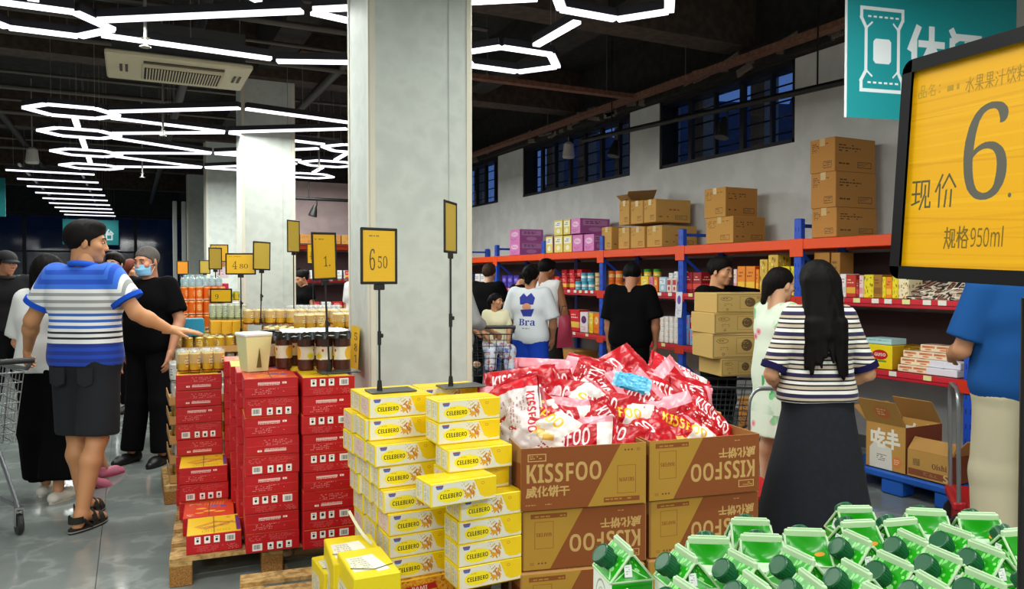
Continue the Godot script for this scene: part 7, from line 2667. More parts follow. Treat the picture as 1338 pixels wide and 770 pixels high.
func person(label: String, at: Vector3, turn: float, o: Dictionary) -> Node3D:
	var n := thing("person", label, "person", at, turn)
	var s: float = o.h / 1.7
	var j := limb_joints(o)
	if o.get("nod", 0.0) > 0.28:
		j.head += Vector3(0, -0.022, 0.03) * s
	var fem: bool = o.get("fem", false)
	var cell: float = o.get("cell", 0.02)
	var skin := mat(o.get("skin", "c98f6b"), 0.55)
	var fat: float = o.get("fat", 0.0)
	var lo := Vector3(9, 9, 9)
	var hi := -lo
	for k in j:
		lo = lo.min(j[k])
		hi = hi.max(j[k])
	lo -= Vector3(0.2, 0.06, 0.2)
	hi += Vector3(0.2, 0.05, 0.2)
	# body
	var f := Sdf.new(lo, hi, cell)
	torso(f, j, s, 0.0, fem, fat)
	f.cap(j.clav, j.neck + Vector3(0, 0.03, 0), 0.055 * s, 0.05 * s, 0.03)
	var am := 0.88 if fem else 1.0
	for k in ["l", "r"]:
		f.cap(j["sh_" + k], j["el_" + k], 0.05 * s * am, 0.041 * s * am, 0.03)
		f.cap(j["el_" + k], j["el_" + k].lerp(j["wr_" + k], 0.35), 0.041 * s * am, 0.042 * s * am, 0.02)
		f.cap(j["el_" + k].lerp(j["wr_" + k], 0.3), j["wr_" + k], 0.042 * s * am, 0.027 * s * am, 0.02)
		f.cap(j["hip_" + k], j["kn_" + k], 0.082 * s, 0.053 * s, 0.04)
		var calf: Vector3 = j["kn_" + k].lerp(j["an_" + k], 0.28) + Vector3(0, 0, -0.018) * s
		f.cap(j["kn_" + k], calf, 0.05 * s, 0.055 * s, 0.03)
		f.cap(calf, j["an_" + k], 0.055 * s, 0.034 * s, 0.03)
		if not o.has("shoe"):
			var heel: Vector3 = j["an_" + k] + Vector3(0, -0.045, -0.03) * s
			f.cap(j["an_" + k], heel, 0.034 * s, 0.032 * s, 0.02)
			f.cap(j["an_" + k], j["toe_" + k], 0.034 * s, 0.026 * s, 0.02)
	var body := Geo.new()
	f.into(body)
	var hb := Basis(Vector3.UP, o.get("look", 0.0)) * Basis(Vector3.RIGHT, o.get("nod", 0.0))
	head_into(body, hb, j.head, s, clampf(cell * 0.5, 0.0055, 0.011))
	for k in [["l", 1.0], ["r", -1.0]]:
		var wr: Vector3 = j["wr_" + k[0]]
		var dir: Vector3 = o.get("hand_" + k[0], (wr - j["el_" + k[0]]).normalized())
		var palm: Vector3 = o.get("palm_" + k[0], Vector3(-k[1], 0, 0.2))
		hand_into(body, wr + dir.normalized() * 0.012, dir, palm, -k[1] if o.get("flip_" + k[0], false) else k[1], o.get("curl_" + k[0], 0.35), s * (0.92 if fem else 1.0), o.get("hcell", 0.0065))
	part("body", body, skin, n)
	# shirt
	if o.has("top"):
		var t: Dictionary = o.top
		var e: float = t.get("loose", 0.016)
		var hem: float = t.hem * s
		var q := Sdf.new(lo - Vector3(0.04, 0, 0.04), hi + Vector3(0.04, 0, 0.04), cell)
		torso(q, j, s, e, fem, fat, t.hem < 1.02)
		if t.has("flare"):
			var hm := Vector3(j.pelvis.x, hem - 0.02, j.pelvis.z)
			q.cap(j.chest - Vector3(0.05, 0, 0), hm - Vector3(0.06 * s, 0, 0), 0.1 * s, t.flare * s, 0.05)
			q.cap(j.chest + Vector3(0.05, 0, 0), hm + Vector3(0.06 * s, 0, 0), 0.1 * s, t.flare * s, 0.05)
		q.cut(Vector3.DOWN, -hem)
		q.ell(j.neck + Vector3(0, 0.03, 0.02) * s, Vector3(0.057, 0.048, 0.058) * s, 0.01, true)
		for k in ["l", "r"]:
			var sl: float = t.get("sleeve", 0.6)
			var a: Vector3 = j["sh_" + k]
			var b: Vector3 = j["el_" + k]
			if sl <= 0.0:
				continue
			if sl <= 1.0:
				q.cap(a.lerp(b, -0.04), a.lerp(b, sl), 0.054 * s * am + t.get("arm", e), 0.05 * s * am + t.get("arm", e) * 1.3, 0.012, true)
			else:
				q.cap(a, b, 0.054 * s * am + e, 0.045 * s * am + e, 0.03)
				q.cap(b, b.lerp(j["wr_" + k], sl - 1.0), 0.045 * s * am + e, 0.034 * s * am + e, 0.015, true)
		var g := Geo.new()
		q.into(g, t.get("uv", null))
		wrinkle(g, 0.006, 7.0)
		part(t.get("name", "shirt"), g, t.m, n)
		if t.has("collar"):
			var c := Geo.new()
			var ring_ := []
			for k in 17:
				var an := TAU * k / 16
				ring_.append(j.neck + Vector3(cos(an) * 0.068, -0.012 - 0.012 * sin(an), sin(an) * 0.07 - 0.004) * s)
			c.tube(ring_, 0.017 * s, 8, false)
			part("collar", c, t.collar, n)
		if t.has("cuff"):
			for k in ["l", "r"]:
				var c := Geo.new()
				var sl: float = t.get("sleeve", 0.6)
				var p: Vector3 = j["sh_" + k].lerp(j["el_" + k], sl - 0.09)
				var p2: Vector3 = j["sh_" + k].lerp(j["el_" + k], sl + 0.015)
				c.tube([p, p2], [0.0545 * s * am + t.get("arm", e) * 1.25 + 0.006, 0.0525 * s * am + t.get("arm", e) * 1.3 + 0.006], 20)
				part("cuff", c, t.cuff, n)
	# trousers, shorts or skirt
	if o.has("bottom"):
		var t: Dictionary = o.bottom
		var q := Sdf.new(lo - Vector3(0.14, 0, 0.14), hi * Vector3(1, 0, 1) + Vector3(0.14, 1.12 * s, 0.14), cell)
		var e: float = t.get("loose", 0.012)
		var up: float = t.get("waist", minf(0.975, (o.top.hem if o.has("top") else 0.9) + 0.05)) * s
		if t.kind == "skirt":
			var wst: Vector3 = j.waist.lerp(j.pelvis, 0.3)
			var hm := Vector3(j.pelvis.x, t.hem * s, j.pelvis.z + 0.0)
			for x in [-0.05, 0.05]:
				q.cap(wst + Vector3(x * s, 0.04, 0), hm + Vector3(x * 1.4 * s, 0, 0), 0.098 * s + e, t.get("wide", 0.24) * s, 0.03, true, Vector3(1, 1, 1.1))
			q.cap(j.pelvis - Vector3(0.078, 0, 0) * s, j.pelvis + Vector3(0.078, 0, 0) * s, 0.113 * s + e, 0.113 * s + e, 0.03, false, Vector3(1, 1, 1.15))
		else:
			q.cap(j.pelvis - Vector3(0.072, 0, 0) * s, j.pelvis + Vector3(0.072, 0, 0) * s, 0.11 * s + e + fat * 0.5, 0.11 * s + e + fat * 0.5, 0.05, false, Vector3(1, 1, 1.1))
			q.cap(j.pelvis + Vector3(-0.05, 0.08, 0) * s, j.pelvis + Vector3(0.05, 0.08, 0) * s, 0.104 * s + e + fat * 0.5, 0.104 * s + e + fat * 0.5, 0.05, false, Vector3(1, 1, 1.1))
			for k in ["l", "r"]:
				var a: Vector3 = j["hip_" + k]
				var b: Vector3 = j["kn_" + k]
				var c: Vector3 = j["an_" + k]
				var w: float = t.get("wide", 0.0) * s
				if t.kind == "shorts":
					q.cap(a, a.lerp(b, t.get("len", 0.9)), 0.09 * s + e, 0.078 * s + e + w, 0.04, true)
				else:
					q.cap(a, b, 0.09 * s + e, 0.062 * s + e + w * 0.6, 0.04)
					q.cap(b, b.lerp(c, t.get("len", 0.97)), 0.062 * s + e + w * 0.6, 0.048 * s + e + w, 0.03, true)
		q.cut(Vector3.UP, up)
		var g := Geo.new()
		q.into(g, t.get("uv", null))
		wrinkle(g, t.get("fold", 0.006), 9.0)
		part({"skirt": "skirt", "shorts": "shorts"}.get(t.kind, "trousers"), g, t.m, n)
	# shoes
	if o.has("shoe"):
		for k in ["l", "r"]:
			var ank: Vector3 = j["an_" + k]
			var toe: Vector3 = j["toe_" + k]
			var fw := (toe - ank) * Vector3(1, 0, 1)
			fw = fw.normalized()
			var B := Basis(Vector3.UP.cross(fw), Vector3.UP, fw)
			var q := Sdf.new(Vector3(-0.08, -0.02, -0.13), Vector3(0.08, 0.16, 0.22), maxf(0.007, cell * 0.55))
			q.cap(Vector3(0, 0.035, -0.045), Vector3(0, 0.035, 0.1), 0.04, 0.042, 0.03)
			q.cap(Vector3(0, 0.03, 0.08), Vector3(0.004, 0.022, 0.16), 0.042, 0.03, 0.03)
			if o.shoe.get("high", true):
				q.cap(Vector3(0, 0.04, -0.045), Vector3(0, 0.095, -0.035), 0.042, 0.04, 0.02, true)
			q.cut(Vector3.DOWN, -0.012)
			var base := Vector3(ank.x, ank.y - 0.085 * s, ank.z)
			var X := Transform3D(B * Basis(Vector3.RIGHT, o.get("heel_" + k, 0.0)) * s, base)
			var g := Geo.new()
			q.into(g, null, X)
			var sh := part("shoe", g, o.shoe.m, n)
			var so := Geo.new()
			var outl := []
			for i in 20:
				var an := TAU * i / 20
				outl.append(Vector2(cos(an) * (0.041 + 0.004 * sin(an)), 0.05 + sin(an) * 0.135))
			var sl2 := Geo.new()
			sl2.slab(outl, Vector3.LEFT, Vector3.BACK, Vector3(0, 0.018, 0), 0.018)
			so.add(sl2, X)
			part("sole", so, o.shoe.get("sole", mat("17171a", 0.7)), sh)
			if o.shoe.has("stripe"):
				var st := Geo.new()
				for i in 3:
					for sx in [-1.0, 1.0]:
						st.box(Vector3(sx * 0.041, 0.05, 0.02 + 0.025 * i), Vector3(0.004, 0.05, 0.008), Basis(Vector3.RIGHT, -0.5))
				var s2 := Geo.new()
				s2.add(st, X)
				part("stripes", s2, o.shoe.stripe, sh)
	# head of hair, face
	var X := Transform3D(hb.scaled(Vector3.ONE * s), j.head)
	if o.has("hair"):
		var nz := FastNoiseLite.new()
		nz.seed = int(o.h * 100)
		nz.frequency = 0.05
		var hg := Geo.new()
		hg.add(hair_mesh(o.hair[0], clampf(cell * 0.55, 0.006, 0.011), nz), X)
		part("hair", hg, mat(o.hair[1], 0.65, 0.0, {"metallic_specular": 0.22}), n)
	if o.get("face", false):
		var ey := Geo.new()
		var ir := Geo.new()
		var br := Geo.new()
		for x in [-0.031, 0.031]:
			ey.ell(X * Vector3(x, 0.003, 0.083), Vector3(0.0105, 0.0045, 0.007) * s, 10, hb)
			ir.ell(X * Vector3(x, 0.003, 0.089), Vector3(0.0055, 0.0055, 0.004) * s, 8, hb)
			br.tube([X * Vector3(x * 0.55, 0.024, 0.092), X * Vector3(x * 1.05, 0.03, 0.09), X * Vector3(x * 1.5, 0.024, 0.08)], 0.0036 * s, 6)
		part("eyes", ey, mat("c4b8ac", 0.4), n)
		part("irises", ir, mat("20140e", 0.2), n)
		part("eyebrows", br, mat("1c1613", 0.8), n)
		var lp := Geo.new()
		lp.ell(X * Vector3(0, -0.063, 0.0875), Vector3(0.02, 0.006, 0.005) * s, 10, hb)
		part("lips", lp, mat("a8645a", 0.5), n)
	return n

func wrinkle(g: Geo, amp: float, freq: float) -> void:
	var nz := FastNoiseLite.new()
	nz.seed = g.v.size() % 97
	nz.frequency = 0.01
	nz.fractal_octaves = 3
	for i in g.v.size():
		var p := g.v[i] * 100.0 * freq / 7.0
		var a := nz.get_noise_3d(p.x * 2.0, p.y * 0.8, p.z * 2.0)
		var e := 1.5
		var dx := nz.get_noise_3d(p.x * 2.0 + e, p.y * 0.8, p.z * 2.0) - a
		var dy := nz.get_noise_3d(p.x * 2.0, p.y * 0.8 + e, p.z * 2.0) - a
		var dz := nz.get_noise_3d(p.x * 2.0, p.y * 0.8, p.z * 2.0 + e) - a
		g.v[i] += g.n[i] * amp * a
		g.n[i] = (g.n[i] - Vector3(dx * 2.0, dy * 0.8, dz * 2.0) * amp * 55.0 * freq / 7.0).normalized()

func cloth(hex: String, rough := 0.9) -> StandardMaterial3D:
	return mat(hex, rough, 0.0, {"metallic_specular": 0.2})

func stripes(rows: Array, h := 256) -> Image:
	# rows: [up to (0..1 from the top), colour]
	var im := sheet(8, h, rows[rows.size() - 1][1])
	var y := 0
	for r in rows:
		var y1 := int(r[0] * h)
		im.fill_rect(Rect2i(0, y, 8, y1 - y), Color(r[1]))
		y = y1
	return im

func people() -> void:
	var away := deg_to_rad(153.5)
	var black := cloth("070708")
	var dark := cloth("0d0d10")
	# 1 man in the striped polo
	var st := [[0.2, "1f5ad0"]]
	var y := 0.2
	for k in 4:
		st.append([0.025 + 0.045 * k, "1f5ad0" if k % 2 else "3a76e2"])
	st = []
	for k in 5:
		st.append([0.045 * (k + 1), "3470dc" if k % 2 == 0 else "1b4fc2"])
	y = 0.225
	for k in 3:
		st.append([y + 0.035, "e4e4e4"])
		st.append([y + 0.065, "9a9c9c"])
		y += 0.065
	for k in 3:
		st.append([y + 0.03, "e8e8e8"])
		st.append([y + 0.056, "2f62bc"])
		y += 0.056
	for k in 2:
		st.append([y + 0.03, "e8e8e8"])
		st.append([y + 0.05, "10122a"])
		y += 0.05
	st.append([y + 0.04, "ececec"])
	y += 0.04
	for k in 8:
		y += 0.035
		st.append([minf(y, 1.0), "1743b4" if k % 2 else "12308a"])
	st.append([1.0, "1743b4"])
	var polo := picture(stripes(st, 512), 0.85, {"rim_enabled": true, "rim": 0.2})
	var pj := {"h": 1.77, "cell": 0.0125, "fat": 0.022, "skin": "c58a5e", "hair": ["short", "15110f"], "look": deg_to_rad(-58), "nod": 0.05, "face": true, "hcell": 0.0045,
		"j": {"el_r": Vector3(-0.3, 1.19, 0.02), "wr_r": Vector3(-0.41, 1.09, 0.16), "el_l": Vector3(0.31, 1.15, -0.03), "wr_l": Vector3(0.45, 0.98, 0.1), "an_r": Vector3(-0.06, 0.085, -0.13), "kn_r": Vector3(-0.09, 0.49, -0.03), "an_l": Vector3(0.08, 0.085, 0.08), "kn_l": Vector3(0.1, 0.49, 0.05)},
		"hand_r": Vector3(-0.8, -0.12, 0.55), "palm_r": Vector3(0.1, -1, 0.1), "curl_r": 0.12, "curl_l": 0.9,
		"top": {"m": polo, "hem": 0.9, "sleeve": 0.66, "loose": 0.025, "collar": cloth("2a5fd0"), "cuff": cloth("1f4fc0"), "name": "polo_shirt"},
		"bottom": {"kind": "shorts", "m": grained("denim", noise_tex(0.06, [[0.3, "0c0f14"], [0.7, "1a1f26"]], 61), 6.0, 0.9), "len": 0.95, "wide": 0.02, "loose": 0.014}}
	pj.top["uv"] = func(p: Vector3) -> Vector2:
		# cloth cut straight: stripes run level on the trunk and across the sleeves
		var ys := p.y
		if absf(p.x) > 0.19:
			ys = minf(p.y, 1.46 - (absf(p.x) - 0.19) * 1.1) if p.y > 1.1 else p.y
		return Vector2(p.x * 2.0, clampf((1.52 - ys) / 0.62, 0.0, 0.998))
	var a := level(115, 683, 0.0)
	var man := person("man in a blue, white and grey striped polo and dark denim shorts", a, deg_to_rad(145), pj)
	pockets(man, 1.77 / 1.7)
	sandals(man, pj)
	# 2 man with the mask
	a = level(197, 603, 0.0)
	var m2 := person("man in black with a pale blue face mask", a, deg_to_rad(-42), {"h": 1.68, "cell": 0.016, "fat": 0.03, "skin": "b97f60", "hair": ["buzz", "55504c"], "nod": 0.12, "face": true, "hcell": 0.006,
		"j": {"el_l": Vector3(0.27, 1.13, -0.02), "wr_l": Vector3(0.27, 0.9, 0.08), "an_l": Vector3(0.15, 0.085, 0.05), "kn_l": Vector3(0.13, 0.49, 0.03), "an_r": Vector3(-0.13, 0.085, 0.06)},
		"top": {"m": black, "hem": 0.86, "sleeve": 0.78, "loose": 0.024, "name": "t_shirt"}, "bottom": {"kind": "trousers", "m": dark, "wide": 0.025, "len": 0.98}, "shoe": {"m": mat("0c0c0d", 0.45)}})
	face_mask(m2, 1.68 / 1.7, 0.12)
	# 3 woman in white tee and wide black trousers
	a = level(66, 652, 0.0)
	person("woman with long black hair in a white tee and wide black trousers", a, deg_to_rad(150), {"h": 1.58, "fem": true, "cell": 0.016, "fat": 0.02, "hair": ["bob", "0f0c0b"],
		"j": {"el_l": Vector3(0.24, 1.1, 0.02), "wr_l": Vector3(0.22, 0.9, 0.16), "an_l": Vector3(0.1, 0.085, 0.1), "an_r": Vector3(-0.1, 0.085, -0.06)},
		"top": {"m": cloth("dcdcda"), "hem": 0.9, "sleeve": 0.85, "loose": 0.03, "name": "t_shirt"}, "bottom": {"kind": "trousers", "m": black, "wide": 0.07, "len": 0.84, "loose": 0.02}, "shoe": {"m": mat("dcd8cc", 0.6), "sole": mat("c9c4b6", 0.7), "high": false}})
	# 4 man in the cap at the left edge
	a = deep(10, 500, 7.6)
	var m4 := person("man in a black cap and dark grey polo at the picture's left edge", Vector3(a.x, 0, a.z), deg_to_rad(22), {"h": 1.7, "cell": 0.018, "skin": "b97e60", "hair": ["buzz", "181412"], "face": true, "look": 0.35, "nod": 0.1,
		"j": {"el_l": Vector3(0.24, 1.13, 0.02), "wr_l": Vector3(0.13, 1.06, 0.24), "an_l": Vector3(0.16, 0.085, 0.12), "an_r": Vector3(-0.12, 0.085, -0.1)},
		"top": {"m": cloth("1e1d20"), "hem": 0.9, "sleeve": 0.7, "loose": 0.022, "collar": cloth("3a3836"), "name": "polo_shirt"}, "bottom": {"kind": "trousers", "m": dark, "wide": 0.0, "len": 0.86}, "shoe": {"m": mat("131315", 0.6), "sole": mat("d9d6cf", 0.6), "stripe": mat("d8c8a0", 0.5)}})
	cap_hat(m4, 1.0, 0.35, 0.1)
	# 5 girl with pink shoes, hidden behind the polo shirt
	a = level(124, 632, 0.0)
	person("girl in dark red with pink shoes walking behind the man in the polo", a, deg_to_rad(120), {"h": 1.42, "fem": true, "cell": 0.02, "hair": ["tail", "1a1412"], "heel_r": 0.5,
		"j": {"an_r": Vector3(-0.14, 0.11, -0.1), "an_l": Vector3(0.14, 0.085, 0.16)},
		"top": {"m": cloth("7a2a3a"), "hem": 0.9, "sleeve": 0.6, "name": "t_shirt"}, "bottom": {"kind": "shorts", "m": dark, "len": 0.6}, "shoe": {"m": mat("c86a84", 0.6), "sole": mat("a83a52", 0.7)}})
	# 6 two faces further back
	a = deep(153, 500, 8.2)
	var m6 := person("person with glasses and dark hair between the polo and the masked man", Vector3(a.x, 0, a.z), deg_to_rad(-30), {"h": 1.7, "skin": "c9987a", "hair": ["short", "15110f"], "face": true, "top": {"m": cloth("2a2c34"), "hem": 0.9, "name": "t_shirt"}, "bottom": {"kind": "trousers", "m": dark}, "shoe": {"m": mat("1a1a1c", 0.6)}})
	glasses(m6, 1.0)
	a = deep(172, 500, 8.9)
	person("woman with reddish hair half hidden behind the masked man", Vector3(a.x, 0, a.z), deg_to_rad(40), {"h": 1.64, "fem": true, "hair": ["bob", "5a2c20"], "top": {"m": cloth("5a1a22"), "hem": 0.9, "name": "t_shirt"}, "bottom": {"kind": "trousers", "m": dark}, "shoe": {"m": mat("1a1a1c", 0.6)}})
	# 7 people seen in the gap between the pillars
	a = deep(397, 500, 11.2)
	person("woman in black with hair in a bun in the gap between the pillars", Vector3(a.x, 0, a.z), deg_to_rad(-60), {"h": 1.56, "fem": true, "skin": "b8805c", "hair": ["bun", "0d0b0a"], "nod": 0.4, "top": {"m": black, "hem": 0.9, "name": "t_shirt"}, "bottom": {"kind": "trousers", "m": dark}, "shoe": {"m": mat("1a1a1c", 0.6)}})
	a = deep(386, 500, 12.4)
	person("dark-haired person in black behind the woman with the bun", Vector3(a.x, 0, a.z), deg_to_rad(120), {"h": 1.6, "hair": ["short", "0d0b0a"], "top": {"m": black, "hem": 0.9, "name": "t_shirt"}, "bottom": {"kind": "trousers", "m": dark}, "shoe": {"m": mat("1a1a1c", 0.6)}})
	a = deep(466, 500, 9.2)
	person("person in a white tee almost hidden behind the front pillar", Vector3(a.x, 0, a.z), deg_to_rad(100), {"h": 1.62, "hair": ["short", "0d0b0a"], "top": {"m": cloth("d6d6d6"), "hem": 0.9, "sleeve": 0.7, "name": "t_shirt"}, "bottom": {"kind": "trousers", "m": dark}, "shoe": {"m": mat("1a1a1c", 0.6)}})
	# 8 group between the pillar and the racks
	a = deep(634, 500, 9.6)
	person("man in a black tee seen from behind beside the front pillar", Vector3(a.x, 0, a.z), deg_to_rad(130), {"h": 1.62, "fat": 0.03, "skin": "c79a7c", "hair": ["short", "3a2a20"], "lean": Vector3(0, -0.01, 0.08), "top": {"m": black, "hem": 0.86, "sleeve": 0.75, "loose": 0.03, "name": "t_shirt"}, "bottom": {"kind": "trousers", "m": dark}, "shoe": {"m": mat("1a1a1c", 0.6)},
		"j": {"el_l": Vector3(0.25, 1.14, 0.05), "el_r": Vector3(-0.27, 1.14, 0.08), "wr_r": Vector3(-0.24, 1.0, 0.28)}})
	a = deep(664, 500, 10.6)
	person("black-haired person bending towards the shelf beside the man in the black tee", Vector3(a.x, 0, a.z), deg_to_rad(80), {"h": 1.62, "hair": ["short", "0d0b0a"], "lean": Vector3(0, -0.05, 0.16), "nod": 0.5, "top": {"m": dark, "hem": 0.9, "name": "t_shirt"}, "bottom": {"kind": "trousers", "m": dark}, "shoe": {"m": mat("1a1a1c", 0.6)}})
	a = deep(712, 500, 8.5)
	var m8 := person("tall dark-haired man in a white sleeveless vest with a bare arm", Vector3(a.x, 0, a.z), deg_to_rad(125), {"h": 1.66, "skin": "9a6240", "hair": ["short", "0d0b0a"], "nod": 0.3, "look": -0.4, "top": {"m": cloth("dedede"), "hem": 0.88, "sleeve": 0.0, "loose": 0.014, "name": "vest"}, "bottom": {"kind": "shorts", "m": cloth("2c2c2a"), "len": 0.95, "wide": 0.03}, "shoe": {"m": mat("1a1a1c", 0.6)},
		"j": {"el_r": Vector3(-0.24, 1.12, 0.0), "wr_r": Vector3(-0.25, 0.9, 0.06)}})
	var bag := thing("shopping_bag", "pink and black shopping bag held by the man in the vest", "bag", deep(738, 452, 8.1))
	var bg := Geo.new()
	bg.grid(8, 8, func(u, v): return Vector3((0.5 - u) * 0.2 * (0.7 + 0.3 * v), 0.32 - 0.34 * v, 0.05 * sin(PI * u) * sin(PI * minf(v + 0.1, 1.0))), true)
	bg.grid(8, 8, func(u, v): return Vector3((u - 0.5) * 0.2 * (0.7 + 0.3 * v), 0.32 - 0.34 * v, -0.05 * sin(PI * u) * sin(PI * minf(v + 0.1, 1.0))), true)
	part("bag", bg, mat("b83a56", 0.4), bag)
	var bk := Geo.new()
	bk.tube([Vector3(-0.06, 0.3, 0), Vector3(-0.03, 0.42, 0), Vector3(0.03, 0.42, 0), Vector3(0.06, 0.3, 0)], 0.006, 6)
	part("strap", bk, mat("16161a", 0.6), bag)
	var tee := sheet(256, 256, "c9cdd2")
	# a generic blue hat-and-scarf drawing and a scribbled word
	fill_poly(tee, PackedVector2Array([Vector2(96, 70), Vector2(112, 52), Vector2(128, 66), Vector2(146, 50), Vector2(166, 72), Vector2(160, 100), Vector2(100, 100)]), Color("27348c"))
	disc(tee, Vector2(130, 110), Vector2(20, 16), Color("c98a6a"))
	fill_poly(tee, PackedVector2Array([Vector2(100, 122), Vector2(164, 118), Vector2(150, 150), Vector2(112, 150)]), Color("27348c"))
	latin(tee, "Bra", Rect2(94, 160, 74, 28), Color("27348c"), false, true, "Droid Serif")
	small_print(tee, Rect2(110, 196, 50, 12), 1, Color("8a8a90"), 0.8)
	a = deep(693, 500, 7.5)
	person("black-haired boy in a pale grey tee with a blue print and blue shorts", Vector3(a.x, 0, a.z), deg_to_rad(130), {"h": 1.56, "fat": 0.005, "cell": 0.016, "skin": "b57a58", "hair": ["bun", "0d0b0a"],
		"top": {"m": picture(tee, 0.9), "hem": 0.87, "sleeve": 0.95, "loose": 0.026, "name": "t_shirt", "uv": func(p: Vector3) -> Vector2: return Vector2(0.5 - p.x * 1.7, clampf(0.62 - (p.y - 1.05) * 1.7, 0.02, 0.98)) if p.z < 0.0 else Vector2(0.05, 0.9)},
		"bottom": {"kind": "shorts", "m": cloth("1b3ea8"), "len": 0.95, "wide": 0.03}, "shoe": {"m": mat("26262a", 0.6)},
		"j": {"el_l": Vector3(0.27, 1.14, 0.03), "wr_l": Vector3(0.24, 0.96, 0.18), "el_r": Vector3(-0.25, 1.13, 0.02), "wr_r": Vector3(-0.2, 0.93, 0.14)}})
	# the child in the trolley seat
	var fl := sheet(96, 96, "d9dfea")
	for k in 40:
		disc(fl, Vector2(rng.randf_range(0, 96), rng.randf_range(0, 96)), Vector2(rng.randf_range(3, 8), rng.randf_range(3, 7)), [Color("3a5ac0"), Color("d8683a"), Color("c83a5a"), Color("5a8ad8")][k % 4])
	var flm := picture(fl, 0.9, {"uv1_triplanar": true, "uv1_scale": Vector3(4, 4, 4)})
	a = deep(648, 440, 7.25)
	person("small child in a cream top and flowered trousers sitting in the trolley", Vector3(a.x, 0.24, a.z), deg_to_rad(-15), {"h": 1.05, "fem": true, "cell": 0.014, "skin": "b8835f", "hair": ["tail", "0d0b0a"], "look": 0.9, "face": true,
		"j": {"hip_l": Vector3(0.09, 0.88, 0.02), "kn_l": Vector3(0.14, 0.86, 0.36), "an_l": Vector3(0.15, 0.5, 0.36), "toe_l": Vector3(0.16, 0.44, 0.48), "hip_r": Vector3(-0.09, 0.88, 0.02), "kn_r": Vector3(-0.14, 0.86, 0.36), "an_r": Vector3(-0.15, 0.5, 0.36), "toe_r": Vector3(-0.16, 0.44, 0.48), "el_l": Vector3(0.2, 1.12, 0.06), "wr_l": Vector3(0.15, 1.0, 0.24), "el_r": Vector3(-0.2, 1.12, 0.06), "wr_r": Vector3(-0.15, 1.0, 0.24)},
		"top": {"m": cloth("d8d2b0"), "hem": 0.92, "sleeve": 0.7, "loose": 0.014, "name": "t_shirt"}, "bottom": {"kind": "trousers", "m": flm, "len": 0.8, "wide": 0.02}, "shoe": {"m": mat("c8c8cc", 0.6)}})
	a = deep(597, 500, 6.95)
	person("person in a grey shirt pushing the child's trolley, half behind the pillar", Vector3(a.x, 0, a.z), deg_to_rad(100), {"h": 1.6, "fem": true, "hair": ["bob", "0d0b0a"], "j": {"el_l": Vector3(0.2, 1.12, 0.08), "wr_l": Vector3(0.16, 1.0, 0.32), "el_r": Vector3(-0.2, 1.12, 0.08), "wr_r": Vector3(-0.16, 1.0, 0.32)}, "curl_l": 0.9, "curl_r": 0.9,
		"top": {"m": cloth("8f8d8e"), "hem": 0.86, "sleeve": 1.4, "loose": 0.025, "name": "shirt"}, "bottom": {"kind": "trousers", "m": dark}, "shoe": {"m": mat("1a1a1c", 0.6)}})
	# 9 man in black facing the shelves
	a = deep(823, 500, 7.1)
	person("man in a black tee facing the shelves, head bent", Vector3(a.x, 0, a.z), deg_to_rad(135), {"h": 1.6, "fat": 0.015, "cell": 0.018, "skin": "a87050", "hair": ["short", "0b0a0a"], "nod": 0.45, "lean": Vector3(0, -0.01, 0.04), "top": {"m": black, "hem": 0.82, "sleeve": 0.95, "loose": 0.03, "name": "t_shirt"}, "bottom": {"kind": "trousers", "m": black, "wide": 0.02}, "shoe": {"m": mat("1a1a1c", 0.6)},
		"j": {"el_r": Vector3(-0.25, 1.12, 0.0), "wr_r": Vector3(-0.24, 0.88, 0.06)}})
	# 10 man with the stack of cartons
	a = deep(938, 500, 6.15)
	person("man in black leaning over a stack of brown cartons", Vector3(a.x, 0, a.z), deg_to_rad(8), {"h": 1.6, "cell": 0.016, "skin": "c98f68", "hair": ["short", "0d0b0a"], "face": true, "look": 0.2, "nod": 0.12, "hcell": 0.006,
		"j": {"el_r": Vector3(-0.27, 1.24, 0.12), "wr_r": Vector3(-0.12, 1.3, 0.3), "el_l": Vector3(0.24, 1.36, 0.22), "wr_l": Vector3(0.4, 1.43, 0.3)}, "hand_l": Vector3(0.9, 0.1, 0.2), "palm_l": Vector3(0, -1, 0.2), "hand_r": Vector3(1, -0.1, 0.2), "palm_r": Vector3(0, -1, 0),
		"top": {"m": black, "hem": 0.86, "sleeve": 1.0, "loose": 0.024, "name": "t_shirt"}, "bottom": {"kind": "trousers", "m": dark}, "shoe": {"m": mat("1a1a1c", 0.6)}})
	carried_cartons()
	# 11 woman in the flowered dress
	var dr := sheet(192, 192, "cfd8c6")
	for k in 26:
		var p := Vector2(rng.randf_range(0, 192), rng.randf_range(0, 192))
		if k % 3:
			disc(dr, p, Vector2(8, 11), Color("2f9a4e") if k % 2 else Color("1f7a3c"))
			disc(dr, p + Vector2(6, 9), Vector2(6, 8), Color("3aae5a"))
		else:
			disc(dr, p, Vector2(8, 7), Color("e08a9a"))
			disc(dr, p, Vector2(4, 3), Color("c84a5a"))
	var drm := picture(dr, 0.9, {"uv1_triplanar": true, "uv1_scale": Vector3(1.7, 1.7, 1.7)})
	a = deep(1016, 500, 4.9)
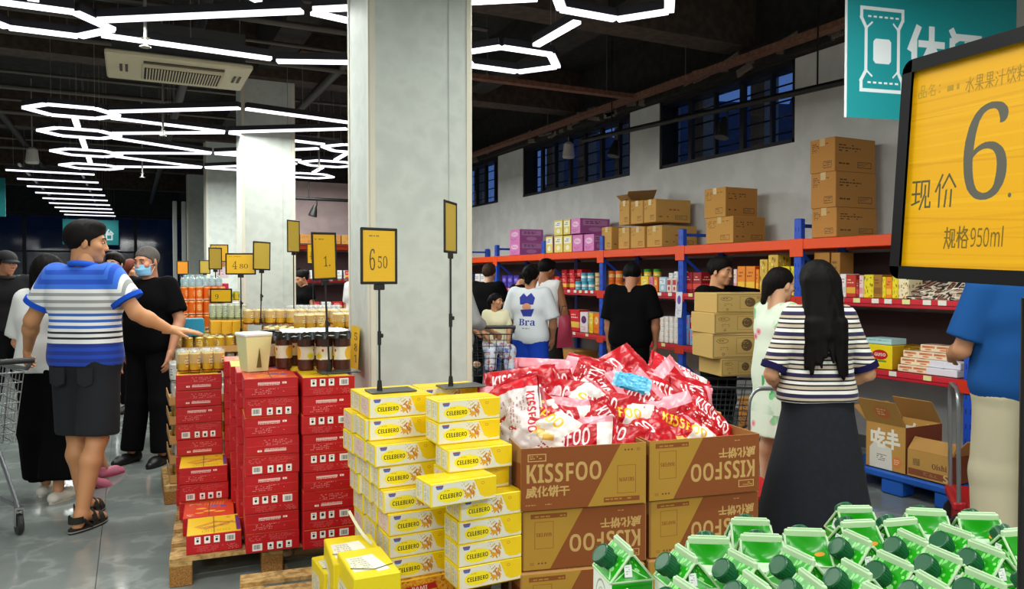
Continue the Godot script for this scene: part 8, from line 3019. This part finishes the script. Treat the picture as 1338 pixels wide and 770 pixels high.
	person("woman in a white dress with green leaves, in profile with tied-back black hair", Vector3(a.x, 0, a.z), deg_to_rad(84), {"h": 1.5, "fem": true, "cell": 0.014, "fat": 0.02, "skin": "d3a07e", "hair": ["tail", "120e0d"], "face": true, "look": 0.0, "nod": 0.12,
		"j": {"el_r": Vector3(-0.2, 1.1, 0.02), "wr_r": Vector3(-0.2, 0.86, 0.12), "el_l": Vector3(0.2, 1.12, 0.05), "wr_l": Vector3(0.15, 1.0, 0.26)},
		"top": {"m": drm, "hem": 0.5, "sleeve": 0.8, "loose": 0.018, "flare": 0.17, "name": "dress"}, "shoe": {"m": mat("4a3a34", 0.6)}})
	# 12 woman in the striped jumper
	var sj := []
	y = 0.0
	var pat := [["e6e3dc", 0.02], ["15141e", 0.012], ["bfae9a", 0.022], ["15141e", 0.01], ["e6e3dc", 0.024], ["1c1840", 0.028], ["bfae9a", 0.018], ["15141e", 0.012]]
	var k2 := 0
	while y < 1.0:
		y += pat[k2 % pat.size()][1] * 1.15
		sj.append([minf(y, 1.0), pat[k2 % pat.size()][0]])
		k2 += 1
	var jumper := picture(stripes(sj, 1024), 0.9, {"rim_enabled": true, "rim": 0.2})
	var wj := {"h": 1.52, "fem": true, "cell": 0.0115, "fat": 0.014, "skin": "c9936e", "hair": ["long", "0d0a09"], "hcell": 0.006,
		"j": {"el_l": Vector3(0.275, 1.08, -0.03), "wr_l": Vector3(0.16, 0.98, 0.18), "el_r": Vector3(-0.275, 1.08, -0.03), "wr_r": Vector3(-0.16, 0.98, 0.18)},
		"top": {"m": jumper, "hem": 0.93, "sleeve": 0.9, "loose": 0.027, "arm": 0.012, "cuff": cloth("1c1840"), "name": "jumper"}, "bottom": {"kind": "skirt", "m": grained("navy_cloth", noise_tex(0.02, [[0.3, "03060e"], [0.7, "060d1c"]], 71), 2.0, 0.9), "hem": 0.13, "wide": 0.275, "fold": 0.012, "waist": 1.02, "loose": 0.004}, "shoe": {"m": mat("2a2422", 0.6)}}
	wj.top["uv"] = func(p: Vector3) -> Vector2: return Vector2(p.x * 2.0, clampf((1.34 - p.y) / 0.6, 0.0, 0.999))
	a = deep(1068, 500, 3.85)
	person("woman with long black hair in a striped jumper and a long navy skirt", Vector3(a.x, 0, a.z), deg_to_rad(155), wj)
	# 13 man in the blue tee at the right edge
	a = deep(1328, 500, 3.75)
	person("man in a plain blue tee and beige trousers behind the large price sign", Vector3(a.x, 0, a.z), deg_to_rad(150), {"h": 1.68, "cell": 0.0125, "fat": 0.02, "skin": "b9805c", "hair": ["short", "0d0b0a"],
		"j": {"el_l": Vector3(0.25, 1.1, 0.03), "wr_l": Vector3(0.18, 1.06, 0.26), "el_r": Vector3(-0.25, 1.1, 0.03), "wr_r": Vector3(-0.18, 1.04, 0.26)},
		"top": {"m": cloth("1c4a84"), "hem": 0.84, "sleeve": 0.8, "loose": 0.03, "name": "t_shirt"}, "bottom": {"kind": "trousers", "m": cloth("b3a98f"), "wide": 0.035, "loose": 0.018, "fold": 0.012}, "shoe": {"m": mat("2a2a2c", 0.6)}})

func pockets(n: Node3D, s: float) -> void:
	for x in [-0.085, 0.085]:
		var g := Geo.new()
		var o := [Vector2(-0.048, 0.05), Vector2(-0.044, -0.04), Vector2(0, -0.06), Vector2(0.044, -0.04), Vector2(0.048, 0.05)]
		g.slab(o, Vector3.LEFT, Vector3.UP, Vector3(x, 0.845, -0.1235) * s, 0.012)
		part("back_pocket", g, mat("161a20", 0.9), n)

func sandals(n: Node3D, o: Dictionary) -> void:
	var j := limb_joints(o)
	var s: float = o.h / 1.7
	for k in ["l", "r"]:
		var ank: Vector3 = j["an_" + k]
		var toe: Vector3 = j["toe_" + k]
		var fw := ((toe - ank) * Vector3(1, 0, 1)).normalized()
		var X := Transform3D(Basis(Vector3.UP.cross(fw), Vector3.UP, fw), Vector3(ank.x, 0, ank.z))
		var outl := []
		for i in 20:
			var an := TAU * i / 20
			outl.append(Vector2(cos(an) * (0.046 + 0.005 * sin(an)), 0.05 + sin(an) * 0.14))
		var g := Geo.new()
		var q := Geo.new()
		q.slab(outl, Vector3.LEFT, Vector3.BACK, Vector3(0, 0.028, 0), 0.026)
		g.add(q, X)
		var so := part("sandal", g, mat("15120f", 0.8), n)
		q = Geo.new()
		q.slab(outl.map(func(p): return p * Vector2(1.03, 1.01)), Vector3.LEFT, Vector3.BACK, Vector3(0, 0.016, 0), 0.006)
		g = Geo.new()
		g.add(q, X)
		part("midsole", g, mat("8d8a80", 0.8), so)
		for st in [[0.115, 0.062, 0.046], [0.06, 0.085, 0.045]]:
			q = Geo.new()
			var pts := []
			for i in 9:
				var an := PI * i / 8.0
				pts.append(Vector3(cos(an) * st[2], 0.02 + sin(an) * st[1], st[0]))
			for i in 8:
				q.quad(pts[i] + Vector3(0, 0, 0.018), pts[i] - Vector3(0, 0, 0.018), pts[i + 1] - Vector3(0, 0, 0.018), pts[i + 1] + Vector3(0, 0, 0.018))
			g = Geo.new()
			g.add(q, X)
			part("strap", g, mat("17140f", 0.7), so)
		q = Geo.new()
		var hp := []
		for i in 11:
			var an := PI * i / 10.0
			hp.append(Vector3(cos(an) * 0.045, 0.075, -0.03 - sin(an) * 0.047))
		for i in 10:
			q.quad(hp[i] - Vector3(0, 0.02, 0), hp[i + 1] - Vector3(0, 0.02, 0), hp[i + 1] + Vector3(0, 0.02, 0), hp[i] + Vector3(0, 0.02, 0))
		for i in [0, 10]:
			q.tube([hp[i], hp[i] * Vector3(1, 0, 1) + Vector3(0, 0.02, 0.06)], 0.009, 6)
		g = Geo.new()
		g.add(q, X)
		part("heel_strap", g, mat("17140f", 0.7), so)

func head_frame(o_h: float, look: float, nod: float) -> Transform3D:
	return Transform3D((Basis(Vector3.UP, look) * Basis(Vector3.RIGHT, nod)).scaled(Vector3.ONE * o_h), Vector3(0, 1.588, 0.022) * o_h)

func face_mask(n: Node3D, s: float, nod: float) -> void:
	var X := head_frame(s, 0.0, nod)
	var g := Geo.new()
	g.grid(12, 8, func(u, v):
		var an: float = (u - 0.5) * 2.5
		var r: float = 0.074 + 0.024 * cos(an) * (1.0 - 0.6 * absf(v - 0.45) * 2)
		return X * Vector3(sin(an) * 0.07, -0.015 - 0.085 * v, cos(an) * r + 0.014 + 0.003 * sin(v * 18.0)))
	part("face_mask", g, mat("7fb6da", 0.7), n)
	g = Geo.new()
	for x in [-1.0, 1.0]:
		for y in [-0.02, -0.09]:
			g.tube([X * Vector3(x * 0.066, y, 0.04), X * Vector3(x * 0.084, -0.01, -0.012)], 0.0016 * s, 5)
	part("mask_loop", g, mat("e4e8ea", 0.6), n)

func glasses(n: Node3D, s: float) -> void:
	var X := head_frame(s, 0.0, 0.0)
	var g := Geo.new()
	for x in [-0.031, 0.031]:
		var p := []
		for k in 13:
			p.append(X * Vector3(x + cos(TAU * k / 12) * 0.024, 0.002 + sin(TAU * k / 12) * 0.018, 0.108))
		g.tube(p, 0.002, 5, false)
		g.tube([X * Vector3(x * 1.75, 0.004, 0.106), X * Vector3(x * 2.6, 0.006, -0.01)], 0.002, 5)
	g.tube([X * Vector3(-0.008, 0.004, 0.11), X * Vector3(0.008, 0.004, 0.11)], 0.002, 5)
	part("glasses", g, mat("1a1416", 0.4), n)

func cap_hat(n: Node3D, s: float, look: float, nod: float) -> void:
	var X := head_frame(s, look, nod)
	var g := Geo.new()
	g.grid(16, 8, func(u, v):
		var an: float = TAU * u
		var b: float = PI / 2 * v
		return X * Vector3(sin(an) * cos(b) * 0.094, 0.04 + sin(b) * 0.088, cos(an) * cos(b) * 0.112 - 0.012))
	part("cap_crown", g, mat("131316", 0.9), n)
	g = Geo.new()
	for sd in [0.0, 0.006]:
		g.grid(10, 4, func(u, v):
			var an: float = (u - 0.5) * 2.2
			var r: float = 0.1 + 0.075 * v * cos(an)
			return X * Vector3(sin(an) * 0.085 * (1.0 + 0.1 * v), 0.045 - sd - 0.02 * v - 0.012 * pow(absf(an), 2.0) * v, cos(an) * r - 0.01))
	part("cap_peak", g, mat("131316", 0.9), n)

func carried_cartons() -> void:
	var im := sheet(256, 96, "b99a58")
	var ink := Color("5c4626")
	ring(im, Rect2(4, 4, 248, 88), 2, ink)
	disc(im, Vector2(40, 26), Vector2(24, 10), ink)
	disc(im, Vector2(40, 26), Vector2(22, 8), Color("b99a58"))
	small_print(im, Rect2(26, 21, 30, 10), 1, ink, 0.9)
	ring(im, Rect2(96, 14, 84, 64), 2, Color("8a6f3e"))
	disc(im, Vector2(138, 44), Vector2(22, 24), Color("5c4626"))
	small_print(im, Rect2(124, 28, 30, 32), 5, Color("b99a58"), 0.8)
	small_print(im, Rect2(30, 50, 40, 16), 2, Color("8a6f3e"), 0.8)
	small_print(im, Rect2(196, 20, 36, 14), 2, Color("8a6f3e"), 0.8)
	for p in [Vector2(44, 80), Vector2(206, 54), Vector2(236, 62), Vector2(172, 22)]:
		disc(im, p, Vector2(5, 5), ink)
		disc(im, p, Vector2(3, 3), Color("b99a58"))
	var f := picture(im, 0.85)
	var s := mat("b59452", 0.85)
	var tp := mat("c9ad74", 0.85)
	var rows := [[956, 487, 464, 0.36, 0.02], [958, 462, 430, 0.5, -0.03], [957, 429, 402, 0.5, 0.04], [961, 402, 376, 0.5, 0.02]]
	var y := 0.735
	for k in 4:
		var e = rows[k]
		var p := deep(e[0], e[1], 5.7)
		var h: float = (e[1] - e[2]) * 0.0057 * 0.97
		box_thing("carton", "brown carton with printed rings and little stars in the man's stack, %s from the bottom" % nth(k), "carton", "cartons in front of the leaning man", Vector3(p.x, y + h / 2, p.z), Vector3(e[3], h, 0.34), s, f, deg_to_rad(-14) + e[4])
		y += h + 0.001
